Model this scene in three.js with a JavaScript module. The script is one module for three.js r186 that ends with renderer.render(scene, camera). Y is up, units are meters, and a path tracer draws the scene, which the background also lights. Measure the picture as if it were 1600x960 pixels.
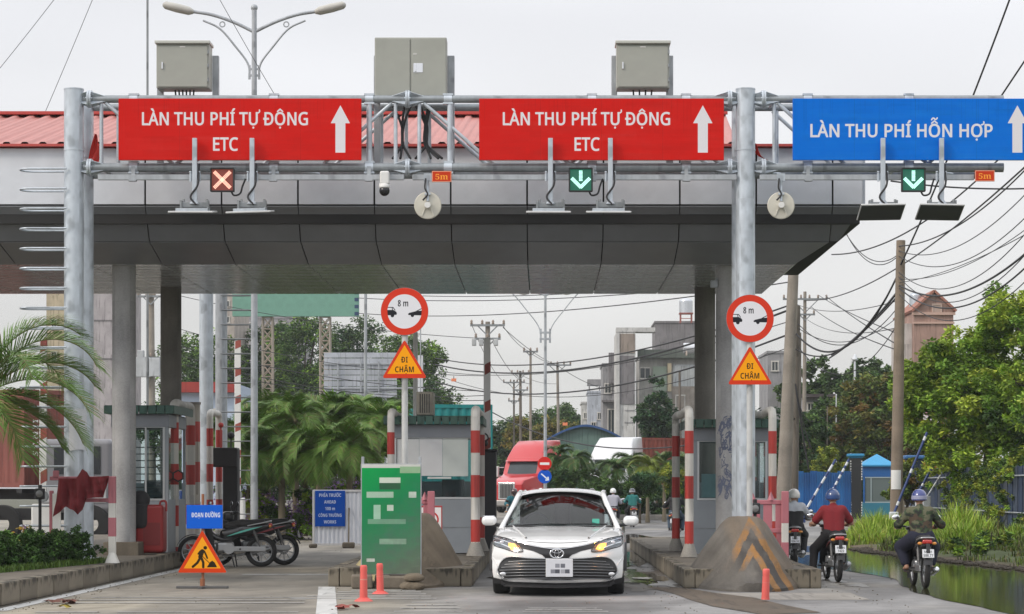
import * as THREE from 'three';
import { mergeGeometries, toCreasedNormals } from 'three/addons/utils/BufferGeometryUtils.js';
import { RoundedBoxGeometry } from 'three/addons/geometries/RoundedBoxGeometry.js';

// ---------------------------------------------------------------- camera, sky, sun, exposure
// a long lens at 1.45 m, looking straight down the road (-z) with the lens shifted up
const F = 3600, CX = 850, HY = 762, EYE = 1.45;      // focal length, vanishing point of the road, eye height
const scene = new THREE.Scene();
const camera = new THREE.PerspectiveCamera(2 * Math.atan(480 / F) * 180 / Math.PI, 1600 / 960, 0.5, 6000);
camera.position.set(0, EYE, 0);
camera.lookAt(0, EYE, -10);
camera.setViewOffset(1600, 960, 800 - CX, 480 - HY, 1600, 960);
const EXPOSURE = 1.07;
const renderer = new THREE.WebGLRenderer({ antialias: true });
renderer.toneMapping = THREE.LinearToneMapping;
renderer.toneMappingExposure = EXPOSURE;
renderer.shadowMap.enabled = true;

let seed = 12345;
const rnd = () => { seed |= 0; seed = seed + 0x6D2B79F5 | 0; let t = Math.imul(seed ^ seed >>> 15, 1 | seed); t = t + Math.imul(t ^ t >>> 7, 61 | t) ^ t; return ((t ^ t >>> 14) >>> 0) / 4294967296; };
const rr = (a, b) => a + (b - a) * rnd();
const clamp = (x, a = 0, b = 1) => Math.min(b, Math.max(a, x));
const mix = (a, b, t) => a + (b - a) * t;
const sstep = (a, b, x) => { const t = clamp((x - a) / (b - a)); return t * t * (3 - 2 * t); };
const h3 = (x, y, z) => { let h = Math.imul(x, 374761393) + Math.imul(y, 668265263) + Math.imul(z, 2147483647 ^ 0x5bd1e995); h = Math.imul(h ^ h >>> 13, 1274126177); return ((h ^ h >>> 16) >>> 0) / 4294967296; };
// value noise, periodic in p cells
function vn(x, y, p = 1e6, s = 0) {
  const xi = Math.floor(x), yi = Math.floor(y), fx = x - xi, fy = y - yi, u = fx * fx * (3 - 2 * fx), v = fy * fy * (3 - 2 * fy);
  const m = (a) => ((a % p) + p) % p, g = (a, b) => h3(m(a), m(b), s);
  return mix(mix(g(xi, yi), g(xi + 1, yi), u), mix(g(xi, yi + 1), g(xi + 1, yi + 1), u), v);
}
const fbm = (x, y, p, s = 0, o = 4) => { let a = 0, w = 0.5, t = 0; for (let i = 0; i < o; i++) { a += w * vn(x, y, p, s + i); t += w; x *= 2; y *= 2; p *= 2; w *= 0.5; } return a / t; };

// bright overcast sky, a little brighter towards the zenith and the hidden sun at the left behind the camera
const SUN = new THREE.Vector3(-0.74, 0.62, 0.44).normalize();
{
  const w = 512, h = 256, d = new Float32Array(w * h * 4);
  for (let j = 0; j < h; j++) for (let i = 0; i < w; i++) {
    const el = ((j + 0.5) / h - 0.5) * Math.PI, az = ((i + 0.5) / w) * 2 * Math.PI - Math.PI;
    const x = Math.cos(el) * Math.cos(az), y = Math.sin(el), z = Math.cos(el) * Math.sin(az);
    const up = clamp(y, 0, 1), toSun = clamp(x * SUN.x + y * SUN.y + z * SUN.z, 0, 1);
    const n = fbm(i / w * 12, (1 - Math.sqrt(up)) * 9, 12, 3, 5) - 0.5 + 0.5 * (fbm(i / w * 36, up * 26, 36, 8, 3) - 0.5);
    const k = 0.66 + 0.74 * Math.pow(up, 0.8) + 0.55 * Math.pow(toSun, 5) + n * 0.42 * sstep(0.0, 0.25, up + 0.12);
    const o = (j * w + i) * 4, warm = sstep(0.22, 0, up);
    d[o] = k * mix(0.985, 1.0, warm); d[o + 1] = k * mix(1.0, 0.995, warm); d[o + 2] = k * mix(1.045, 0.965, warm); d[o + 3] = 1;
    if (y < -0.02) { d[o] = 0.3; d[o + 1] = 0.3; d[o + 2] = 0.29; }
  }
  const t = new THREE.DataTexture(d, w, h, THREE.RGBAFormat, THREE.FloatType);
  t.mapping = THREE.EquirectangularReflectionMapping; t.magFilter = THREE.LinearFilter; t.minFilter = THREE.LinearFilter; t.wrapS = THREE.RepeatWrapping; t.needsUpdate = true;
  scene.background = t; scene.environment = t;
}
const sun = new THREE.DirectionalLight(0xfff1e0, 1.5);
sun.position.copy(SUN).multiplyScalar(80).add(new THREE.Vector3(0, 0, -45));
sun.target.position.set(0, 0, -45); scene.add(sun, sun.target);
sun.castShadow = true; sun.shadow.radius = 20; sun.shadow.mapSize.set(2048, 2048);
Object.assign(sun.shadow.camera, { left: -40, right: 40, top: 40, bottom: -40, near: 1, far: 220 });

// ---------------------------------------------------------------- helpers
const V = (x, y, z) => new THREE.Vector3(x, y, z);
const P = (px, py, s) => V((px - CX) / s, EYE - (py - HY) / s, -F / s);     // a point seen at (px, py) where a metre is s pixels
const GX = (px, s) => (px - CX) / s, HYY = (py, s) => EYE - (py - HY) / s, DZ = (s) => -F / s;
const names = {};
const numbered = (n) => { const k = names[n] = (names[n] ?? -1) + 1; return k ? n + '_' + String(k).padStart(3, '0') : n; };
function prep(g, keep) {
  const q = g.index ? g.toNonIndexed() : g;
  if (!q.attributes.normal) q.computeVertexNormals();
  if (!keep && !g.userData.keepUV) muv(q); else if (!q.attributes.uv) muv(q);
  for (const k of Object.keys(q.attributes)) if (!['position', 'normal', 'uv', 'color'].includes(k)) q.deleteAttribute(k);
  return q;
}
function muv(g) {                                     // uv in metres, from the side each face looks to
  const p = g.attributes.position, uv = new Float32Array(p.count * 2), a = V(), b = V(), c = V();
  for (let i = 0; i < p.count; i += 3) {
    a.fromBufferAttribute(p, i); b.fromBufferAttribute(p, i + 1); c.fromBufferAttribute(p, i + 2);
    const n = b.clone().sub(a).cross(c.clone().sub(a)), x = Math.abs(n.x), y = Math.abs(n.y), z = Math.abs(n.z);
    [a, b, c].forEach((v, k) => { const [u, w] = x > y && x > z ? [v.z, v.y] : y > z ? [v.x, v.z] : [v.x, v.y]; uv[(i + k) * 2] = u + 7.3; uv[(i + k) * 2 + 1] = w + 3.1; });
  }
  g.setAttribute('uv', new THREE.BufferAttribute(uv, 2));
}
function merge(list) {
  list = list.flat(9).map((g) => prep(g));
  if (list.length === 1) return list[0];
  if (list.some((g) => g.attributes.color)) for (const g of list) if (!g.attributes.color) g.setAttribute('color', new THREE.BufferAttribute(new Float32Array(g.attributes.position.count * 3).fill(1), 3));
  return mergeGeometries(list);
}
function mk(name, geos, mat, parent = scene) {
  const m = new THREE.Mesh(geos.isBufferGeometry ? prep(geos) : merge(geos), mat);
  m.name = parent === scene ? numbered(name) : name; m.castShadow = m.receiveShadow = true; parent.add(m); return m;
}
function tag(o, label, category, group) { o.userData.label = label; if (category) o.userData.category = category; if (group) o.userData.group = group; return o; }
function thing(name, label, category, pos = [0, 0, 0], turn = 0, group) {
  const o = new THREE.Group(); o.name = numbered(name); scene.add(o);
  if (pos.isVector3) o.position.copy(pos); else o.position.set(...pos);
  o.rotation.y = turn; return tag(o, label, category, group);
}
function dup(root, pos, turn, label) {
  const r = root.clone(); r.name = numbered(root.name.replace(/_\d{3}$/, '')); r.userData = { ...root.userData, label }; scene.add(r);
  if (pos.isVector3) r.position.copy(pos); else r.position.set(...pos);
  r.rotation.y = turn; return r;
}
const struct = (name, geos, mat, parent) => { const m = mk(name, geos, mat, parent); if (m.parent === scene) m.userData.kind = 'structure'; return m; };
const T = (g, x = 0, y = 0, z = 0, rx = 0, ry = 0, rz = 0) => { if (rx || ry || rz) g.applyMatrix4(new THREE.Matrix4().makeRotationFromEuler(new THREE.Euler(rx, ry, rz))); return g.translate(x, y, z); };
const bx = (w, h, d, x = 0, y = 0, z = 0, rx = 0, ry = 0, rz = 0) => T(new THREE.BoxGeometry(w, h, d), x, y, z, rx, ry, rz);
const rb = (w, h, d, r, x = 0, y = 0, z = 0, rx = 0, ry = 0, rz = 0) => T(new RoundedBoxGeometry(w, h, d, 2, r), x, y, z, rx, ry, rz);
const cy = (r, h, x = 0, y = 0, z = 0, rx = 0, ry = 0, rz = 0, r2 = r, n = 20) => T(new THREE.CylinderGeometry(r2, r, h, n), x, y, z, rx, ry, rz);
const sp = (r, x = 0, y = 0, z = 0, sx = 1, sy = 1, sz = 1, n = 16) => new THREE.SphereGeometry(r, n, Math.ceil(n * 0.7)).scale(sx, sy, sz).translate(x, y, z);
const lathe = (pts, n = 24) => new THREE.LatheGeometry(pts.map(([x, y]) => new THREE.Vector2(x, y)), n);
const rod = (a, b, r, r2 = r, n = 10) => { const d = b.clone().sub(a), g = new THREE.CylinderGeometry(r2, r, d.length(), n); g.applyQuaternion(new THREE.Quaternion().setFromUnitVectors(V(0, 1, 0), d.clone().normalize())); return g.translate((a.x + b.x) / 2, (a.y + b.y) / 2, (a.z + b.z) / 2); };
const bar = (a, b, w, d = w) => { const v = b.clone().sub(a), g = new THREE.BoxGeometry(w, v.length(), d); g.applyQuaternion(new THREE.Quaternion().setFromUnitVectors(V(0, 1, 0), v.clone().normalize())); return g.translate((a.x + b.x) / 2, (a.y + b.y) / 2, (a.z + b.z) / 2); };
const tube = (pts, r, n = 24, m = 8, closed = false) => new THREE.TubeGeometry(new THREE.CatmullRomCurve3(pts.map((p) => p.isVector3 ? p : V(...p)), closed), n, r, m, closed);
const shapeOf = (pts) => new THREE.Shape(pts.map(([x, y]) => new THREE.Vector2(x, y)));
const ext = (pts, depth, bevel = 0, x = 0, y = 0, z = 0) => new THREE.ExtrudeGeometry(pts instanceof THREE.Shape ? pts : shapeOf(pts), { depth, bevelEnabled: bevel > 0, bevelSize: bevel, bevelThickness: bevel, bevelSegments: 2, curveSegments: 14 }).translate(x, y, z);
function grid(nu, nv, f) {                            // surface f(u, v) -> [x, y, z]
  const pos = [], uv = [], idx = [];
  for (let j = 0; j <= nv; j++) for (let i = 0; i <= nu; i++) { pos.push(...f(i / nu, j / nv)); uv.push(i / nu, j / nv); }
  for (let j = 0; j < nv; j++) for (let i = 0; i < nu; i++) { const a = j * (nu + 1) + i, b = a + 1, c = a + nu + 1, e = c + 1; idx.push(a, b, e, a, e, c); }
  const g = new THREE.BufferGeometry(); g.setAttribute('position', new THREE.Float32BufferAttribute(pos, 3)); g.setAttribute('uv', new THREE.Float32BufferAttribute(uv, 2)); g.setIndex(idx); g.computeVertexNormals(); return g;
}
const keep = (g) => { g.userData.keepUV = true; return g; };
const plane = (w, h, x = 0, y = 0, z = 0) => keep(new THREE.PlaneGeometry(w, h).translate(x, y, z));

// textures: grey multipliers, tiled in metres
function dataTex(n, f, metres, srgb = false) {
  const d = new Uint8Array(n * n * 4);
  for (let j = 0; j < n; j++) for (let i = 0; i < n; i++) { const v = f(i / n, j / n), o = (j * n + i) * 4; const c = typeof v === 'number' ? [v, v, v] : v; for (let k = 0; k < 3; k++) d[o + k] = clamp(c[k]) * 255; d[o + 3] = 255; }
  const t = new THREE.DataTexture(d, n, n); t.wrapS = t.wrapT = THREE.RepeatWrapping; t.magFilter = THREE.LinearFilter; t.minFilter = THREE.LinearFilter; t.repeat.set(1 / metres, 1 / metres); if (srgb) t.colorSpace = THREE.SRGBColorSpace; t.needsUpdate = true; return t;
}
const TX = {
  grain: dataTex(512, (u, v) => 0.55 + 0.28 * fbm(u * 8, v * 8, 8, 1, 3) + 0.32 * vn(u * 128, v * 128, 128, 9) * vn(u * 256, v * 256, 256, 4), 1.7),
  concrete: dataTex(512, (u, v) => { const a = fbm(u * 5, v * 5, 5, 21, 5), s = fbm(u * 24, v * 3, 24, 31, 3); return 0.42 + 0.5 * a + 0.22 * (s - 0.5) + 0.12 * (vn(u * 200, v * 200, 200, 2) - 0.5); }, 2.6),
  stain: dataTex(512, (u, v) => { const s = fbm(u * 30, v * 2, 30, 41, 3), a = fbm(u * 4, v * 4, 4, 51, 4); return 0.62 + 0.42 * a - 0.55 * sstep(0.55, 0.8, s) * a; }, 2.2),
  galv: dataTex(512, (u, v) => { const a = fbm(u * 6, v * 6, 6, 61, 4), b = vn(u * 40, v * 12, 0 + 40, 7); return 0.62 + 0.36 * a + 0.12 * (b - 0.5) - 0.22 * sstep(0.58, 0.72, fbm(u * 4, v * 3, 4 * 3, 67, 4)); }, 1.3),
  kerb: dataTex(512, (u, v) => { const t = ((v - 0.96 + 1) % 1) / 0.28, a = fbm(u * 6, v * 6, 6, 121, 4), b = fbm(u * 22, v * 2, 22, 131, 3), k = sstep(0.5, 0.85, t + 0.9 * (b - 0.5) + 0.5 * (a - 0.5)) * sstep(0.38, 0.6, a + 0.25 * b); return (0.72 + 0.3 * a) * (1 - 0.72 * k) * (1 - 0.35 * sstep(0.25, 0, t)); }, 1),
  paint: dataTex(256, (u, v) => 0.8 + 0.2 * fbm(u * 6, v * 6, 6, 71, 5), 1.5),
};
const lin = (c) => Array.isArray(c) ? new THREE.Color().setRGB(...c) : new THREE.Color(c);
function M(color, rough = 0.6, metal = 0, o = {}) {
  const { tex, bump = 0, gain = 1, bumpTex, ...rest } = o;
  const m = new (o.clearcoat || o.transmission || o.sheen ? THREE.MeshPhysicalMaterial : THREE.MeshStandardMaterial)({ roughness: rough, metalness: metal, ...rest });
  m.color.copy(lin(color)); if (gain !== 1) m.color.multiplyScalar(gain);
  if (tex) m.map = TX[tex];
  if (bump) { m.bumpMap = TX[bumpTex || tex || 'grain']; m.bumpScale = bump; }
  return m;
}
function canvasTex(w, h, draw) {
  const c = document.createElement('canvas'); c.width = w; c.height = h; const g = c.getContext('2d'); draw(g, w, h);
  const t = new THREE.CanvasTexture(c); t.colorSpace = THREE.SRGBColorSpace; t.anisotropy = 8; return t;
}
const printMat = (w, h, draw, rough = 0.5, o = {}) => { const m = new THREE.MeshPhysicalMaterial({ roughness: rough, specularIntensity: 0.3, ...o }); m.map = canvasTex(w, h, draw); return m; };
// Vietnamese lettering: base letters from the font, marks drawn; returns the width
function vtext(g, str, x, y, size, o = {}) {
  const { sx = 0.86, bold = true, weight = 0, align = 'center', spacing = 0 } = o;
  g.font = (bold ? 'bold ' : '') + size + 'px ' + (o.font || 'sans-serif'); g.textBaseline = 'alphabetic'; g.textAlign = 'left';
  const chars = [...str].map((ch) => { if ('ĐđÀÍ'.includes(ch)) return [ch, '']; const n = [...ch.normalize('NFD')]; return [n[0], n.slice(1).join('')]; });
  const ws = chars.map(([c]) => g.measureText(c).width + spacing), total = ws.reduce((a, b) => a + b, 0) * sx;
  g.save(); g.translate(align === 'center' ? x - total / 2 : x, y); g.scale(sx, 1);
  let cx = 0; const cap = size * 0.715; g.lineWidth = size * 0.085; g.strokeStyle = g.fillStyle; g.lineCap = 'round'; g.lineJoin = 'round';
  chars.forEach(([c, marks], i) => {
    g.fillText(c, cx, 0); if (weight) { const lw = g.lineWidth; g.lineWidth = size * weight; g.strokeText(c, cx, 0); g.lineWidth = lw; } const m = cx + (ws[i] - spacing) / 2, r = cx + ws[i] - spacing; let up = -cap - size * 0.06;
    for (const k of [...marks].sort()) {
      g.beginPath();
      if (k === '\u0302') { g.moveTo(m - size * 0.16, up); g.lineTo(m, up - size * 0.13); g.lineTo(m + size * 0.16, up); up -= size * 0.2; g.stroke(); }
      else if (k === '\u0300') { g.moveTo(m - size * 0.14, up - size * 0.14); g.lineTo(m + size * 0.06, up); g.stroke(); }
      else if (k === '\u0301') { g.moveTo(m + size * 0.14, up - size * 0.14); g.lineTo(m - size * 0.06, up); g.stroke(); }
      else if (k === '\u0303') { g.moveTo(m - size * 0.16, up); g.quadraticCurveTo(m - size * 0.08, up - size * 0.16, m, up - size * 0.05); g.quadraticCurveTo(m + size * 0.08, up + size * 0.05, m + size * 0.16, up - size * 0.1); g.stroke(); }
      else if (k === '\u0323') { g.arc(m, size * 0.15, size * 0.065, 0, 7); g.fill(); }
      else if (k === '\u031b') { g.moveTo(r - size * 0.1, -cap + size * 0.03); g.quadraticCurveTo(r + size * 0.08, -cap, r + size * 0.03, -cap - size * 0.14); g.stroke(); }
    }
    cx += ws[i];
  });
  g.restore(); return total;
}
// a body as one skin: tapered capsules joined smoothly, meshed with surface nets
function skin(bones, cell, k = 0.035) {
  const lo = V(1e9, 1e9, 1e9), hi = V(-1e9, -1e9, -1e9), pad = 3 * cell;
  for (const [a, b, ra, rb2 = ra] of bones) for (const [p, r] of [[a, ra], [b, rb2]]) for (let q = 0; q < 3; q++) { const v = p[q]; lo.setComponent(q, Math.min(lo.getComponent(q), v - r - pad)); hi.setComponent(q, Math.max(hi.getComponent(q), v + r + pad)); }
  const nx = Math.ceil((hi.x - lo.x) / cell) + 1, ny = Math.ceil((hi.y - lo.y) / cell) + 1, nz = Math.ceil((hi.z - lo.z) / cell) + 1, f = new Float32Array(nx * ny * nz).fill(1), at = (i, j, l) => i + nx * (j + ny * l);
  for (const [a, b, ra, rb2 = ra] of bones) {
    const R = Math.max(ra, rb2) + k + cell * 2, mn = [0, 1, 2].map((q) => Math.max(0, Math.floor((Math.min(a[q], b[q]) - R - lo.getComponent(q)) / cell))), mx = [0, 1, 2].map((q) => Math.min([nx, ny, nz][q] - 1, Math.ceil((Math.max(a[q], b[q]) + R - lo.getComponent(q)) / cell)));
    const d = [b[0] - a[0], b[1] - a[1], b[2] - a[2]], L = d[0] * d[0] + d[1] * d[1] + d[2] * d[2] || 1e-9;
    for (let l = mn[2]; l <= mx[2]; l++) for (let j = mn[1]; j <= mx[1]; j++) for (let i = mn[0]; i <= mx[0]; i++) {
      const x = lo.x + i * cell - a[0], y = lo.y + j * cell - a[1], z = lo.z + l * cell - a[2], t = clamp((x * d[0] + y * d[1] + z * d[2]) / L);
      const v = Math.hypot(x - t * d[0], y - t * d[1], z - t * d[2]) - mix(ra, rb2, t), o = at(i, j, l), w = f[o], h = Math.max(k - Math.abs(v - w), 0) / k;
      f[o] = Math.min(v, w) - h * h * k * 0.25;
    }
  }
  const id = new Int32Array(nx * ny * nz).fill(-1), pos = [], idx = [];
  const E = [[0, 1], [2, 3], [4, 5], [6, 7], [0, 2], [1, 3], [4, 6], [5, 7], [0, 4], [1, 5], [2, 6], [3, 7]];
  for (let l = 0; l < nz - 1; l++) for (let j = 0; j < ny - 1; j++) for (let i = 0; i < nx - 1; i++) {
    const c = [0, 1, 2, 3, 4, 5, 6, 7].map((q) => f[at(i + (q & 1), j + (q >> 1 & 1), l + (q >> 2))]);
    let n = 0, x = 0, y = 0, z = 0;
    for (const [a, b] of E) if ((c[a] < 0) !== (c[b] < 0)) { const t = c[a] / (c[a] - c[b]); x += mix(a & 1, b & 1, t); y += mix(a >> 1 & 1, b >> 1 & 1, t); z += mix(a >> 2, b >> 2, t); n++; }
    if (n) { id[at(i, j, l)] = pos.length / 3; pos.push(lo.x + (i + x / n) * cell, lo.y + (j + y / n) * cell, lo.z + (l + z / n) * cell); }
  }
  const quad = (a, b, c, d, flip) => { if (Math.min(a, b, c, d) < 0) return; if (flip) idx.push(a, c, b, a, d, c); else idx.push(a, b, c, a, c, d); };
  for (let l = 1; l < nz - 1; l++) for (let j = 1; j < ny - 1; j++) for (let i = 1; i < nx - 1; i++) {
    const s = f[at(i, j, l)] < 0;
    if (s !== f[at(i + 1, j, l)] < 0) quad(id[at(i, j - 1, l - 1)], id[at(i, j, l - 1)], id[at(i, j, l)], id[at(i, j - 1, l)], !s);
    if (s !== f[at(i, j + 1, l)] < 0) quad(id[at(i - 1, j, l - 1)], id[at(i - 1, j, l)], id[at(i, j, l)], id[at(i, j, l - 1)], !s);
    if (s !== f[at(i, j, l + 1)] < 0) quad(id[at(i - 1, j - 1, l)], id[at(i, j - 1, l)], id[at(i, j, l)], id[at(i - 1, j, l)], !s);
  }
  const g = new THREE.BufferGeometry(); g.setAttribute('position', new THREE.Float32BufferAttribute(pos, 3)); g.setIndex(idx); g.computeVertexNormals(); return g;
}
// shared materials
const m = {
  galv: M([0.62, 0.68, 0.74], 0.34, 0.32, { tex: 'galv', bump: 0.0006 }),
  galvDull: M([0.45, 0.48, 0.51], 0.5, 0.2, { tex: 'galv' }),
  steel: M([0.32, 0.34, 0.35], 0.45, 0.5, { tex: 'galv' }),
  black: M([0.018, 0.018, 0.02], 0.5), rubber: M([0.02, 0.02, 0.02], 0.85, 0, { tex: 'paint' }), blackMat: M([0.03, 0.03, 0.032], 0.8, 0, { tex: 'paint' }),
  cable: M([0.025, 0.025, 0.028], 0.7),
  chrome: M([0.75, 0.76, 0.78], 0.16, 1), white: M([0.78, 0.78, 0.76], 0.5, 0, { tex: 'paint' }), whiteDirty: M([0.72, 0.7, 0.65], 0.65, 0, { tex: 'stain' }),
  red: M([0.5, 0.045, 0.035], 0.5, 0, { tex: 'stain' }), pink: M([0.5, 0.17, 0.2], 0.55, 0, { tex: 'stain' }),
  orange: M([0.8, 0.1, 0.05], 0.5, 0, { tex: 'paint' }), concrete: M([0.36, 0.34, 0.31], 0.9, 0, { tex: 'concrete', bump: 0.004 }),
  concreteDark: M([0.2, 0.17, 0.13], 0.92, 0, { tex: 'concrete', bump: 0.006 }), kerb: M([0.3, 0.27, 0.21], 0.92, 0, { tex: 'stain', bump: 0.004 }),
  boothWall: M([0.3, 0.33, 0.36], 0.55, 0, { tex: 'paint' }), boothRoof: M([0.06, 0.14, 0.11], 0.55, 0, { tex: 'stain' }),
  cabinet: M([0.37, 0.38, 0.34], 0.5, 0, { tex: 'paint' }), skinA: M([0.36, 0.2, 0.13], 0.6),
  glass: M([0.75, 0.82, 0.82], 0.03, 0, { transmission: 1, ior: 1.45 }), blueSign: M([0.01, 0.12, 0.55], 0.45, 0, { tex: 'paint' }),
};
// ---------------------------------------------------------------- ground, road, markings, islands
struct('ground', T(new THREE.PlaneGeometry(5000, 5000), 0, -0.03, -1500, -Math.PI / 2), M([0.13, 0.13, 0.085], 0.95, 0, { tex: 'concrete' }));
{
  // worn grey road: colour wanders in patches of dust, damp and tyre grime
  const g = grid(190, 330, (u, v) => [mix(-30, 12, u), 0, mix(-8, -230, Math.pow(v, 1.7))]), p = g.attributes.position, c = new Float32Array(p.count * 3);
  for (let i = 0; i < p.count; i++) {
    const x = p.getX(i), z = p.getZ(i), n = fbm(x * 0.6 + 40, z * 0.35 + 90, 1e6, 11, 5), k = fbm(x * 2.2 + 7, z * 1.1 + 300, 1e6, 17, 3);
    const lane = 0.5 - 0.5 * Math.cos(clamp((x + 1.1) / 3.1, -1, 2) * 2 * Math.PI * 2);   // wheel tracks
    const oil = Math.max(0, 1 - Math.min(Math.abs(x - 0.45), Math.abs(x + 4.9), Math.abs(x - 5.6)) / 0.5) * (0.3 + 0.9 * vn(x * 3, z * 0.4, 1e6, 5)), patch = fbm(x * 1.1 + 70, z * 0.5 + 10, 1e6, 29, 4);
    let v = 0.19 + 0.17 * (n - 0.5) + 0.08 * (k - 0.5) - 0.015 * lane - 0.05 * oil + 0.06 * (sstep(0.52, 0.6, patch) - 0.5); const dust = sstep(0.5, 0.75, fbm(x * 0.5 + 3, z * 0.25 + 20, 1e6, 23, 4));
    const mud = 1.35 * sstep(0.65, 0.15, Math.abs(x - 1.6 + 0.25 * Math.sin(z * 0.5))) * sstep(-31, -35, z) * sstep(-62, -50, z) * (0.4 + 0.6 * k);
    const left = sstep(-1.2, -2.6, x);
    let r = v * (1.02 + 0.12 * dust + 0.24 * left), gg = v * (1 + 0.08 * dust + 0.15 * left), b = v * (0.98 - 0.02 * dust - 0.02 * left);
    const md = clamp(mud * 0.9); r = mix(r, 0.085, md); gg = mix(gg, 0.066, md); b = mix(b, 0.045, md);
    c.set([r, gg, b], i * 3);
  }
  g.setAttribute('color', new THREE.BufferAttribute(c, 3));
  struct('road', g, M([1.25, 1.25, 1.25], 0.78, 0, { tex: 'grain', bump: 0.006, vertexColors: true }));
}
const paintWhite = M([0.62, 0.62, 0.6], 0.7, 0, { tex: 'stain' }), paintWorn = M([0.42, 0.41, 0.39], 0.8, 0, { tex: 'stain' });
function strip(name, pts, mat, y = 0.005) { const g = new THREE.ShapeGeometry(shapeOf(pts.map(([x, z]) => [x, -z]))); return struct(name, T(g, 0, y, 0, -Math.PI / 2), mat); }
const line = (name, x0, x1, z0, z1, mat, y) => strip(name, [[x0, z0], [x1, z0], [x1, z1], [x0, z1]], mat, y);
line('edge_line', -6.5, -6.3, -27, -41.6, paintWhite);
strip('edge_line', [[-3.28, -33.5], [-3.04, -33.5], [-2.33, -26], [-2.58, -26]], paintWhite);
for (const [x0, x1, zs] of [[-6.0, -3.0, [-28.9, -29.6, -30.3]], [-5.9, -5.15, [-26.75]], [-4.95, -2.85, [-26.75]], [-1.75, -0.95, [-26.9, -27.6, -28.3, -29.0]], [-0.25, 0.75, [-26.9, -27.25, -27.6]]])
  zs.forEach((z, i) => line('rumble_strip', x0 + i * 0.03, x1 - i * 0.06, z, z + 0.13, paintWorn, 0.006));
for (const [x0, x1, zs] of [[-3.3, -1.4, [-30.1, -30.7, -31.3, -31.9, -32.4]]]) zs.forEach((z, i) => line('hatching_line', x0 + 0.15 * i, x1 - 0.1 * i, z, z + 0.22, paintWorn, 0.006));
strip('mud_patch', [[1.95, -33.2], [2.35, -31.6], [2.75, -30.2], [2.9, -28.4], [3.2, -26.6], [2.5, -26.2], [2.1, -28], [1.85, -29.6], [1.7, -31.4], [1.45, -33.4]].map(([x, z], i) => [x + rr(-0.06, 0.06), z]), M([0.11, 0.085, 0.06], 0.85, 0, { tex: 'stain', bump: 0.01, bumpTex: 'grain' }), 0.0065);
line('hatching_line', 1.9, 4.2, -31.6, -29.6, M([0.3, 0.28, 0.25], 0.9, 0, { tex: 'stain' }), 0.004);
line('stop_line', -5.0, -3.4, -37.9, -38.5, paintWorn);
const blob = (cx, cz, rx, rz, n, jag, s) => Array.from({ length: n }, (_, i) => { const a = i / n * 2 * Math.PI, k = 1 + jag * (vn(i * 0.55 + s, s * 3.1) - 0.5) * 2; return [cx + Math.cos(a) * rx * k, cz + Math.sin(a) * rz * k]; });
const wet = M([0.075, 0.065, 0.05], 0.05), paintedSheen = M([0.36, 0.35, 0.33], 0.55, 0, { tex: 'stain' });  // pale colour on some puddles stands in for bright sky reflected off wet road
for (let i = 0; i < 16; i++) { const z = -34.5 - i * 0.75 + rr(-0.3, 0.3), x = 1.55 - 0.02 * i + rr(-0.35, 0.3); strip('puddle', blob(x, z, rr(0.08, 0.24), rr(0.25, 0.9), 26, 0.7, 60 + i), i % 3 ? wet : paintedSheen, 0.008 + (i % 4) * 0.002); }
for (let i = 0; i < 9; i++) strip('damp_patch', blob(rr(1.0, 1.9), -33 - i * 1.6, rr(0.15, 0.4), rr(0.6, 1.5), 26, 0.7, 160 + i), M([0.085, 0.07, 0.05], 0.5, 0, { tex: 'stain' }), 0.0045);
for (let i = 0; i < 7; i++) strip('damp_patch', blob(rr(4.1, 5.2), -34 - i * 2.2, rr(0.15, 0.5), rr(0.5, 1.4), 26, 0.7, 190 + i), M([0.1, 0.09, 0.075], 0.35, 0, { tex: 'stain' }), 0.0045);
strip('puddle', blob(1.62, -36.5, 0.3, 2.6, 40, 0.5, 4), wet, 0.006);
strip('puddle', blob(1.3, -41, 0.3, 2.2, 36, 0.5, 14), wet, 0.006);
strip('puddle', blob(1.75, -47, 0.45, 4, 36, 0.6, 24), wet, 0.006);
strip('puddle', blob(2.2, -64, 1.2, 6, 36, 0.6, 33), wet, 0.006);
strip('puddle', blob(5.2, -56, 1.5, 6, 40, 0.5, 44), M([0.06, 0.06, 0.05], 0.08), 0.006);
strip('puddle', blob(-0.6, -37.5, 0.25, 1.6, 36, 0.5, 51), wet, 0.006);
// the large pool of rain water along the right bank
{
  const edge = [[4.5, -43.2], [4.9, -41], [5.35, -39], [5.5, -36.5], [5.15, -32.5], [5.2, -29], [5.4, -25], [5.6, -20], [14, -20], [14, -60], [7.2, -58.5], [6.4, -52], [5.0, -47]];
  const cv = new THREE.CatmullRomCurve3(edge.map(([x, z]) => V(x, 0, z)), true).getPoints(160).map((p, i) => [p.x + 0.12 * (vn(i * 0.4, 2) - 0.5), p.z]);
  strip('water', cv, M([0.05, 0.052, 0.022], 0.075), 0.008);
}
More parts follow.
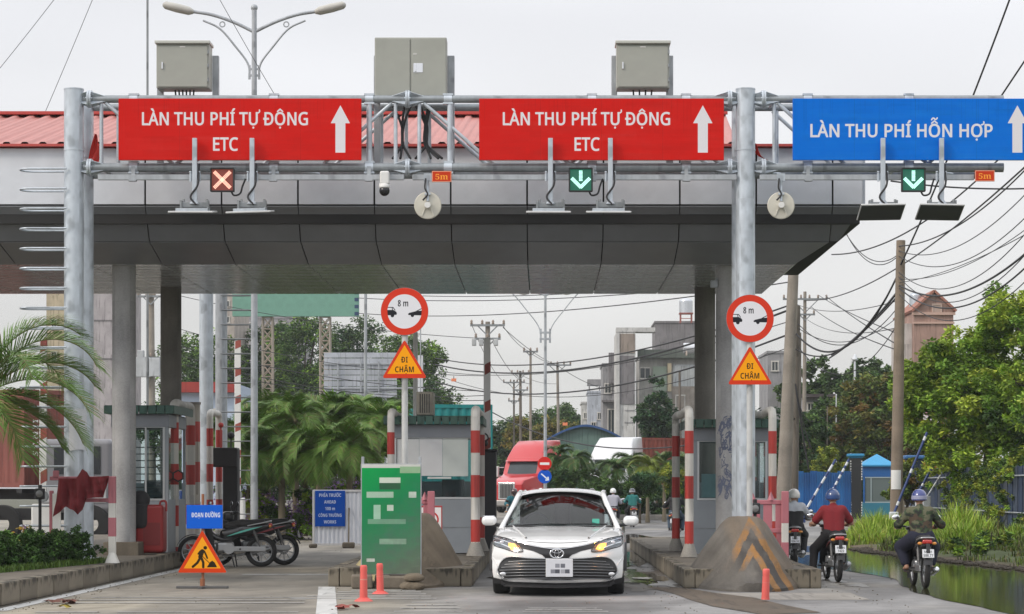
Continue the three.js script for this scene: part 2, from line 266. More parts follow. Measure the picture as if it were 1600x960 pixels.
// grassy bank with an uneven edge
const bankX = (z) => { const k = [[-20, 8.9], [-30, 8.75], [-40, 8.3], [-45, 7.7], [-51, 7.15], [-58, 7.3], [-64, 8.3], [-72, 9.6], [-95, 12.5], [-140, 15], [-320, 20]]; for (let i = 1; i < k.length; i++) if (z >= k[i][0]) { const t = (z - k[i - 1][0]) / (k[i][0] - k[i - 1][0]); return mix(k[i - 1][1], k[i][1], t); } return 20; };
const bankY = (x, z) => { const d = x - bankX(z); return 0.02 - 0.02 + 0.05 * sstep(0, 0.9, d) + 0.28 * sstep(0.7, 4.5, d) + 0.12 * (fbm(x * 1.3 + 50, z * 0.9 + 200, 1e6, 77, 3) - 0.5) * sstep(0, 0.6, d); };
{
  const g = grid(70, 200, (u, v) => { const z = mix(-20, -300, v * v * 0.6 + v * 0.4), x = bankX(z) - 0.15 + u * u * 40 + 1.1 * (fbm(z * 0.8, 3) - 0.5) * (1 - u); return [x, x < bankX(z) ? -0.02 : bankY(x, z), z]; });
  const p = g.attributes.position, c = new Float32Array(p.count * 3);
  for (let i = 0; i < p.count; i++) { const x = p.getX(i), z = p.getZ(i), d = x - bankX(z), n = fbm(x * 1.5, z * 1.5 + 500, 1e6, 81, 4), e = sstep(1.1, 0.3, d - 0.8 * (n - 0.5)); c.set([mix(0.075, 0.12, e) * (0.6 + 0.8 * n), mix(0.1, 0.085, e) * (0.6 + 0.8 * n), mix(0.03, 0.055, e) * (0.6 + 0.8 * n)], i * 3); }
  g.setAttribute('color', new THREE.BufferAttribute(c, 3));
  struct('grass_bank', g, M([1.2, 1.2, 1.2], 0.95, 0, { vertexColors: true, tex: 'grain', bump: 0.02 }));
}
// kerbed islands: paving sheet and single kerb stones
const IH = 0.28;
const kerbMats = [M([0.24, 0.21, 0.16], 0.92, 0, { tex: 'kerb', bump: 0.004, bumpTex: 'grain' }), M([0.19, 0.165, 0.125], 0.92, 0, { tex: 'kerb', bump: 0.004, bumpTex: 'grain' }), M([0.28, 0.255, 0.2], 0.9, 0, { tex: 'kerb', bump: 0.003, bumpTex: 'grain' })];
function island(x0, x1, z0, z1, sides, stone = 0.9) {
  const o = new THREE.Group(); o.name = numbered('traffic_island'); o.userData.kind = 'structure'; scene.add(o);
  const k = 0.16;
  mk('paving', bx(x1 - x0 - 2 * k + 0.02, IH - 0.012, z0 - z1 - 2 * k + 0.02, (x0 + x1) / 2, (IH - 0.012) / 2, (z0 + z1) / 2), M([0.19, 0.165, 0.13], 0.92, 0, { tex: 'concrete', bump: 0.003 }), o);
  const stones = [0, 1, 2, 3, 4].map((i) => prep(rb(k, IH, stone - 0.018, 0.018, i * 0.37, 0, i * 0.23)).translate(-i * 0.37, 0, -i * 0.23));
  const put = (x, z, turn, i) => { const s = new THREE.Mesh(stones[(i * 3) % 5], kerbMats[(i * 7 + (i >> 1)) % 3]); s.name = 'kerb_stone'; s.position.set(x + rr(-0.006, 0.006), IH / 2 + rr(-0.008, 0.006), z); s.rotation.y = turn + rr(-0.008, 0.008); s.castShadow = s.receiveShadow = true; o.add(s); };
  let i = 0;
  for (const side of sides) {
    if (side === 'l' || side === 'r') for (let z = z0 - stone / 2; z > z1; z -= stone) put(side === 'l' ? x0 + k / 2 : x1 - k / 2, z, 0, i++);
    else { const n = Math.max(1, Math.round((x1 - x0 - 2 * k) / stone)), L = (x1 - x0 - 2 * k) / n; for (let q = 0; q < n; q++) { put(x0 + k + L * (q + 0.5), side === 'f' ? z0 - k / 2 : z1 + k / 2, Math.PI / 2, i++); o.children.at(-1).scale.z = L / stone; } }
  }
  return o;
}
island(-22, -6.6, -24, -58, ['r'], 1.0);
island(-3.15, -1.05, -33.6, -58, ['l', 'r', 'f', 'b']);
island(2.0, 3.98, -33.0, -54, ['l', 'r', 'f', 'b']);
// rough dirt and wear along the kerb foot
strip('gutter_dirt', [[-6.6, -24], [-6.55, -24], ...Array.from({ length: 30 }, (_, i) => [-6.53 + 0.05 * vn(i * 0.9, 6), -25 - i * 0.9]), [-6.6, -52]], M([0.09, 0.08, 0.06], 0.95), 0.004);

// ---------------------------------------------------------------- toll canopy
{
  const c = thing('toll_canopy', 'long grey toll canopy with panelled edge and red ribbed roof over the lanes', 'canopy', [0, 0, 0]);
  const X0 = -18.1, X1 = 5.3, zf = -38.2, zs = -39.9, zr = -45.95, zb = -47.65, yt = 7.09, yb = 6.13, ym = 5.58, ys = 5.33, step = 1.267;
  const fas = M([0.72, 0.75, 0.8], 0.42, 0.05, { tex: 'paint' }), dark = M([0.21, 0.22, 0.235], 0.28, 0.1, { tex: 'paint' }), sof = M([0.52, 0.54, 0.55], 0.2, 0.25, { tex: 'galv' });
  const gap = 0.028, th = 0.03;
  // inner carcass keeps the joints dark
  mk('carcass', [bx(X1 - X0 - 0.1, yt - ym - 0.25, zf - zb - 0.16, (X0 + X1) / 2, (yt + ym) / 2 + 0.13, (zf + zb) / 2), bx(X1 - X0 - 2.4, 0.3, zs - zr - 0.1, (X0 + X1) / 2 - 0.3, ys + 0.2, (zs + zr) / 2)], M([0.03, 0.03, 0.03], 0.9), c);
  const slab = (a, b, x0, x1, inset = 0) => {          // a panel between profile points a and b (z, y), with thickness inwards
    const d = V(0, b[1] - a[1], b[0] - a[0]), L = d.length(), g = rb(x1 - x0 - gap, L - gap, th, 0.008);
    const u = V(1, 0, 0), v = d.clone().normalize(), n = u.clone().cross(v);
    g.applyMatrix4(new THREE.Matrix4().makeBasis(u, v, n)); return g.translate((x0 + x1) / 2, (a[1] + b[1]) / 2, (a[0] + b[0]) / 2);
  };
  // the lower faces draw in at the right end
  const end = (y) => y >= yb ? X1 : y >= ym ? mix(X1 - 0.35, X1, (y - ym) / (yb - ym)) : mix(4.35, X1 - 0.35, (y - ys) / (ym - ys));
  const quadPanel = (a, b, x0, x1) => {                // like slab, but cut to the slanting end
    const xa = Math.min(x1, end(a[1])), xb = Math.min(x1, end(b[1])); if (xa - x0 < 0.15 || xb - x0 < 0.05) return null;
    const d = V(0, b[1] - a[1], b[0] - a[0]), L = d.length(), e = gap / 2, g = ext([[x0 + e, e], [xa - e, e], [xb - e, L - e], [x0 + e, L - e]], th * 0.5, 0.006);
    const v = d.clone().normalize(); g.applyMatrix4(new THREE.Matrix4().makeBasis(V(1, 0, 0), v, V(1, 0, 0).cross(v))); return g.translate(0, a[1], a[0]);
  };
  for (let i = 0, x = -0.28 - 14 * step; x < X1 - 0.2; x += step, i++) {
    const x1 = Math.min(x + step, X1);
    mk('fascia_panel', slab([zf, yb], [zf, yt], x, x1), fas, c);
    mk('fascia_panel', slab([zb, yt], [zb, yb], x, x1), fas, c);
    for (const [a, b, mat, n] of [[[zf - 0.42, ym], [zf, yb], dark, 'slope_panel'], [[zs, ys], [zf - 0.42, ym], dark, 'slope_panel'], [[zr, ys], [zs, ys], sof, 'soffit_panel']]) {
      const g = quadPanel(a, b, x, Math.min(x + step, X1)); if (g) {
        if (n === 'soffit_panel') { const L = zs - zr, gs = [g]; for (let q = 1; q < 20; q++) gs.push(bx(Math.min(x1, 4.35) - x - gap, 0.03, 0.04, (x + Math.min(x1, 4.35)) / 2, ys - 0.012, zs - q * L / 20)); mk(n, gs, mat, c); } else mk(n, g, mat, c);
      }
    }
    const r1 = quadPanel([zb + 0.42, yb - 0.53], [zb, yb], x, x1);
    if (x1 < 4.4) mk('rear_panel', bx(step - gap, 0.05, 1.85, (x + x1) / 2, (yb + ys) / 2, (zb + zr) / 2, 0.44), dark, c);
  }
  // the right end: fascia and the sloping face under it
  const endM = M([0.6, 0.59, 0.57], 0.22, 0.3, { tex: 'galv', side: THREE.DoubleSide });
  for (let q = 0; q < 7; q++) {
    const z0 = mix(zf, zb, q / 7), z1 = mix(zf, zb, (q + 1) / 7), w = z0 - z1;
    mk('end_fascia_panel', bx(0.04, yt - yb - gap, w - gap, X1 + 0.012, (yt + yb) / 2, (z0 + z1) / 2), fas, c);
    const s0 = mix(zs, zr, q / 7), s1 = mix(zs, zr, (q + 1) / 7), g = new THREE.BufferGeometry();
    g.setAttribute('position', new THREE.Float32BufferAttribute([X1, yb, z0 - gap / 2, 4.35, ys, s0 - gap / 2, 4.35, ys, s1 + gap / 2, X1, yb, z0 - gap / 2, 4.35, ys, s1 + gap / 2, X1, yb, z1 + gap / 2], 3)); g.computeVertexNormals();
    mk('end_slope_panel', g, endM, c);
  }
  mk('flat_roof', bx(X1 - X0, 0.05, zf - zb - 0.1, (X0 + X1) / 2, yt - 0.07, (zf + zb) / 2), m.galvDull, c);
  // ribbed red roof: gable with its end at x = 3.2
  const zRidge = -42.95, yRidge = 8.37, roofMat = M([0.5, 0.2, 0.175], 0.5, 0.1, { tex: 'paint' });
  for (const [z0, z1] of [[zf + 0.12, zRidge], [zb - 0.12, zRidge]]) {
    const prof = (x) => { const t = ((x / 0.3) % 1 + 1) % 1; return 0.045 * (sstep(0.1, 0.24, t) - sstep(0.5, 0.64, t)); };
    const n = 900, g = grid(n, 1, (u, v) => { const x = mix(X0, 3.3 + (v > 0 ? 0.08 : -0.1), u); return [x, mix(yt + 0.03, yRidge, v) + prof(x), mix(z0, z1, v)]; });
    mk('roof_sheet', g, roofMat, c);
  }
  mk('ridge_cap', [bx(3.4 - X0, 0.02, 0.34, (X0 + 3.4) / 2, yRidge + 0.04, zRidge + 0.15, 0.28), bx(3.4 - X0, 0.02, 0.34, (X0 + 3.4) / 2, yRidge + 0.04, zRidge - 0.15, -0.28), bx(3.4 - X0, 0.05, 0.025, (X0 + 3.4) / 2, yRidge + 0.02, zRidge + 0.31)], M([0.45, 0.06, 0.05], 0.5, 0.1), c);
  mk('gable', T(ext([[-4.55, 0], [4.55, 0], [0, yRidge - yt - 0.02]], 0.05), 3.2, yt + 0.03, zRidge, 0, Math.PI / 2), roofMat, c);
  mk('eave_flashing', [bx(X1 - X0, 0.04, 0.2, (X0 + X1) / 2, yt + 0.02, zf + 0.04), bx(0.16, 0.04, zf - zb, X1 - 0.03, yt + 0.021, (zf + zb) / 2)], M([0.5, 0.07, 0.06], 0.5), c);
  // columns: two rows on the islands
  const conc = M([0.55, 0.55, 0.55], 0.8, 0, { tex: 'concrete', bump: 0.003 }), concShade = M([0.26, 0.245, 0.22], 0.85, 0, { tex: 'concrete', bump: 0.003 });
  for (const x of [-7.35, 3.21]) {
    const col = mk('column', cy(0.205, 5.0, x, 0.4 + 2.5, -40.3, 0, 0, 0, 0.205, 36), conc, c);
    mk('plinth', rb(0.62, 0.5, 0.62, 0.02, x, 0.25, -40.3), m.concreteDark, col);
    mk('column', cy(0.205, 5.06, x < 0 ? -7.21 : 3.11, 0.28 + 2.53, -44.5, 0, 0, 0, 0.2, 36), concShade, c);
  }
  const scrib = printMat(256, 512, (g, w, h) => { g.clearRect(0, 0, w, h); g.strokeStyle = 'rgba(108,114,134,0.95)'; g.lineCap = 'round'; for (let i = 0; i < 34; i++) { g.lineWidth = rr(3, 9); const x = rr(40, w - 60), y = rr(20, h - 60); g.beginPath(); g.moveTo(x, y); for (let k = 0; k < 3; k++) g.bezierCurveTo(x + rr(-50, 60), y + rr(-30, 60), x + rr(-60, 60), y + rr(-20, 80), x + rr(-40, 40), y + rr(-10, 70)); g.stroke(); } }, 0.8, { transparent: true, alphaTest: 0.4 });
  mk('graffiti', keep(grid(16, 1, (u, v) => { const a = mix(-1.2, 1.0, u); return [3.21 + Math.sin(a) * 0.2085, mix(1.15, 2.85, v), -40.3 + Math.cos(a) * 0.2085]; })), scrib, c);
  mk('floodlight', [rb(0.13, 0.13, 0.1, 0.02, 2.97, 5.0, -40.2), rod(V(2.97, 5.05, -40.2), V(3.2, 5.2, -40.2), 0.015)], m.galvDull, c);
}

// ---------------------------------------------------------------- gantry carrying the lane signs
const GS = 99, GZ = DZ(GS), GR = GZ - 0.8;                          // front and rear chords
const gx = (px) => GX(px, GS), gy = (py) => HYY(py, GS);
{
  const g = thing('sign_gantry', 'galvanised pipe truss gantry on two pairs of posts holding the lane signs', 'gantry', [0, 0, 0]);
  for (const x of [gx(115), gx(1165)]) for (const z of [GZ, GR]) {
    const p = mk('post', [cy(0.153, gy(140) - IH, x, (gy(140) + IH) / 2, z, 0, 0, 0, 0.153, 32), cy(0.16, 0.025, x, gy(235), z, 0, 0, 0, 0.16, 32), cy(0.158, 0.02, x, gy(140), z, 0, 0, 0, 0.158, 32)], m.galv, g);
    mk('base_plate', rb(0.5, 0.04, 0.5, 0.01, x, IH + 0.02, z), m.galvDull, p);
  }
  const xr = gx(1568), chordM = M([0.34, 0.37, 0.39], 0.42, 0.4, { tex: 'galv' });
  for (const [z, r] of [[GZ, 0.062], [GR, 0.06]]) for (const [y, rad] of [[gy(155), r], [gy(262), r + 0.012]]) mk('chord', [rod(V(gx(130), y, z), V(gx(1150), y, z), rad, rad, 20), rod(V(gx(1180), y, z), V(z === GZ ? xr : xr - 0.1, y, z), rad, rad, 20)], chordM, g);
  for (const px of [158, 577, 618, 655, 703, 1210]) for (const z of [GZ, GR]) if (z === GZ || px !== 703) mk('vertical', cy(px === 577 || px === 703 ? 0.048 : 0.032, gy(155) - gy(262) - 0.06, gx(px) + (z === GR ? 0.12 : 0), gy(208), z, 0, 0, 0, px === 577 || px === 703 ? 0.045 : 0.03, 14), m.galv, g);
  const yt = gy(161), yb = gy(256);
  const diag = (px0, t0, px1, t1, z) => mk('diagonal', rod(V(gx(px0), t0 ? yt : yb, z), V(gx(px1), t1 ? yt : yb, z), 0.03, 0.03, 12), m.galv, g);
  for (const z of [GZ, GR]) { diag(612, 1, 505, 0, z); diag(662, 1, 770, 0, z); diag(165, 1, 270, 0, z); diag(1215, 1, 1320, 0, z); diag(500, 1, 390, 0, z); diag(390, 1, 275, 0, z); diag(775, 1, 890, 0, z); diag(1000, 1, 890, 0, z); diag(1000, 1, 1125, 0, z); diag(1330, 1, 1450, 0, z); diag(1450, 0, 1560, 1, z); }
  for (const px of [158, 390, 577, 703, 890, 1125, 1210, 1400, 1555]) for (const y of [gy(155), gy(262)]) mk('cross_tie', rod(V(gx(px), y, GZ), V(gx(px), y, GR), 0.03, 0.03, 12), m.galv, g);
  for (const px of [390, 1125, 1400]) mk('plan_brace', rod(V(gx(px), gy(262), GZ), V(gx(px) + 1.1, gy(262), GR), 0.025, 0.025, 10), m.galv, g);
  // bolted flange joints with gusset ribs
  for (const [px, w] of [[140, 1], [637, 1.1], [1140, 1], [1193, 1]]) for (const py of [155, 262]) {
    const y = gy(py), x = gx(px), gs = [cy(0.14, 0.03, x - 0.018, y, GZ, 0, 0, Math.PI / 2), cy(0.14, 0.03, x + 0.018, y, GZ, 0, 0, Math.PI / 2)];
    for (let a = 0; a < 4; a++) for (const s of [-1, 1]) { const t = ext([[0, 0], [0.22 * s, 0], [0, 0.085]], 0.012, 0, 0, 0.06, -0.006); t.rotateX(a * Math.PI / 2 + Math.PI / 4); t.translate(x + 0.034 * s, y, GZ); gs.push(t); }
    for (let a = 0; a < 8; a++) gs.push(cy(0.016, 0.1, x, y + 0.11 * Math.cos(a * Math.PI / 4), GZ + 0.11 * Math.sin(a * Math.PI / 4), 0, 0, Math.PI / 2, 0.016, 6));
    mk('flange', gs, m.galv, g);
  }
  for (const px of [209, 428, 577, 700, 925, 1072, 1262, 1420]) for (const [py, r] of [[155, 0.07], [262, 0.084]]) mk('collar', [cy(r, 0.13, gx(px), gy(py), GZ, 0, 0, Math.PI / 2, r, 20), bx(0.16, 0.03, 0.1, gx(px), gy(py) + r, GZ), bx(0.16, 0.03, 0.1, gx(px), gy(py) - r, GZ)], m.galv, g);
  for (const [a, b] of [[155, 632], [645, 1150], [1186, 1520]]) mk('mounting_rail', [rb(gx(b) - gx(a), 0.085, 0.06, 0.008, gx((a + b) / 2), gy(279), GZ + 0.12)], m.galvDull, g);
  for (const px of [209, 428, 577, 925, 1072, 1262]) mk('rail_hanger', [bx(0.06, 0.2, 0.012, gx(px), gy(271), GZ + 0.08), bx(0.12, 0.02, 0.1, gx(px), gy(284), GZ + 0.12)], m.galvDull, g);
  mk('wrapping_sheet', grid(16, 6, (u, v) => { const a = mix(-0.25, 1.5, u), r = 0.17 + 0.012 * vn(u * 4, v * 3, 1e6, 2); return [gx(115) + Math.sin(a) * r + 0.03 * u, mix(gy(706), gy(642), v) + 0.03 * Math.sin(u * 3), GZ + Math.cos(a) * r]; }), M([0.6, 0.62, 0.65], 0.6, 0, { side: THREE.DoubleSide }), g);
  // ladder loops on the left post
  for (let i = 0; i < 20; i++) {
    const y = gy(266) - i * 0.312; if (y < 0.8) break; const w = 0.7, d = 0.18, LX = gx(101);
    const pts = []; for (let q = 0; q <= 16; q++) { const a = Math.PI / 2 + q / 16 * Math.PI; pts.push([LX - w + 0.17 + Math.cos(a) * 0.17, y, GZ + Math.sin(a) * d]); }
    mk('ladder_loop', tube([[LX + 0.06, y, GZ + d], [LX - 0.16, y, GZ + d], ...pts, [LX - 0.16, y, GZ - d], [LX + 0.06, y, GZ - d]], 0.016, 48, 7), m.galv, g);
  }
  // electric cables bundled in the middle bay
  const cb = []; for (const [x0, x1, x2] of [[612, 626, 612], [630, 626, 624], [640, 628, 640], [648, 664, 648], [672, 664, 672], [668, 662, 684], [655, 666, 690]]) cb.push(tube([[gx(x0), gy(162), GZ - 0.25], [gx(x0 * 0.4 + x1 * 0.6), gy(178), GZ - 0.3], [gx(x1), gy(195), GZ - 0.32], [gx(x1), gy(222), GZ - 0.32], [gx((x1 + x2) / 2), gy(234), GZ - 0.3], [gx(x2), gy(245), GZ - 0.2]], 0.02, 24, 7));
  mk('cable_bundle', cb, m.cable, g);
}
// lane signs
function laneSign(px0, px1, bg, draw, label) {
  const w = (px1 - px0) / GS, h = 96 / GS, o = thing('lane_sign', label, 'sign', V(gx((px0 + px1) / 2), gy(205), GZ + 0.16));
  mk('sign_panel', rb(w, h, 0.05, 0.008), M(bg, 0.45, 0, { tex: 'paint' }), o);
  mk('sign_print', plane(w - 0.01, h - 0.01, 0, 0, 0.029), printMat(2048, 512, draw, 0.6, { specularIntensity: 0.2 }), o);
  mk('back_rail', [bx(w * 0.9, 0.06, 0.05, 0, 0.25, -0.05), bx(w * 0.9, 0.06, 0.05, 0, -0.25, -0.05)], m.galvDull, o);
  return o;
}
const arrowUp = (g, x, y0, y1, hw, sw) => { g.beginPath(); const hy = y0 + (y1 - y0) * 0.38; g.moveTo(x, y0); g.lineTo(x + hw, hy); g.lineTo(x + sw, hy); g.lineTo(x + sw, y1); g.lineTo(x - sw, y1); g.lineTo(x - sw, hy); g.lineTo(x - hw, hy); g.fill(); };
const board = (g, w, h, col, f) => { g.fillStyle = col; g.fillRect(0, 0, w, h); for (let i = 0; i < 260; i++) { g.fillStyle = `rgba(${i % 2 ? '255,255,255' : '0,0,0'},${0.006 + 0.012 * rnd()})`; g.fillRect(rnd() * w, rnd() * h, 30 + rnd() * 400, 4 + rnd() * 60); } for (const k of [0.25, 0.5, 0.75]) { g.fillStyle = 'rgba(0,0,0,0.13)'; g.fillRect(w * k, 0, 3, h); g.fillStyle = 'rgba(255,255,255,0.06)'; g.fillRect(w * k + 3, 0, 3, h); } for (let i = 0; i < 70; i++) { const x = rnd() * w, L = 40 + rnd() * 260; g.fillStyle = `rgba(30,10,10,${0.02 + 0.03 * rnd()})`; g.fillRect(x, 0, 2 + rnd() * 7, L); } g.fillStyle = '#dcdade'; f(); };
const redDraw = (g, w, h) => board(g, w, h, '#ca1a14', () => { vtext(g, 'LÀN THU PHÍ TỰ ĐỘNG', 896, 220, 146, { sx: 0.93, bold: false, weight: 0.04 }); vtext(g, 'ETC', 898, 434, 150, { sx: 0.9, bold: false, weight: 0.04 }); arrowUp(g, 1873, 55, 452, 82, 42); });
laneSign(188, 566, '#bd1512', redDraw, 'left red overhead lane sign with white arrow, above the red cross signal');
laneSign(749, 1130, '#bd1512', redDraw, 'right red overhead lane sign with white arrow, left of the right gantry post');
laneSign(1237, 1618, '#0a66d0', (g, w, h) => board(g, w, h, '#006cd2', () => { vtext(g, 'LÀN THU PHÍ HỖN HỢP', 905, 320, 148, { sx: 0.985, bold: false, weight: 0.04 }); arrowUp(g, 1880, 55, 452, 82, 42); }), 'blue overhead lane sign with white lettering and arrow at the right');
// electric cabinets standing on the truss
function cabinet(px0, px1, py0, py1, postX, doors, label, cables) {
  const x = gx((px0 + px1) / 2), o = thing('electric_cabinet', label, 'cabinet', V(x, gy(152), GZ - 0.35)), w = (px1 - px0) / GS, y0 = gy(py1) - gy(152), y1 = gy(py0) - gy(152), h = y1 - y0;
  mk('housing', rb(w, h, 0.36, 0.015, 0, (y0 + y1) / 2, 0), m.cabinet, o);
  if (doors === 1) {
    mk('lid', rb(w + 0.04, 0.05, 0.44, 0.012, 0, y1 + 0.02, 0.02), M([0.5, 0.51, 0.47], 0.5), o);
    const d = mk('door', rb(w - 0.05, h - 0.06, 0.02, 0.006, 0, (y0 + y1) / 2 - 0.01, 0.19), m.cabinet, o);
    mk('handle', rb(0.02, 0.11, 0.03, 0.006, -w / 2 + 0.1, (y0 + y1) / 2, 0.21), m.chrome, d);
    mk('name_plate', rb(0.09, 0.022, 0.006, 0.002, 0, y1 - 0.055, 0.203), M([0.6, 0.6, 0.58], 0.4), d);
    for (const s of [-1, 0, 1]) mk('hinge', cy(0.014, 0.06, w / 2 - 0.012, (y0 + y1) / 2 + s * 0.22, 0.2), m.steel, d);
  } else for (const s of [-1, 1]) {
    const d = mk('door', rb(w / 2 - 0.022, h - 0.05, 0.02, 0.006, s * w / 4, (y0 + y1) / 2, 0.19), m.cabinet, o);
    if (s > 0) { mk('handle', [rb(0.15, 0.15, 0.012, 0.02, 0.12, (y0 + y1) / 2 + 0.0, 0.2), rb(0.03, 0.12, 0.03, 0.006, 0.08, (y0 + y1) / 2, 0.21)], m.chrome, d); mk('name_plate', rb(0.06, 0.02, 0.006, 0.002, 0.07, y1 - 0.27, 0.203), M([0.6, 0.6, 0.58], 0.4), d); }
  }
  for (const [a, b, yt] of postX) mk('post', rb((b - a) / GS, gy(yt) - gy(262), 0.1, 0.01, gx((a + b) / 2) - x, (gy(yt) + gy(262)) / 2 - gy(152), -0.22), m.galvDull, o);
  if (cables) for (let i = 0; i < cables; i++) mk('conduit', tube([[-0.15 + i * 0.3 / (cables - 1), y0 + 0.02, 0], [-0.14 + i * 0.28 / (cables - 1), y0 - 0.1, -0.02], [-0.13 + i * 0.25 / (cables - 1), y0 - 0.3, -0.05]], 0.013, 8, 6), m.cable, o);
}
cabinet(241, 324, 65, 135, [[236, 246, 77], [324, 334, 77]], 1, 'single door grey cabinet above the left red sign', 6);
cabinet(584, 697, 55, 152, [[580, 590, 77], [697, 708, 77]], 2, 'large grey cabinet with two doors above the middle truss bay', 0);
cabinet(964, 1047, 65, 135, [[957, 966, 77], [1044, 1055, 77]], 1, 'single door grey cabinet above the right red sign', 4);
// lane signals
function signal(px, kind, label) {
  const o = thing('lane_signal', label, 'traffic light', V(gx(px), gy(285), GZ + 0.24)), sc = o.scale.setScalar(1.05), e = kind === 'x' ? [1, 0.19, 0.09] : [0.02, 0.85, 0.5];
  mk('housing', rb(0.35, 0.35, 0.09, 0.015), m.black, o);
  mk('frame', [rb(0.35, 0.02, 0.05, 0.005, 0, 0.17, 0.055), rb(0.02, 0.34, 0.05, 0.005, -0.17, 0, 0.055), rb(0.02, 0.34, 0.05, 0.005, 0.17, 0, 0.055), rb(0.35, 0.02, 0.05, 0.005, 0, -0.17, 0.055)], m.blackMat, o);
  // rows of small lamps
  const lamps = []; const seg = kind === 'x' ? [[-0.115, -0.115, 0.115, 0.115], [-0.115, 0.115, 0.115, -0.115]] : [[0, 0.13, 0, -0.01], [-0.13, 0.02, 0, -0.11], [0.13, 0.02, 0, -0.11]];
  for (const [x0, y0, x1, y1] of seg) { const n = Math.round(Math.hypot(x1 - x0, y1 - y0) / 0.019), dx = x1 - x0, dy = y1 - y0, L = Math.hypot(dx, dy); for (let i = 0; i <= n; i++) for (const q of [-1, 0, 1]) lamps.push(cy(0.0088, 0.01, x0 + dx * i / n - dy / L * q * 0.018, y0 + dy * i / n + dx / L * q * 0.018, 0.052, Math.PI / 2, 0, 0, 0.0088, 6)); }
  mk('lamp_face', rb(0.315, 0.315, 0.01, 0.004, 0, 0, 0.044), M(kind === 'x' ? [0.1, 0.02, 0.02] : [0.01, 0.05, 0.035], 0.4, 0, { emissive: lin(e), emissiveIntensity: kind === 'x' ? 0.12 : 0.1 }), o);
  mk('lit_symbol', lamps, M([0.3, 0.3, 0.3], 0.4, 0, { emissive: lin(kind === 'x' ? [1, 0.42, 0.28] : [0.45, 1, 0.82]), emissiveIntensity: 1.5 }), o);
  mk('cable', tube([[0.12, -0.15, -0.03], [0.16, -0.22, -0.02], [0.25, -0.2, -0.03], [0.29, -0.08, -0.05], [0.33, 0.03, -0.08]], 0.014, 20, 7), m.cable, o);
  mk('bracket', bx(0.08, 0.1, 0.1, 0, 0.08, -0.08), m.galvDull, o);
}
signal(351, 'x', 'square lane signal showing a lit red cross below the left red sign');
signal(907, 'a', 'square lane signal showing a lit green down arrow below the right red sign');
signal(1423, 'a', 'square lane signal showing a lit green down arrow below the blue sign');
// reader antennas on drop arms
function antenna(px, tilt, roll, label) {
  const o = thing('tag_antenna', label, 'antenna', V(gx(px), gy(279), GZ + 0.27));
  const yT = gy(220) - gy(279), yB = gy(318) - gy(279);
  mk('arm', [rb(0.075, yT - yB, 0.05, 0.008, 0, (yT + yB) / 2, 0), T(new THREE.CylinderGeometry(0.04, 0.1, 0.07, 4), 0, yB - 0.01, 0, 0, Math.PI / 4)], m.galv, o);
  mk('clamp', [bx(0.18, 0.1, 0.02, 0, 0, -0.05), ...[-1, 1].flatMap((s) => [cy(0.012, 0.14, s * 0.07, 0, -0.02), cy(0.02, 0.02, s * 0.07, 0.07, -0.02), cy(0.02, 0.02, s * 0.07, -0.07, -0.02)])], m.galv, o);
  const y = gy(331) - gy(279);
  mk('cradle', [rb(0.44, 0.085, 0.05, 0.008, 0, yB - 0.055, 0), bx(0.03, 0.13, 0.1, -0.21, yB - 0.055, 0.02), bx(0.03, 0.13, 0.1, 0.21, yB - 0.055, 0.02), cy(0.02, 0.06, -0.17, yB + 0.0, 0.0), cy(0.02, 0.06, 0.19, yB + 0.0, 0.0)], m.steel, o);
  const panel = mk('antenna_panel', [rb(0.7, 0.03, 0.55, 0.012)], M([0.62, 0.63, 0.63], 0.5, 0, { tex: 'paint' }), o); panel.position.set(-0.03, y - 0.035, 0); panel.rotation.set(tilt, 0, roll);
  mk('panel_face', rb(0.67, 0.01, 0.52, 0.004, 0, -0.018, 0), M([0.05, 0.055, 0.055], 0.55), panel);
  mk('panel_rib', [bx(0.5, 0.05, 0.03, 0, 0.035, 0.12), bx(0.5, 0.05, 0.03, 0, 0.035, -0.12)], m.galv, panel);
  mk('cable', tube([[0.06, yT - 0.4, -0.05], [0.06, 0.05, -0.01], [0.05, -0.15, 0.04], [-0.06, yB + 0.06, 0.05], [0.03, yB - 0.06, 0.06]], 0.016, 24, 7), m.cable, o);
}
antenna(308, 0.125, 0.0, 'flat reader antenna on a drop arm, left of the red cross signal');
antenna(397, 0.125, 0.03, 'flat reader antenna on a drop arm, right of the red cross signal');
antenna(860, 0.125, 0, 'flat reader antenna on a drop arm, left of the right red sign\'s green arrow');
antenna(953, 0.125, 0, 'flat reader antenna on a drop arm, right of the right red sign\'s green arrow');
antenna(1376, -0.33, 0.02, 'tilted dark faced reader antenna below the blue sign, left of its green arrow');
antenna(1467, -0.33, -0.02, 'tilted dark faced reader antenna below the blue sign, right of its green arrow');
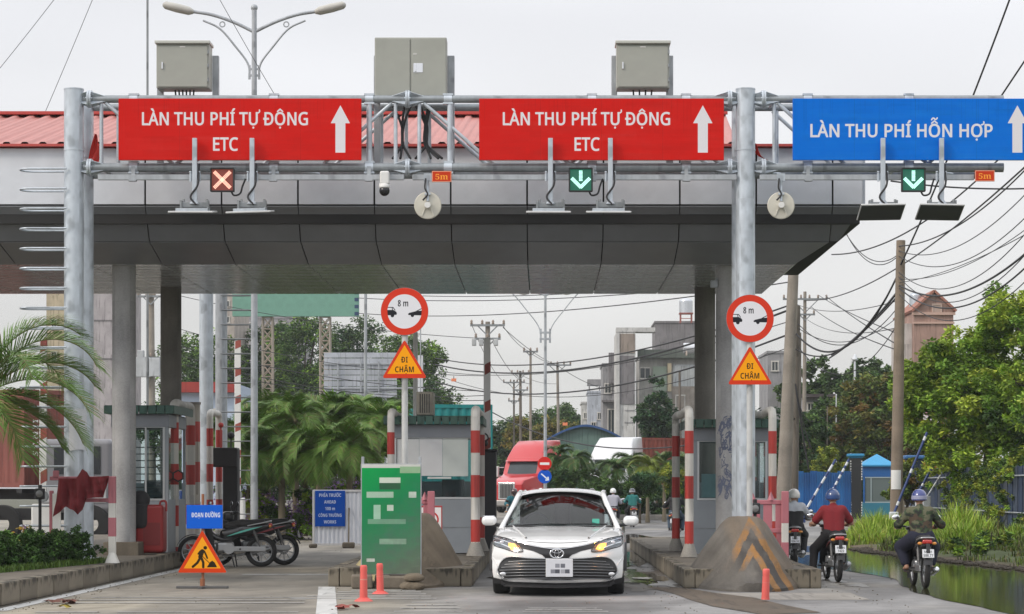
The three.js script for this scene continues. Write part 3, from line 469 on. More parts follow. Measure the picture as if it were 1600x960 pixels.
// pan camera, round antennas, small distance plates, red cloths
{
  const o = thing('dome_camera', 'white pan and tilt camera with black ball under the middle truss', 'camera', V(gx(602), gy(284), GZ + 0.2));
  mk('housing', rb(0.15, 0.21, 0.15, 0.03, 0.005, 0.03, 0), m.white, o); mk('collar', T(lathe([[0, 0.06], [0.085, 0.06], [0.085, 0], [0.07, -0.01], [0, -0.01]]), 0, -0.12, 0), m.white, o);
  mk('lens_ball', sp(0.083, 0, -0.17, 0), M([0.015, 0.015, 0.018], 0.15), o); mk('bracket', bx(0.06, 0.1, 0.1, 0, 0.06, -0.1), m.white, o);
}
function dish(px, label) {
  const o = thing('round_antenna', label, 'antenna', V(gx(px), gy(323), GZ + 0.14)), sc = o.scale.setScalar(1.05), d = M([0.6, 0.58, 0.5], 0.55, 0, { tex: 'paint' });
  const r = mk('disc', T(lathe([[0, -0.02], [0.19, -0.02], [0.205, -0.005], [0.205, 0.012], [0.19, 0.02], [0.06, 0.02], [0.05, 0.06], [0, 0.065]], 36), 0, 0, 0, Math.PI / 2), d, o);
  mk('hub', cy(0.045, 0.05, 0, 0, 0.07, Math.PI / 2), m.white, r);
  for (const s of [-1, 1]) mk('rib', bar(V(s * 0.04, -0.03, 0.025), V(s * 0.09, -0.16, 0.02), 0.02), d, r);
  mk('hanger', [rod(V(0, 0.06, 0.04), V(0, 0.38, 0), 0.022), bx(0.09, 0.03, 0.08, 0, 0.17, 0.02), bx(0.12, 0.12, 0.02, 0, 0.42, 0)], m.galv, o);
  mk('cable', tube([[-0.03, 0.4, 0.04], [-0.04, 0.25, 0.05], [0.0, 0.16, 0.06], [-0.07, 0.07, 0.07]], 0.014, 14, 6), m.cable, o);
}
dish(669, 'round cream antenna disc hanging beside the left five metre plate');
dish(1219, 'round cream antenna disc hanging right of the right gantry post');
for (const [px, py, lb] of [[691, 279, 'small orange five metre plate beside the middle camera'], [1535, 278, 'small orange five metre plate at the right end of the gantry']]) {
  const o = thing('height_plate', lb, 'sign', V(gx(px), gy(py), GZ + 0.22));
  mk('plate', rb(0.31, 0.175, 0.02, 0.006), M('#c8482a', 0.5), o);
  mk('plate_print', plane(0.3, 0.165, 0, 0, 0.012), printMat(256, 140, (g, w, h) => { g.fillStyle = '#e8b89a'; g.fillRect(0, 0, w, h); g.fillStyle = '#c23b1c'; g.fillRect(6, 6, w - 12, h - 12); g.fillStyle = '#f0a040'; vtext(g, '5m', w / 2, h * 0.78, 104, { font: 'serif', sx: 1.1 }); }), o);
  mk('bracket', bx(0.04, 0.12, 0.08, 0, 0, -0.05), m.galvDull, o);
}
const redCloth = M([0.6, 0.04, 0.03], 0.85, 0, { side: THREE.DoubleSide });
for (const [pts, lb] of [[[[143, 205, 0], [139, 232, 0], [136, 248, 0.03]], 'red cloth strip hanging at the left gantry post'], [[[1182, 220, 0], [1186, 236, 0], [1199, 244, 0.05]], 'red cloth strip hanging right of the right gantry post']]) {
  const c = new THREE.CatmullRomCurve3(pts.map(([x, y, z]) => V(gx(x), gy(y), GZ - 0.3 + z)));
  const right = pts[0][0] > 800;
  tag(mk('red_cloth', [grid(8, 16, (u, v) => { const p = c.getPoint(v), w = (right ? 0.1 : 0.16) * (0.25 + 0.75 * Math.sin(Math.min(1, v * 1.4) * 1.5)); return [p.x + (u - 0.3) * w, p.y - u * 0.05 * v, p.z + 0.04 * Math.sin(u * 8 + v * 4)]; })], redCloth), lb, 'cloth');
}
// ---------------------------------------------------------------- toll booths
function booth(x0, x1, z, y0, y1, label, o = {}) {
  const t = thing('toll_booth', label, 'toll booth', [(x0 + x1) / 2, y0, z]), w = x1 - x0, h = y1 - y0, d = 2.0;
  const win0 = o.win0 ?? 0.98, win1 = h - 0.38;
  mk('wall', [rb(w, win0 - 0.02, 0.06, 0.01, 0, (win0 - 0.02) / 2, -0.03), bx(0.06, win1 - win0 + 0.06, 0.06, -w / 2 + 0.03, (win0 + win1) / 2, -0.031), bx(0.06, win1 - win0 + 0.06, 0.06, w / 2 - 0.03, (win0 + win1) / 2, -0.031),
    bx(0.05, win0, d - 0.1, -w / 2 + 0.026, win0 / 2, -d / 2), bx(0.05, win0, d - 0.1, w / 2 - 0.026, win0 / 2, -d / 2), bx(w, win0 + 0.3, 0.05, 0, (win0 + 0.3) / 2, -d + 0.02), bx(w, 0.1, d - 0.2, 0, 0.05, -d / 2)], m.boothWall, t);
  mk('panel_joint', bx(w - 0.04, 0.012, 0.01, 0, win0 * 0.47, 0.001), m.steel, t);
  for (const s of [-1, 1]) mk('corner_post', rb(0.05, h - 0.25, 0.05, 0.008, s * (w / 2 - 0.02), (h - 0.25) / 2, -d + 0.03), m.boothWall, t);
  mk('beam', rb(w + 0.03, 0.24, d + 0.03, 0.015, 0, h - 0.27, -d / 2), M([0.26, 0.28, 0.31], 0.55, 0, { tex: 'paint' }), t);
  const n = Math.floor((w + 0.24) / 0.14), L = (w + 0.24) / n;
  const rf = mk('roof', [bx(w + 0.22, 0.04, d + 0.22, 0, h - 0.02, -d / 2)], m.boothRoof, t);
  for (let i = 0; i < n; i++) mk('roof_tile', rb(L - 0.012, 0.15, 0.03, 0.01, -(w + 0.24) / 2 + (i + 0.5) * L, h - 0.08, 0.125 + (i % 2) * 0.006, -0.06), m.boothRoof, rf);
  for (const s of [-1, 1]) mk('roof_edge', bx(0.03, 0.14, d + 0.22, s * (w / 2 + 0.11), h - 0.08, -d / 2), m.boothRoof, rf);
  const fr = mk('window_frame', [bx(w - 0.12, 0.035, 0.05, 0, win0, -0.02), bx(w - 0.12, 0.035, 0.05, 0, win1, -0.02), bx(0.035, win1 - win0 - 0.035, 0.05, -w / 2 + 0.08, (win0 + win1) / 2, -0.02), bx(0.035, win1 - win0 - 0.035, 0.05, w / 2 - 0.08, (win0 + win1) / 2, -0.02)], M([0.55, 0.57, 0.58], 0.4, 0.4), t);
  mk('pane', bx(w - 0.19, win1 - win0 - 0.035, 0.006, 0, (win0 + win1) / 2, -0.03), m.glass, fr);
  for (const s of [-1, 1]) mk('side_window', bx(0.006, win1 - win0, d - 0.5, s * (w / 2 - 0.03), (win0 + win1) / 2, -d / 2), m.glass, t);
  mk('counter', [bx(w - 0.15, 0.05, 0.5, 0, win0 - 0.03, -0.32), rb(0.4, 0.3, 0.05, 0.01, w * 0.22, win0 + 0.18, -0.3), bx(0.06, 0.12, 0.06, w * 0.22, win0 + 0.03, -0.32)], M([0.06, 0.07, 0.08], 0.5), t);
  if (o.mullion) for (const x of o.mullion) mk('mullion', bx(0.03, win1 - win0 - 0.03, 0.04, x, (win0 + win1) / 2, -0.015), M([0.5, 0.52, 0.53], 0.4, 0.4), t);
  if (o.paper) {
    for (const [a, b, k] of [[-0.5, -0.2, 0], [-0.197, 0.12, 1], [0.123, 0.47, 2]]) mk('paper_sheet', bx((b - a) * (w - 0.22), (win1 - win0) * (0.6 + 0.012 * k), 0.002, (a + b) / 2 * (w - 0.22), win1 - 0.02 - (win1 - win0) * 0.31, -0.018 - 0.003 * k), M([[0.78, 0.8, 0.8], [0.82, 0.83, 0.84], [0.72, 0.77, 0.73]][k], 0.7, 0, { tex: 'paint' }), t);
    mk('notice_strip', bx(0.42, 0.035, 0.004, 0.1, win0 + 0.36, -0.022), m.white, t);
  }
  if (o.poster) mk('poster', bx(0.36, 0.42, 0.003, -w / 2 + 0.32, win0 + 0.24, -0.05), M([0.3, 0.42, 0.45], 0.4, 0, { tex: 'paint' }), t);
  if (o.blinds) mk('blind', Array.from({ length: 8 }, (_, i) => bx(0.5, 0.018, 0.03, w / 2 - 0.38, win0 + 0.1 + i * 0.12, -0.12)), M([0.1, 0.1, 0.1], 0.6), t);
  return t;
}
booth(-2.72, -1.2, -40.9, IH, 2.72, 'grey toll booth on the middle island with white papers in its window', { paper: true });
booth(2.66, 4.03, -40.9, IH - 0.02, 2.66, 'grey toll booth on the right island behind the scribbled concrete column', { mullion: [0.95 - 0.2], poster: true });
booth(-7.75, -6.74, -41.3, IH, 2.92, 'grey toll booth on the left island behind the concrete column', { blinds: true, win0: 0.95, mullion: [0.1] });
{
  const o = thing('air_conditioner', 'beige outdoor air conditioner unit on the roof of the middle booth', 'air conditioner', V(GX(664, 87), 2.725, -41.6)), c = M([0.42, 0.38, 0.31], 0.6, 0, { tex: 'stain' });
  mk('casing', rb(0.3, 0.42, 0.7, 0.02, 0, 0.23, 0), c, o); mk('grille', Array.from({ length: 5 }, (_, i) => bx(0.016, 0.34, 0.01, -0.08 + i * 0.04, 0.23, 0.352)), m.black, o);
  mk('foot', [bx(0.3, 0.03, 0.05, 0, 0.012, 0.25), bx(0.3, 0.03, 0.05, 0, 0.012, -0.25)], m.steel, o);
}
{ const o = thing('roof_post', 'short white post beside the air conditioner behind the middle booth', 'post', V(GX(649, 80), IH, -45)); mk('shaft', cy(0.045, 4.2, 0, 2.1, 0), m.white, o); mk('base_plate', rb(0.2, 0.02, 0.2, 0.005, 0, 0.01, 0), m.steel, o); }
// ---------------------------------------------------------------- red and white guards
function bandedLeg(parent, x, z, y0, y1, r, first, name = 'leg') {
  const L = mk(name, cy(r, y1 - y0, x, (y0 + y1) / 2, z, 0, 0, 0, r, 20), m.whiteDirty, parent);
  for (let y = y1 - first; y > y0 + 0.25; y -= 0.76) mk('red_band', cy(r + 0.003, 0.38, x, y - 0.19, z, 0, 0, 0, r + 0.003, 20), m.red, L);
  return L;
}
function hoop(x, z0, z1, y0, y1, r, label) {
  const o = thing('guard_hoop', label, 'guard hoop', [x, 0, z0]);
  bandedLeg(o, 0, 0, y0, y1 - 0.12, r, 0.22); bandedLeg(o, 0, z1 - z0, y0, y1 - 0.12, r, 0.22);
  mk('top_rail', tube([[0, y1 - 0.13, 0], [0, y1 - 0.05, -0.015], [0, y1, -0.1], [0, y1, (z1 - z0) / 2], [0, y1, z1 - z0 + 0.1], [0, y1 - 0.05, z1 - z0 + 0.015], [0, y1 - 0.13, z1 - z0]], r, 40, 14), m.whiteDirty, o);
  for (const z of [0, z1 - z0]) mk('foot', T(new THREE.CylinderGeometry(r, r * 2.1, 0.24, 8), 0, y0 + 0.12, z), M([0.42, 0.4, 0.36], 0.9, 0, { tex: 'concrete' }), o);
}
hoop(-6.78, -42.2, -44.2, 0, 2.98, 0.085, 'tall red and white guard hoop at the right edge of the left booth');
hoop(-7.14, -49.2, -50.6, IH, 3.05, 0.07, 'thin red and white guard hoop behind the thick striped column');
hoop(-2.64, -39.7, -43.4, IH, 2.74, 0.062, 'red and white guard hoop left of the middle booth');
hoop(-1.17, -39.3, -42.4, IH, 2.76, 0.078, 'red and white guard hoop right of the middle booth');
hoop(2.44, -38.7, -42.6, IH, 2.74, 0.072, 'red and white guard hoop left of the right booth');
hoop(3.86, -38.9, -42.6, IH, 2.74, 0.068, 'red and white guard hoop right of the right booth');
{
  const o = thing('striped_column', 'thick red and white striped column behind the left booth', 'column', [-7.32, 0, -48]);
  const c = mk('shaft', cy(0.15, 2.9, 0, IH + 1.45, 0, 0, 0, 0, 0.15, 28), M([0.5, 0.46, 0.4], 0.8, 0, { tex: 'stain' }), o);
  for (const y of [2.82, 1.98, 1.1]) mk('red_band', cy(0.153, 0.42, 0, y - 0.21, 0, 0, 0, 0, 0.153, 28), m.red, c);
  mk('cap', cy(0.17, 0.05, 0, IH + 2.92, 0, 0, 0, 0, 0.17, 28), m.concrete, o);
}
{
  const o = thing('striped_hexagon', 'small black framed red hexagon plate fixed on the left guard hoop', 'sign', V(GX(276, 86), HYY(744, 86), -42.02));
  mk('frame', T(new THREE.CylinderGeometry(0.115, 0.115, 0.03, 6), 0, 0, 0, Math.PI / 2), m.black, o); mk('face', T(new THREE.CylinderGeometry(0.085, 0.085, 0.01, 6), 0, 0, 0.02, Math.PI / 2), m.red, o);
}
const rust = M([0.36, 0.09, 0.07], 0.7, 0, { tex: 'stain' });
// raised barrier arms: a cabinet with an upright striped arm
function boom(px, s, yA, yB, w, label, box) {
  const o = thing('raised_barrier', label, 'barrier', [GX(px, s), 0, DZ(s)]), arm = mk('arm', rb(w, yB - yA, 0.05, 0.01, 0, (yA + yB) / 2, 0), m.white, o);
  for (let y = yA + 0.25; y < yB - 0.2; y += 0.72) mk('red_stripe', T(ext([[-w / 2 + 0.02, 0], [w / 2 + 0.003, 0.06], [w / 2 + 0.003, 0.26], [-w / 2 + 0.02, 0.2]], 0.056), 0, y, -0.028), rust, arm);
  if (box) { mk('cabinet', rb(...box, 0.03, 0, IH + box[1] / 2, 0.02), M([0.05, 0.05, 0.055], 0.6, 0, { tex: 'paint' }), o); mk('cap', rb(box[0] + 0.04, 0.05, box[2] + 0.04, 0.02, 0, IH + box[1] + 0.02, 0.02), m.black, o); }
  else { mk('cabinet', rb(0.36, 0.9, 0.32, 0.04, 0, IH + 0.45, -0.05), m.white, o); }
  mk('hub', cy(w * 0.8, 0.1, 0, yA + 0.05, 0.06, Math.PI / 2), m.steel, o);
}
boom(67, 95, 1.25, 4.2, 0.12, 'raised red and white barrier arm behind the palm, left of the left gantry post');
boom(318, 68, 1.0, 3.45, 0.12, 'raised white barrier arm beside the thick striped column');
boom(371, 60, 1.2, 5.25, 0.16, 'tall raised barrier arm beside the rear gantry ladder');
boom(761, 82, 1.9, 4.3, 0.13, 'raised red and white barrier arm over the black cabinet right of the middle booth', [0.36, 1.85, 0.4]);
{
  const o = thing('lane_terminal', 'tall black lane terminal with overhanging head behind the parked motorbikes', 'terminal', [GX(352, 72), 0, DZ(72)]);
  mk('pillar', rb(0.32, 2.0, 0.4, 0.02, 0.13, IH + 1.0, 0), m.blackMat, o); mk('head', rb(0.6, 0.42, 0.42, 0.02, -0.02, IH + 1.82, 0.01), m.black, o);
  mk('beacon', [cy(0.02, 0.5, -0.1, IH + 2.25, 0), sp(0.06, -0.1, IH + 2.52, 0)], m.red, o); mk('camera_ball', [sp(0.08, 0.12, IH + 2.3, 0), cy(0.015, 0.25, 0.12, IH + 2.12, 0)], m.black, o);
}
{
  const o = thing('ball_camera', 'small black ball camera on a hook at the barrier right of the middle booth', 'camera', V(GX(758, 83), HYY(689, 83), -43.2));
  mk('hook', tube([[-0.25, 0.1, 0], [-0.12, 0.13, 0], [0.02, 0.12, 0], [0.06, 0.04, 0], [0.02, -0.02, 0]], 0.014, 18), m.black, o); mk('ball', sp(0.06, 0, -0.05, 0), m.black, o);
}
// ---------------------------------------------------------------- concrete noses
function nose(xc, hw, z0, L, h, ax, f, label) {
  const o = thing('crash_nose', label, 'crash barrier', [xc, 0, z0]), n = 130;
  const g = grid(n, 110, (u, v) => {
    const x = (u * 2 - 1), k = 0.25 + 0.75 * Math.pow(v, 0.55), a = Math.abs(x), q = clamp((1 - a) / 0.84), prof = a > 0.985 ? 0 : q - 0.5 * Math.max(0, q - 0.72) * Math.max(0, q - 0.72) / 0.28, top = v === 0 ? 0 : h * (0.1 + 0.9 * sstep(0, 1, Math.min(1, v * 1.1))), round = prof / 0.86 / 1.12;
    const rough = 0.05 * (fbm(x * 3.2 + xc * 9, v * 3.2, 1e6, 91, 5) - 0.5) * (prof > 0 ? 1 : 0);
    return [x * hw * k + ax * prof * v, Math.max(0, top * round * 1.12 + (v > 0 && a < 0.97 ? 0.03 + rough : 0)), -L * v + 0.22 * a * a * v];
  });
  const p = g.attributes.position, c = new Float32Array(p.count * 3);
  for (let i = 0; i < p.count; i++) c.set(f(p.getX(i) - ax * clamp(p.getY(i) / h), p.getY(i), -p.getZ(i) / L, fbm(p.getX(i) * 4 + 30, p.getY(i) * 4 + 10, 1e6, 95, 4)), i * 3);
  g.setAttribute('color', new THREE.BufferAttribute(c, 3));
  const back = []; const q = grid(40, 1, (u, v) => { const k = Math.round(u * 40) / 40, i = Math.round(k * n), j = 110 * (n + 1) + i; return [p.getX(j), p.getY(j) * (1 - v), p.getZ(j)]; }); back.push(q);
  mk('body', [g], M([1, 1, 1], 0.92, 0, { vertexColors: true, tex: 'concrete', bump: 0.008 }), o); mk('back_face', back, M(0x6a6258, 0.9, 0, { side: THREE.DoubleSide }), o);
  return o;
}
nose(2.92, 0.93, -31.9, 2.3, 1.0, 0.06, (x, y, v, n) => {
  const cc = y + 1.65 * Math.abs(x - 0.03), e = 0.14 * (n - 0.5), gray = [0.17, 0.155, 0.135], ye = [0.42, 0.2, 0.05], bl = [0.07, 0.062, 0.055], br = [0.23, 0.18, 0.13];
  let k = cc > 1.02 + e ? br : cc > 0.84 + e ? ye : cc > 0.64 + e ? bl : cc > 0.47 + e ? ye : [0.09, 0.08, 0.07];
  const left = sstep(-0.12, -0.34, x + 0.25 * (y - 0.5) + 0.2 * (n - 0.5)), low = sstep(0.42, 0.2, y + 0.3 * (n - 0.5)) * sstep(0.15, -0.15, x);
  const w = clamp(Math.max(left * 0.85, low * 0.9) + 0.12 + 0.62 * sstep(0.48, 0.68, n)); const f = 0.7 + 0.6 * n;
  return k.map((q, i) => mix(q, gray[i], w) * f * 0.95);
}, 'rounded concrete crash nose with worn yellow and black chevrons on the right island');
nose(-2.08, 0.98, -32.9, 2.4, 1.02, 0.12, (x, y, v, n) => { const k = x < -0.28 && y > 0.1 && x + y * 0.45 < -0.16 ? [0.5, 0.42, 0.22] : [0.17, 0.135, 0.095]; return k.map((q) => q * (0.65 + 0.7 * n) * 1.15); }, 'brown concrete crash nose behind the green board on the middle island');
// small black and white signal lamps and pink plastic barriers near the noses
function pinkBarrier(x0, x1, z, label, postX, slats = 3) {
  const o = thing('pink_barrier', label, 'barrier', [(x0 + x1) / 2, IH, z]), w = x1 - x0, y0 = 0.44, y1 = 0.94;
  mk('rail', rb(w, 0.07, 0.05, 0.012, 0, y1, 0), m.pink, o); mk('rail', rb(w, 0.07, 0.05, 0.012, 0, y0 + 0.06, 0), m.pink, o);
  for (let i = 0; i < slats; i++) { const x = -w / 2 + (i + 0.5) * w / slats; mk('slat', rb(w / slats - 0.05, y1 - y0 - 0.1, 0.03, 0.01, x, (y0 + y1) / 2 + 0.04, -0.005), m.pink, o); mk('foot', rb(0.1, 0.5, 0.04, 0.01, x, 0.25, -0.01), m.pink, o); }
  mk('finial', [T(new THREE.ConeGeometry(0.05, 0.12, 4), -w / 2 + 0.05, y1 + 0.09, 0), T(new THREE.ConeGeometry(0.06, 0.14, 4), 0.05, y1 + 0.1, 0)], m.pink, o);
  const post = mk('post', rb(0.11, 1.02, 0.06, 0.015, postX - (x0 + x1) / 2, 0.6, 0.07), m.whiteDirty, o);
  mk('red_band', rb(0.114, 0.5, 0.064, 0.015, postX - (x0 + x1) / 2, 0.86, 0.07), m.pink, post); mk('red_band', rb(0.114, 0.26, 0.064, 0.015, postX - (x0 + x1) / 2, 0.2, 0.07), m.pink, post);
}
pinkBarrier(3.18, 3.74, -35.6, 'pink plastic barrier with pointed slats behind the chevron nose', 3.72);
pinkBarrier(-2.15, -1.74, -36.6, 'pink plastic barrier half hidden behind the green board', -1.79, 2);
function lampPost(px, py, s, label) {
  const o = thing('signal_lamp', label, 'lamp', V(GX(px, s), IH, DZ(s))), y = HYY(py, s) - IH;
  mk('stem', cy(0.025, y, 0, y / 2, 0), m.black, o); mk('box', rb(0.15, 0.17, 0.1, 0.02, 0, y, 0), m.black, o);
  mk('lens', T(lathe([[0, 0.02], [0.05, 0.012], [0.055, 0]]), 0, y, 0.05, Math.PI / 2), M([0.2, 0.2, 0.2], 0.15), o); mk('cap', cy(0.03, 0.06, 0, y + 0.11, 0), m.black, o);
}
lampPost(1180, 795, 103, 'small black signal lamp behind the chevron nose');
lampPost(62, 772, 100, 'small round grey signal lamp above the hedge at the left');
{
  const o = thing('no_smoking_sign', 'white no smoking board with red ring in front of the middle booth', 'sign', V(GX(673, 95), HYY(820, 95), -37.9)), s = 0.36;
  mk('board', rb(0.38, 0.62, 0.02, 0.006), M([0.4, 0.05, 0.05], 0.5), o);
  mk('print', plane(0.34, 0.56, 0, 0, 0.012), printMat(256, 420, (g, w, h) => { g.fillStyle = '#e6e2e0'; g.fillRect(0, 0, w, h); g.strokeStyle = '#c02626'; g.lineWidth = 20; g.beginPath(); g.arc(w / 2, 150, 90, 0, 7); g.moveTo(66, 90); g.lineTo(190, 212); g.stroke(); g.fillStyle = '#222'; g.fillRect(70, 140, 110, 20); g.fillStyle = '#d8492c'; g.fillRect(20, 330, w - 40, 70); g.fillStyle = '#f0e0d8'; g.fillRect(40, 355, w - 80, 20); g.fillStyle = '#555'; g.fillRect(40, 278, w - 80, 12); g.fillRect(60, 300, w - 120, 10); }), o);
  mk('stand', [rod(V(0, -0.3, -0.03), V(0, -0.84 + 0.28, -0.03), 0.02), rb(0.3, 0.03, 0.2, 0.01, 0, -0.82 + 0.28, -0.03)], m.steel, o);
}
// ---------------------------------------------------------------- warning signs on posts
const ringDraw = (g, w) => {
  g.fillStyle = '#cf3a24'; g.beginPath(); g.arc(w / 2, w / 2, w / 2, 0, 7); g.fill(); g.fillStyle = '#dcdde2'; g.beginPath(); g.arc(w / 2, w / 2, w * 0.36, 0, 7); g.fill();
  g.save(); g.beginPath(); g.arc(w / 2, w / 2, w * 0.36, 0, 7); g.clip(); g.fillStyle = '#23242a';
  const x = (a) => w * a; // two cars nose to tail
  g.beginPath(); g.moveTo(x(0.1), x(0.47)); g.lineTo(x(0.27), x(0.47)); g.lineTo(x(0.33), x(0.51)); g.lineTo(x(0.34), x(0.55)); g.lineTo(x(0.33), x(0.57)); g.lineTo(x(0.1), x(0.585)); g.fill();
  g.beginPath(); g.arc(x(0.245), x(0.585), x(0.038), 0, 7); g.fill(); g.lineWidth = x(0.016); g.strokeStyle = '#23242a'; g.beginPath(); g.moveTo(x(0.1), x(0.415)); g.lineTo(x(0.26), x(0.415)); g.lineTo(x(0.305), x(0.48)); g.moveTo(x(0.24), x(0.415)); g.lineTo(x(0.25), x(0.48)); g.stroke();
  g.beginPath(); g.moveTo(x(0.9), x(0.48)); g.lineTo(x(0.76), x(0.49)); g.lineTo(x(0.6), x(0.53)); g.lineTo(x(0.575), x(0.55)); g.lineTo(x(0.58), x(0.575)); g.lineTo(x(0.9), x(0.585)); g.fill(); g.beginPath(); g.arc(x(0.665), x(0.582), x(0.036), 0, 7); g.fill(); g.beginPath(); g.moveTo(x(0.75), x(0.495)); g.lineTo(x(0.86), x(0.44)); g.stroke();
  g.restore(); g.fillStyle = '#2c2d33'; vtext(g, '8 m', w * 0.47, w * 0.395, w * 0.185, { bold: true, sx: 0.72 });
};
const triPts = (s, r) => { const h = s * 0.866, sh = new THREE.Shape(), p = [[-s / 2, -h / 3], [s / 2, -h / 3], [0, h * 2 / 3]]; for (let i = 0; i < 3; i++) { const [a, b, c] = [p[(i + 2) % 3], p[i], p[(i + 1) % 3]], n = (q) => { const d = [q[0] - b[0], q[1] - b[1]], L = Math.hypot(...d); return [b[0] + d[0] / L * r, b[1] + d[1] / L * r]; }, s0 = n(a), s1 = n(c); i ? sh.lineTo(...s0) : sh.moveTo(...s0); sh.quadraticCurveTo(b[0], b[1], ...s1); } return sh; };
function flatPrint(shape, w, h, cx, cy0, z) { const g = new THREE.ShapeGeometry(shape, 24), p = g.attributes.position, uv = g.attributes.uv; for (let i = 0; i < p.count; i++) uv.setXY(i, (p.getX(i) - cx) / w + 0.5, (p.getY(i) - cy0) / h + 0.5); return keep(g.translate(0, 0, z)); }
function warningPost(px, s, pyDisc, pyTri, y0, label, shaftR) {
  const o = thing('warning_signpost', label, 'road sign', [GX(px, s), 0, DZ(s)]), yd = HYY(pyDisc, s), yt = HYY(pyTri, s), D = 0.71, S = 0.67;
  mk('post', cy(shaftR, yd + 0.2 - y0, 0, (yd + 0.2 + y0) / 2, -0.06, 0, 0, 0, shaftR, 18), M([0.62, 0.63, 0.62], 0.45, 0.1, { tex: 'galv' }), o);
  const a = mk('round_plate', cy(D / 2, 0.012, 0, yd, 0, Math.PI / 2, 0, 0, D / 2, 64), m.galvDull, o);
  const disc = new THREE.Shape(); disc.absarc(0, 0, D / 2 - 0.003, 0, Math.PI * 2);
  mk('round_print', flatPrint(disc, D, D, 0, 0, 0).translate(0, yd, 0.009), printMat(512, 512, ringDraw, 0.4), a);
  const b = mk('triangle_plate', ext(triPts(S, 0.05), 0.012, 0, 0, yt, -0.006), m.galvDull, o);
  mk('triangle_print', flatPrint(triPts(S - 0.004, 0.05), S, S * 0.866, 0, S * 0.866 / 6, 0).translate(0, yt, 0.009), printMat(512, 444, (g, w, h) => {
    g.fillStyle = '#d03c1e'; g.fillRect(0, 0, w, h); g.fillStyle = '#f2a010'; g.beginPath(); g.moveTo(w / 2, h * 0.15); g.lineTo(w * 0.885, h * 0.89); g.lineTo(w * 0.115, h * 0.89); g.closePath(); g.fill(); g.fillStyle = '#30241a'; vtext(g, 'ĐI', w / 2, h * 0.6, 92, { sx: 0.8 }); vtext(g, 'CHẬM', w / 2, h * 0.85, 92, { sx: 0.84 });
  }, 0.4), b);
  for (const y of [yd + 0.1, yd - 0.12, yt + 0.02]) mk('clip', bx(0.14, 0.03, 0.05, 0, y, -0.04), m.steel, o);
}
warningPost(632, 105, 487, 571, 0.3, 'round distance sign over orange triangle on a post behind the green board', 0.047);
warningPost(1172, 105, 498, 581, 0.7, 'round distance sign over orange triangle on a post above the chevron nose', 0.045);
// green notice board on small concrete feet
{
  const o = thing('notice_board', 'green notice board with pale blurred panels standing before the middle island', 'notice board', [GX(611, 109), 0, DZ(109)]), w = 0.84, y0 = 0.2, y1 = 1.79;
  mk('frame', [rb(w + 0.03, y1 - y0, 0.03, 0.006, 0, (y0 + y1) / 2, -0.02)], m.galvDull, o);
  mk('print', plane(w, y1 - y0 - 0.02, 0, (y0 + y1) / 2, 0), printMat(420, 800, (g, W, H) => {
    const lg = g.createLinearGradient(0, 0, W, H); lg.addColorStop(0, '#0c9a4c'); lg.addColorStop(0.4, '#1d7d4d'); lg.addColorStop(0.75, '#4a7a5c'); lg.addColorStop(1, '#75786a'); g.fillStyle = lg; g.fillRect(0, 0, W, H); g.fillStyle = '#c6c8c2'; g.fillRect(0, 0, W, 26); g.fillStyle = '#3f7f62';
    const cells = [[0.3, 0.12, 0.36, 0.05, '#c4cfc0'], [0.3, 0.17, 0.36, 0.06, '#2f5a40'], [0.08, 0.25, 0.46, 0.055, '#9fbba6'], [0.8, 0.25, 0.13, 0.055, '#c2cfc2'], [0.2, 0.37, 0.12, 0.17, '#9fc4ad'], [0.43, 0.37, 0.11, 0.055, '#c4d2c4'], [0.1, 0.5, 0.65, 0.045, '#6f9c80'], [0.3, 0.68, 0.46, 0.05, '#86a78f'], [0.08, 0.86, 0.14, 0.03, '#c9cdc4'], [0.65, 0.02, 0.35, 0.06, '#8fb08c']];
    for (const [x, y, a, b, c] of cells) { g.fillStyle = c; g.fillRect(x * W, y * H, a * W, b * H); }
    for (let i = 0; i < 700; i++) { const x = rnd(), y = rnd(); g.fillStyle = `rgba(90,100,90,${0.1 * clamp(x * 0.6 + y * 0.8 - 0.35)})`; g.fillRect(x * W - 20, y * H - 15, 60, 40); }
  }, 0.5), o);
  for (const s of [-1, 1]) mk('post', rb(0.04, 1.72, 0.04, 0.006, s * (w / 2 - 0.01), 1.03, -0.05), m.galvDull, o);
  const cc = M([0.26, 0.22, 0.17], 0.92, 0, { tex: 'concrete', bump: 0.01 });
  for (const [x, y, ww, h, d, r] of [[-0.42, 0.1, 0.3, 0.2, 0.35, 0.1], [0.05, 0.09, 0.42, 0.18, 0.32, -0.05], [-0.12, 0.1, 0.2, 0.19, 0.3, 0.2]]) mk('concrete_foot', rb(ww, h, d, 0.03, x, y, 0.0, 0, r, 0), cc, o);
}
function rock(x, y, z, r, sx, sy, sz, label, mat, s) {
  const g = new THREE.IcosahedronGeometry(r, 4).scale(sx, sy, sz), p = g.attributes.position, v = V(); for (let i = 0; i < p.count; i++) { v.fromBufferAttribute(p, i); const k = 1 + 0.35 * (fbm(v.x / r * 1.4 + s, (v.y + v.z * 0.7) / r * 1.4 + s * 2, 1e6, 5, 3) - 0.5); p.setXYZ(i, v.x * k, Math.max(-r * sy * 0.6, v.y * k), v.z * k); } g.computeVertexNormals();
  const o = thing('rock', label, 'rock', [x, y, z]); mk('stone', g, mat, o); return o;
}
const rockM = M([0.26, 0.21, 0.15], 0.95, 0, { tex: 'concrete', bump: 0.01 });
rock(-1.86, 0.05, -32.6, 0.15, 1.2, 0.55, 0.9, 'lower rock at the foot of the green board', rockM, 3);
rock(-1.84, 0.17, -32.6, 0.14, 1.1, 0.5, 0.9, 'upper rock balanced on another at the foot of the green board', rockM, 8);
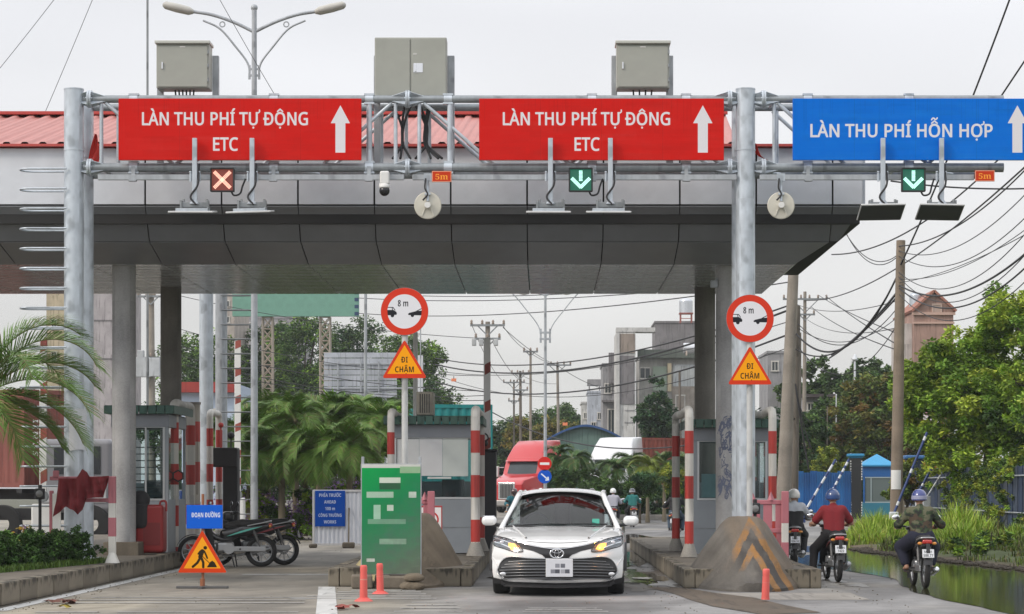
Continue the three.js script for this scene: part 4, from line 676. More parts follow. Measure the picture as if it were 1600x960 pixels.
// flexible posts
function flex(px, py, h, label, bent, base = true) {
  const s = (py - HY) / EYE, o = thing('flexible_post', label, 'bollard', [GX(px, s), 0, DZ(s)]), c = M([0.75, 0.12, 0.1], 0.5, 0, { tex: 'paint' });
  const post = mk('post', T(lathe([[0, h], [0.035, h], [0.045, h - 0.02], [0.045, h - 0.08], [0.04, h - 0.09], [0.045, h - 0.1], [0.05, 0.06], [0.055, 0.03]], 20), 0, 0, 0, 0, 0, bent), c, o);
  if (base) mk('base', T(lathe([[0, 0.05], [0.06, 0.045], [0.1, 0.02], [0.12, 0.004], [0.12, 0]], 24)), c, o);
  mk('sleeve', T(cy(0.0465, 0.05, 0, h - 0.2, 0), 0, 0, 0, 0, 0, bent), M([0.6, 0.25, 0.2], 0.3), o);
}
flex(568, 940, 0.46, 'red flexible post left of the green board, nearer of two', 0);
flex(594, 929, 0.42, 'red flexible post below the green board, farther of two', 0.02);
flex(1196, 941, 0.42, 'orange flexible post in front of the chevron nose', -0.03, false);
// road works stand
{
  const s = 109, o = thing('roadworks_stand', 'roadworks triangle with blue plate above on a low metal stand', 'road sign', [GX(316, s), 0, DZ(s)]), yt = HYY(873, s), yb = HYY(808, s);
  mk('base', [rb(0.74, 0.035, 0.12, 0.008, 0, 0.018, 0), bx(0.06, 0.03, 0.5, 0, 0.02, 0)], M([0.12, 0.12, 0.12], 0.6, 0.4), o);
  mk('post', [cy(0.02, 1.35, 0, 0.68, -0.04), cy(0.035, 0.12, 0, 0.08, 0)], M([0.3, 0.12, 0.06], 0.8, 0.2), o);
  const b = mk('triangle_plate', ext(triPts(0.71, 0.03), 0.012, 0, 0, yt, 0), m.galvDull, o);
  mk('triangle_print', flatPrint(triPts(0.706, 0.03), 0.71, 0.71 * 0.866, 0, 0.71 * 0.866 / 6, 0).translate(0, yt, 0.016), printMat(512, 444, (g, w, h) => {
    g.fillStyle = '#cf4016'; g.fillRect(0, 0, w, h); g.fillStyle = '#eda01c'; g.beginPath(); g.moveTo(w / 2, h * 0.16); g.lineTo(w * 0.875, h * 0.9); g.lineTo(w * 0.125, h * 0.9); g.closePath(); g.fill(); g.fillStyle = '#2c2313'; g.strokeStyle = '#2c2313'; g.lineCap = 'round'; g.lineJoin = 'round';
    const L = (k, ...p) => { g.lineWidth = k * w; g.beginPath(); p.forEach(([x, y], i) => g[i ? 'lineTo' : 'moveTo'](x * w, y * h)); g.stroke(); };
    g.beginPath(); g.arc(0.56 * w, 0.42 * h, 0.037 * w, 0, 7); g.fill(); L(0.085, [0.5, 0.5], [0.46, 0.63]); L(0.05, [0.46, 0.65], [0.4, 0.77], [0.31, 0.86]); L(0.05, [0.48, 0.65], [0.52, 0.76], [0.52, 0.87]); L(0.035, [0.54, 0.5], [0.58, 0.6], [0.6, 0.66]); L(0.035, [0.46, 0.5], [0.42, 0.56]); L(0.014, [0.45, 0.56], [0.65, 0.78]);
    g.beginPath(); g.moveTo(0.59 * w, 0.875 * h); g.lineTo(0.66 * w, 0.75 * h); g.lineTo(0.7 * w, 0.72 * h); g.lineTo(0.75 * w, 0.76 * h); g.lineTo(0.8 * w, 0.875 * h); g.fill();
  }, 0.4), b);
  const p = mk('blue_plate', rb(0.52, 0.34, 0.012, 0.005, 0.03, yb, 0), m.blueSign, o);
  mk('blue_print', plane(0.515, 0.335, 0.03, yb, 0.0075), printMat(512, 333, (g, w, h) => { g.fillStyle = '#0d5ccb'; g.fillRect(0, 0, w, h); g.fillStyle = '#d9dde4'; vtext(g, 'ĐOẠN ĐƯỜNG', w * 0.54, h * 0.52, 92, { sx: 0.66 }); }, 0.45), p);
}
// site hoarding with blue sign
{
  const s = 65, o = thing('site_hoarding', 'white corrugated site panel with a blue roadworks notice behind the parked motorbikes', 'hoarding', [GX(532, s), 0, DZ(s)], 0.06), w = 1.3, h = 1.28, corr = grid(140, 1, (u, v) => { const x = (u - 0.5) * w; return [x, 0.08 + v * h, 0.012 * Math.sin(x * 60)]; });
  mk('sheet', [corr], M([0.74, 0.77, 0.84], 0.55, 0, { tex: 'paint', side: THREE.DoubleSide }), o);
  mk('frame', [bx(w + 0.04, 0.05, 0.04, 0, h + 0.09, 0.01), bx(w + 0.04, 0.05, 0.04, 0, 0.08, 0.01), bx(0.05, h, 0.04, -w / 2, h / 2 + 0.08, 0.011), bx(0.05, h, 0.04, w / 2, h / 2 + 0.08, 0.011)], M([0.6, 0.6, 0.6], 0.5), o);
  const p = mk('blue_plate', rb(0.72, 0.86, 0.015, 0.006, -0.25, h - 0.34, 0.05), m.blueSign, o);
  mk('blue_print', plane(0.71, 0.85, -0.25, h - 0.34, 0.06), printMat(420, 500, (g, W, H) => { g.fillStyle = '#0c4aa8'; g.fillRect(0, 0, W, H); g.fillStyle = '#c3cde0'; [['PHÍA TRƯỚC', 66, 0.86], ['AHEAD', 62, 0.86], ['100 m', 62, 0.86], ['CÔNG TRƯỜNG', 60, 0.8], ['WORKS', 62, 0.86]].forEach(([t, z, sx], i) => vtext(g, t, W / 2, 84 + i * 94, z, { sx: sx * 0.95 })); }, 0.5), p);
  mk('support', [rod(V(0.2, 0.02, 0.4), V(0.2, 0.95, 0.04), 0.02), rb(0.3, 0.14, 0.25, 0.04, 0.2, 0.07, 0.4)], m.concreteDark, o); mk('weight', rb(0.2, 0.1, 0.2, 0.04, -0.65, 0.05, 0.2), m.concreteDark, o);
}
// left island: red cloth on a rail, post, red machine, rock
{
  const s = 101, z = DZ(s), o = thing('rail_barrier', 'pink and white rail barrier with striped post under the dark red cloth', 'barrier', [0, 0, z]), X = (p) => GX(p, s), Y = (p) => HYY(p, s);
  const post = mk('post', rb(0.11, Y(745) - 0.3, 0.08, 0.01, X(175), (Y(745) + 0.3) / 2, 0), m.whiteDirty, o);
  mk('red_band', rb(0.114, 0.42, 0.084, 0.01, X(175), Y(766), 0), m.pink, post); mk('red_band', rb(0.114, 0.3, 0.084, 0.01, X(175), Y(824), 0), m.pink, post);
  mk('foot', T(new THREE.CylinderGeometry(0.06, 0.14, 0.16, 4), X(175), 0.36, 0, 0, Math.PI / 4), m.whiteDirty, o);
  for (const y of [748, 782]) mk('rail', rb(0.98, 0.06, 0.05, 0.01, X(127), Y(y), 0), m.pink, o);
  mk('left_post', [rb(0.06, 0.9, 0.06, 0.01, X(80), 0.95, 0), rb(0.09, 0.12, 0.05, 0.01, X(87), Y(742), 0)], m.pink, o);
  mk('panel', rb(0.14, 0.55, 0.02, 0.006, X(88), 1.08, 0.02), m.white, o);
}
{
  const s = 101, X = (p) => GX(p, s), Y = (p) => HYY(p, s), z = DZ(s) + 0.12;
  const top = (u) => { const k = [[0, 748], [0.35, 748], [0.47, 733], [0.56, 738], [0.62, 746], [1, 744]]; for (let i = 1; i < k.length; i++) if (u <= k[i][0]) return mix(k[i - 1][1], k[i][1], (u - k[i - 1][0]) / (k[i][0] - k[i - 1][0])); return 745; };
  const low = (u) => { const k = [[0, 808], [0.1, 800], [0.2, 792], [0.36, 797], [0.43, 805], [0.5, 797], [0.56, 780], [0.75, 778], [0.9, 778], [1, 750]]; for (let i = 1; i < k.length; i++) if (u <= k[i][0]) return mix(k[i - 1][1], k[i][1], (u - k[i - 1][0]) / (k[i][0] - k[i - 1][0])); return 778; };
  const g = grid(60, 40, (u, v) => { const f = 0.05 * Math.sin(u * 17 + v * 2) + 0.03 * Math.sin(u * 41 - v * 5) + 0.06 * vn(u * 6, v * 5, 1e6, 8); return [X(94 + u * 78 - (1 - u) * v * 6), Y(mix(top(u), low(u), v)), z + f * (0.2 + v)]; });
  tag(mk('red_cloth', [g], M([0.14, 0.012, 0.016], 0.9, 0, { side: THREE.DoubleSide })), 'dark red cloth draped over the rail before the left gantry post', 'cloth');
}
{
  const s = 88, o = thing('red_machine', 'red box shaped machine with black cover beside the left concrete column', 'machine', [GX(236, s), IH, DZ(s) + 0.2]), r = M([0.32, 0.025, 0.025], 0.45, 0, { tex: 'paint' });
  mk('casing', rb(0.5, 0.85, 0.45, 0.06, 0.03, 0.44, 0), r, o); mk('cover', [rb(0.34, 0.5, 0.3, 0.1, -0.15, 0.68, 0.12), sp(0.17, -0.14, 0.95, 0.1)], m.blackMat, o); mk('panel', rb(0.3, 0.4, 0.01, 0.005, 0.08, 0.35, 0.228), M([0.2, 0.02, 0.02], 0.5), o); mk('handle', tube([[0.2, 0.85, 0.1], [0.22, 0.92, 0.1], [0.3, 0.92, 0.1], [0.32, 0.75, 0.12]], 0.02), r, o);
}
rock(-7.95, 0.45, -35.6, 0.28, 1.25, 0.85, 1, 'rounded rock with a yellow top among the plants at the left', M([0.4, 0.25, 0.06], 0.95, 0, { tex: 'concrete', bump: 0.01 }), 21);
// litter
function litter(px, py, n, spread, label, cat, cols) { const s = (py - HY) / EYE, gs = []; for (let i = 0; i < n; i++) gs.push(T(grid(3, 3, (u, v) => [(u - 0.5) * 0.16, 0.03 * Math.sin(u * 3) + 0.012, (v - 0.5) * 0.09]), GX(px, s) + rr(-spread, spread), 0.01, DZ(s) + rr(-0.3, 0.3), rr(-0.2, 0.2), rr(0, 6), 0)); tag(mk('litter', gs, M(cols, 0.9, 0, { side: THREE.DoubleSide })), label, cat); }
litter(97, 943, 10, 0.18, 'brown dead leaves on the road near the left kerb', 'leaves', [0.12, 0.045, 0.03]);
litter(99, 953, 2, 0.03, 'single yellow leaf on the road at the lower left', 'leaf', [0.28, 0.22, 0.03]);
litter(541, 952, 4, 0.08, 'crushed red scrap on the road beside the white lane line', 'scrap', [0.25, 0.06, 0.045]);
// ---------------------------------------------------------------- white car (local: front at z = 0 looking to +z, ground at y = 0)
{
  const o = thing('sedan_car', 'white sedan with lit orange turn lamps driving out of the middle lane', 'car', [0.17, 0, -30.55], -0.035);
  const paint = M([0.74, 0.745, 0.74], 0.22, 0, { clearcoat: 1, clearcoatRoughness: 0.04 }), blk = M([0.012, 0.012, 0.013], 0.35), trim = M([0.02, 0.02, 0.022], 0.6), lampGlass = M([0.85, 0.88, 0.9], 0.04, 0, { transmission: 1, ior: 1.45 });
  const lerpT = (k, x) => { if (x <= k[0][0]) return k[0][1]; for (let i = 1; i < k.length; i++) if (x <= k[i][0]) return mix(k[i - 1][1], k[i][1], sstep(0, 1, (x - k[i - 1][0]) / (k[i][0] - k[i - 1][0])) * 0.5 + 0.5 * (x - k[i - 1][0]) / (k[i][0] - k[i - 1][0])); return k[k.length - 1][1]; };
  // front skin: how far it lies back (negative z) at (x, y)
  const FZ = (x, y) => { const a = Math.abs(x); return -0.36 * Math.pow(a / 0.92, 3.2) - 0.03 * Math.pow(a / 0.5, 2) * (a < 0.5 ? 1 : 1) * 0.3 + lerpT([[0.15, -0.10], [0.24, -0.02], [0.36, 0], [0.48, -0.035], [0.56, -0.03], [0.64, -0.06], [0.7, -0.1], [0.74, -0.15], [0.78, -0.24]], y); };
  const W = (d) => lerpT([[0, 0.885], [0.5, 0.895], [0.9, 0.915], [1.4, 0.92], [3.6, 0.92], [4.3, 0.9], [4.7, 0.86], [4.88, 0.76]], d);
  const H = (d) => lerpT([[0, 0.755], [0.3, 0.8], [0.8, 0.87], [1.3, 0.93], [1.6, 0.94], [3.4, 0.97], [4.0, 1.06], [4.6, 1.05], [4.88, 0.95]], d);
  const S = (d) => lerpT([[0, 0.7], [0.3, 0.75], [0.8, 0.84], [1.3, 0.9], [3.4, 0.95], [4.2, 0.98], [4.88, 0.85]], d);
  const sect = (d) => { const w = W(d), h = H(d), s = S(d); return new THREE.CatmullRomCurve3([[0, h], [0.25 * w, h + 0.004], [0.48 * w, h - 0.008], [0.62 * w, h - 0.016 + 0.012], [0.78 * w, mix(h, s, 0.45) + 0.005], [0.91 * w, s - 0.005], [0.975 * w, s - 0.08], [w, s - 0.22], [0.995 * w, 0.48], [0.985 * w, 0.3], [0.95 * w, 0.17]].map(([x, y]) => V(x, y, 0))); };
  const NU = 56, outline = (d) => { const c = sect(d).getPoints(NU / 2), r = []; for (let i = NU / 2; i > 0; i--) r.push([-c[i].x, c[i].y]); for (const p of c) r.push([p.x, p.y]); return r; };
  const o0 = outline(0), stations = [0.52, 0.7, 0.9, 1.1, 1.4, 1.8, 2.4, 3, 3.5, 4, 4.3, 4.6, 4.78, 4.88];
  const arch = (d, y) => Math.min(...[0.92, 3.74].map((c) => Math.hypot(d - c, y - 0.32)));
  const rows = [o0.map(([x, y]) => [x, y, FZ(x, y)])];
  for (let k = 1; k < 5; k++) { const oo = outline(0.52 * k / 5); rows.push(oo.map(([x, y], i) => { const z0 = rows[0][i][2], t = k / 5; return [x, y, mix(z0, -0.52, t * t * 0.35 + t * 0.65)]; })); }
  for (const d of stations) rows.push(outline(d).map(([x, y]) => [x, y, -d]));
  const nr = rows.length - 1;
  const side = grid(NU, nr, (u, v) => rows[Math.round(v * nr)][Math.round(u * NU)]);
  // front fascia between mirrored outline points
  const front = grid(48, NU / 2, (u, v) => { const i = Math.round(v * NU / 2), [x, y] = o0[i], xx = mix(x, -x, u), yy = y + (Math.abs(x) > 0 ? 0 : 0); return [xx, yy, FZ(xx, yy)]; });
  const back = grid(30, NU / 2, (u, v) => { const i = Math.round(v * NU / 2), [x, y] = rows[nr][i]; return [mix(x, -x, u), y, -4.88 - 0.05 * (1 - Math.pow(u * 2 - 1, 2))]; });
  mk('body', [side, front, back], paint, o);
  // greenhouse
  const gw = (d, t) => mix(lerpT([[1.2, 0.76], [2.2, 0.8], [3.4, 0.78], [4.1, 0.66]], d), lerpT([[1.9, 0.565], [2.6, 0.585], [3.3, 0.54]], d), t);
  const base = [[1.22, 0.915], [4.05, 1.05]], topF = [1.98, 1.385], topR = [3.25, 1.36];
  const roofY = (d) => 1.44 - 0.085 * Math.pow((d - 2.55) / 0.62, 2) * 0.6;
  const roof = grid(24, 20, (u, v) => { const d = mix(1.93, 3.28, v), x = (u * 2 - 1), w = gw(d, 1) + 0.018; return [x * w, roofY(d) - 0.05 * x * x - 0.02 * Math.pow(Math.abs(x), 8), -d]; });
  mk('roof', roof, paint, o);
  const glassM = M([0.42, 0.5, 0.5], 0.02, 0, { transmission: 1, ior: 1.5 }), sideG = M([0.02, 0.025, 0.025], 0.05);
  const wsTop = (x) => [topF[0] + 0.1 * x * x, roofY(1.95) - 0.05 * x * x - 0.012], wsBot = (x) => [1.2 + 0.2 * x * x, 0.925 - 0.012 * x * x];
  mk('windshield', [grid(24, 10, (u, v) => { const x = u * 2 - 1, [d0, y0] = wsBot(x), [d1, y1] = wsTop(x); return [x * mix(0.735, 0.56, v), mix(y0, y1, v) + 0.02 * Math.sin(v * Math.PI), -mix(d0, d1, v)]; })], glassM, o);
  for (const s of [-1, 1]) {
    const pil = tube([[s * 0.84, 0.8, -1.15], [s * 0.785, 0.93, -1.38], [s * 0.735, 1.03, -1.55], [s * 0.66, 1.19, -1.78], [s * 0.6, 1.34, -2.02], [s * 0.59, 1.37, -2.3], [s * 0.6, 1.375, -2.8], [s * 0.57, 1.33, -3.3], [s * 0.66, 1.15, -3.8], [s * 0.76, 0.96, -4.2]], 0.038, 60, 10);
    mk('pillar', pil, paint, o);
    mk('pillar_edge', tube([[s * 0.735, 0.935, -1.39], [s * 0.66, 1.13, -1.69], [s * 0.575, 1.35, -2.04]], 0.018, 20, 6), blk, o);
    mk('side_window', grid(20, 6, (u, v) => { const d = mix(mix(1.5, 2.15, v), mix(3.95, 3.25, v), u); return [s * mix(0.8, 0.6, v), mix(0.93, 1.35, v), -d]; }), sideG, o);
    mk('sill', bx(0.05, 0.1, 1.7, s * 0.87, 0.2, -2.3), trim, o);
    const mr = mk('wing_mirror', [rb(0.215, 0.135, 0.13, 0.06, s * 0.985, 0.985, -1.5)], paint, o);
    mk('mirror_stalk', rb(0.2, 0.05, 0.07, 0.02, s * 0.88, 0.93, -1.5, 0, 0, s * 0.2), blk, mr); mk('mirror_glass', rb(0.17, 0.11, 0.01, 0.004, s * 1.0, 1.0, -1.57), M([0.6, 0.62, 0.65], 0.05, 1), mr);
    for (const d of [0.92, 3.74]) {
      const w = new THREE.Group(); w.name = 'wheel'; o.add(w); w.position.set(s * 0.78, 0.325, -d);
      mk('tyre', T(lathe([[0.2, -0.11], [0.3, -0.11], [0.322, -0.09], [0.325, -0.03], [0.319, -0.025], [0.325, -0.02], [0.325, 0.02], [0.319, 0.025], [0.325, 0.03], [0.322, 0.09], [0.3, 0.11], [0.2, 0.11]], 40), 0, 0, 0, 0, 0, Math.PI / 2), m.rubber, w);
      mk('rim', [T(lathe([[0.205, -0.1], [0.19, -0.09], [0.19, 0.09], [0.205, 0.1]], 32), 0, 0, 0, 0, 0, Math.PI / 2), cy(0.05, 0.05, s * 0.09, 0, 0, 0, 0, Math.PI / 2), ...Array.from({ length: 10 }, (_, i) => { const a = i * Math.PI / 5; return bar(V(s * 0.085, 0, 0), V(s * 0.085, 0.195 * Math.cos(a), 0.195 * Math.sin(a)), 0.03, 0.02); })], M([0.5, 0.5, 0.52], 0.3, 0.8), w);
    }
    // arches read as dark gaps
    for (const d of [0.92, 3.74]) mk('wheel_arch', T(new THREE.TorusGeometry(0.36, 0.03, 8, 24, Math.PI), s * 0.9, 0.325, -d, 0, Math.PI / 2), trim, o);
  }
  mk('underbody', [bx(1.5, 0.1, 4.3, 0, 0.2, -2.4), bx(1.66, 0.4, 0.5, 0, 0.33, -0.95)], trim, o);
  // cabin
  const dk = M([0.03, 0.03, 0.032], 0.8), beige = M([0.3, 0.27, 0.23], 0.8);
  mk('dashboard', [rb(1.36, 0.14, 0.5, 0.05, 0, 0.87, -1.72), T(new THREE.TorusGeometry(0.18, 0.018, 8, 28), -0.36, 0.92, -2.05, -0.4)], dk, o);
  for (const x of [-0.36, 0.36]) mk('seat', [rb(0.5, 0.62, 0.16, 0.07, x, 0.92, -2.62, -0.2), rb(0.26, 0.18, 0.1, 0.05, x, 1.25, -2.72)], beige, o);
  mk('rear_bench', [rb(1.2, 0.5, 0.16, 0.07, 0, 0.92, -3.5, -0.2), bx(1.4, 0.03, 3.2, 0, 0.5, -2.6)], dk, o);
  mk('roof_lining', grid(10, 8, (u, v) => { const d = mix(1.97, 3.26, v), x = (u * 2 - 1); return [x * 0.55, roofY(d) - 0.05 * x * x - 0.035, -d]; }), dk, o);
  mk('rear_screen', grid(10, 6, (u, v) => [(u * 2 - 1) * mix(0.56, 0.5, v), mix(1.06, 1.33, v), -mix(4.0, 3.3, v)]), sideG, o);
  mk('inner_mirror', rb(0.2, 0.055, 0.03, 0.015, 0, 1.31, -2.08), dk, o);
  mk('sticker', plane(0.1, 0.1, 0.5, 0.965, -1.35).rotateX(0), M([0.1, 0.5, 0.38], 0.6), o);
  mk('top_tint', [grid(16, 2, (u, v) => { const x = u * 2 - 1, [d0, y0] = wsBot(x), [d1, y1] = wsTop(x), t = mix(0.86, 0.99, v); return [x * mix(0.735, 0.56, t), mix(y0, y1, t) + 0.02 * Math.sin(t * Math.PI) - 0.012, -mix(d0, d1, t) - 0.006]; })], M([0.06, 0.012, 0.014], 0.6), o);
  mk('wiper', [tube([[-0.62, 0.925, -1.23], [-0.2, 0.945, -1.22], [0.1, 0.945, -1.21]], 0.01, 12, 6), tube([[0.02, 0.945, -1.2], [0.4, 0.945, -1.22], [0.66, 0.94, -1.26]], 0.01, 12, 6), rb(1.5, 0.02, 0.1, 0.01, 0, 0.915, -1.2)], blk, o);
  // pieces laid on the front skin: an outline in (x, y), filled and pushed out
  const onSkin = (pts, off, cell = 0.018) => {
    const sh = shapeOf(pts), xs = pts.map((p) => p[0]), ys = pts.map((p) => p[1]), x0 = Math.min(...xs), x1 = Math.max(...xs), y0 = Math.min(...ys), y1 = Math.max(...ys), nx = Math.max(2, Math.ceil((x1 - x0) / cell));
    // columns: clip the outline at each x to its lowest and highest y
    const span = (x) => { let lo = 1e9, hi = -1e9; for (let i = 0; i < pts.length; i++) { const [ax, ay] = pts[i], [bx2, by] = pts[(i + 1) % pts.length]; if ((ax <= x && bx2 >= x) || (bx2 <= x && ax >= x)) { const t = bx2 === ax ? 0 : (x - ax) / (bx2 - ax), y = mix(ay, by, t); lo = Math.min(lo, y); hi = Math.max(hi, y); if (bx2 === ax) { lo = Math.min(lo, by); hi = Math.max(hi, by); } } } return [lo, hi]; };
    return grid(nx, 8, (u, v) => { const x = clamp(mix(x0, x1, u), x0 + 1e-4, x1 - 1e-4), [lo, hi] = span(x), y = mix(lo, hi, v); return [x, y, FZ(x, y) + off]; });
  };
  const px = (x) => (x - 873) / 117, py = (y) => EYE - (y - HY) / 117, Q = (l) => l.map(([x, y]) => [px(x), py(y)]);
  const mir = (l) => l.map(([x, y]) => [-x, y]);
  const strip3 = (pts, r, off, n = 30) => tube(pts.map(([x, y]) => V(x, y, FZ(x, y) + off)), r, n, 6);
  // upper bar, emblem
  mk('upper_grille', [onSkin(Q([[806, 845], [830, 851], [852, 855], [873, 856], [894, 855], [916, 851], [940, 845], [934, 856], [910, 861], [896, 867], [886, 877], [873, 879], [860, 877], [850, 867], [836, 861], [812, 856]]), 0.006)], blk, o);
  mk('grille_chrome', [strip3(Q([[810, 847], [835, 853], [873, 857.5], [911, 853], [936, 847]]), 0.006, 0.012)], m.chrome, o);
  const em = (rx, ry, x, y, r = 0.009) => { const g = new THREE.TorusGeometry(1, 0.13, 8, 36); g.scale(rx, ry, r * 5); return g.translate(x, y, FZ(0, 0.6) + 0.03); };
  mk('emblem', [em(0.088, 0.06, 0, py(865)), em(0.03, 0.05, 0, py(865)), em(0.062, 0.026, 0, py(861))], m.chrome, o);
  // headlamps
  for (const s of [-1, 1]) {
    const L = (l) => s < 0 ? Q(l) : mir(Q(l)), lampPts = L([[771, 838], [783, 840], [800, 844], [810, 850], [820, 861.5], [806, 862], [790, 858], [772, 852]]);
    const h = mk('headlamp', [onSkin(lampPts, 0.004, 0.012)], M([0.16, 0.165, 0.17], 0.2, 0.6), o);
    mk('lamp_bezel', [strip3([...lampPts, lampPts[0]], 0.006, 0.008, 60)], blk, h);
    mk('lamp_bar', [strip3(L([[774, 848], [788, 852], [801, 857]]), 0.012, 0.008), strip3(L([[774, 842], [787, 845], [799, 849]]), 0.008, 0.008)], M([0.8, 0.82, 0.84], 0.12, 0.7), h);
    mk('projector', [sp(0.034, L([[786, 849]])[0][0], L([[786, 849]])[0][1], FZ(...L([[786, 849]])[0]) + 0.0, 1, 1, 0.5)], M([0.5, 0.55, 0.6], 0.05, 0.5), h);
    mk('turn_lamp', [onSkin(L([[796, 848], [806, 850], [813, 858], [803, 859.5], [797, 856]]), 0.012, 0.01)], M([0.9, 0.45, 0.1], 0.3, 0, { emissive: lin([1, 0.42, 0.06]), emissiveIntensity: 1.3 }), h);
    mk('lens', [onSkin(lampPts, 0.024, 0.012)], lampGlass, h);
    const lampP = L([[804, 854]])[0]; const pl = new THREE.PointLight(0xff9a2a, 0.25, 3, 2); pl.position.set(lampP[0], lampP[1], FZ(...lampP) + 0.05); pl.castShadow = true; pl.name = 'turn_lamp_light'; h.add(pl);
    mk('fog_lamp', [sp(0.03, s * 0.72, py(897), FZ(0.72, py(897)) + 0.02, 1.6, 0.8, 0.5)], M([0.7, 0.72, 0.74], 0.1, 0.6), o);
    mk('bumper_corner', [onSkin(L([[770, 903], [780, 905], [797, 909], [803, 914], [772, 913]]), 0.006)], trim, o);
    mk('bumper_crease', [strip3(L([[771, 872], [779, 884], [778, 897], [790, 903]]), 0.008, 0.002)], paint, o);
    mk('hood_crease', [tube([V(s * 0.42, 0.775, -0.24), V(s * 0.5, 0.835, -0.55), V(s * 0.58, 0.885, -0.9), V(s * 0.64, 0.92, -1.2)], 0.012, 20, 6)], paint, o);
  }
  mk('hood_gap', [strip3(Q([[802, 842], [830, 846.5], [873, 848.5], [916, 846.5], [944, 842]]), 0.0035, 0.003), ...[-1, 1].map((s) => tube([V(s * 0.62, 0.742, -0.3), V(s * 0.7, 0.805, -0.55), V(s * 0.745, 0.868, -0.9), V(s * 0.76, 0.91, -1.2)], 0.0035, 20, 5))], blk, o);
  const lower = [[779, 892], [784, 880], [791, 873], [803, 870], [830, 872], [873, 873], [916, 872], [943, 870], [955, 873], [962, 880], [967, 892], [960, 904], [873, 906], [786, 904]];
  mk('lower_grille', [onSkin(Q(lower), 0.004)], blk, o);
  for (let i = 0; i < 7; i++) { const y = 875.5 + i * 4.6, w = [76, 82, 87, 90, 92, 91, 88][i]; mk('grille_slat', [strip3(Q([[873 - w, y + 2.5], [873 - w * 0.6, y + 0.6], [873 - 18, y], [873 + 18, y], [873 + w * 0.6, y + 0.6], [873 + w, y + 2.5]]), 0.0085, 0.014, 40)], M([0.16, 0.165, 0.17], 0.3, 0.7), o); }
  mk('grille_frame', [strip3(Q([...lower.slice(0, 14), lower[0]]), 0.009, 0.008, 80)], M([0.45, 0.46, 0.47], 0.25, 0.8), o);
  mk('lip', [onSkin(Q([[786, 909], [873, 911], [960, 909], [958, 917], [873, 919], [788, 917]]), 0.01)], trim, o);
  mk('number_plate', [rb(0.36, 0.24, 0.012, 0.006, px(877), py(887), FZ(0, 0.4) + 0.03)], m.white, o);
  mk('plate_print', plane(0.35, 0.23, px(877), py(887), FZ(0, 0.4) + 0.0375), printMat(128, 86, (g, w, h) => { g.fillStyle = '#cfd1d6'; g.fillRect(0, 0, w, h); for (const [x, y, c] of [[52, 22, '#8d8f96'], [78, 22, '#6e7078'], [30, 50, '#83858c'], [52, 50, '#55575e'], [78, 50, '#a2a4aa'], [100, 50, '#5d5f66']]) { g.fillStyle = c; g.fillRect(x - 8, y, 22, 20); } }, 0.5), o);
}
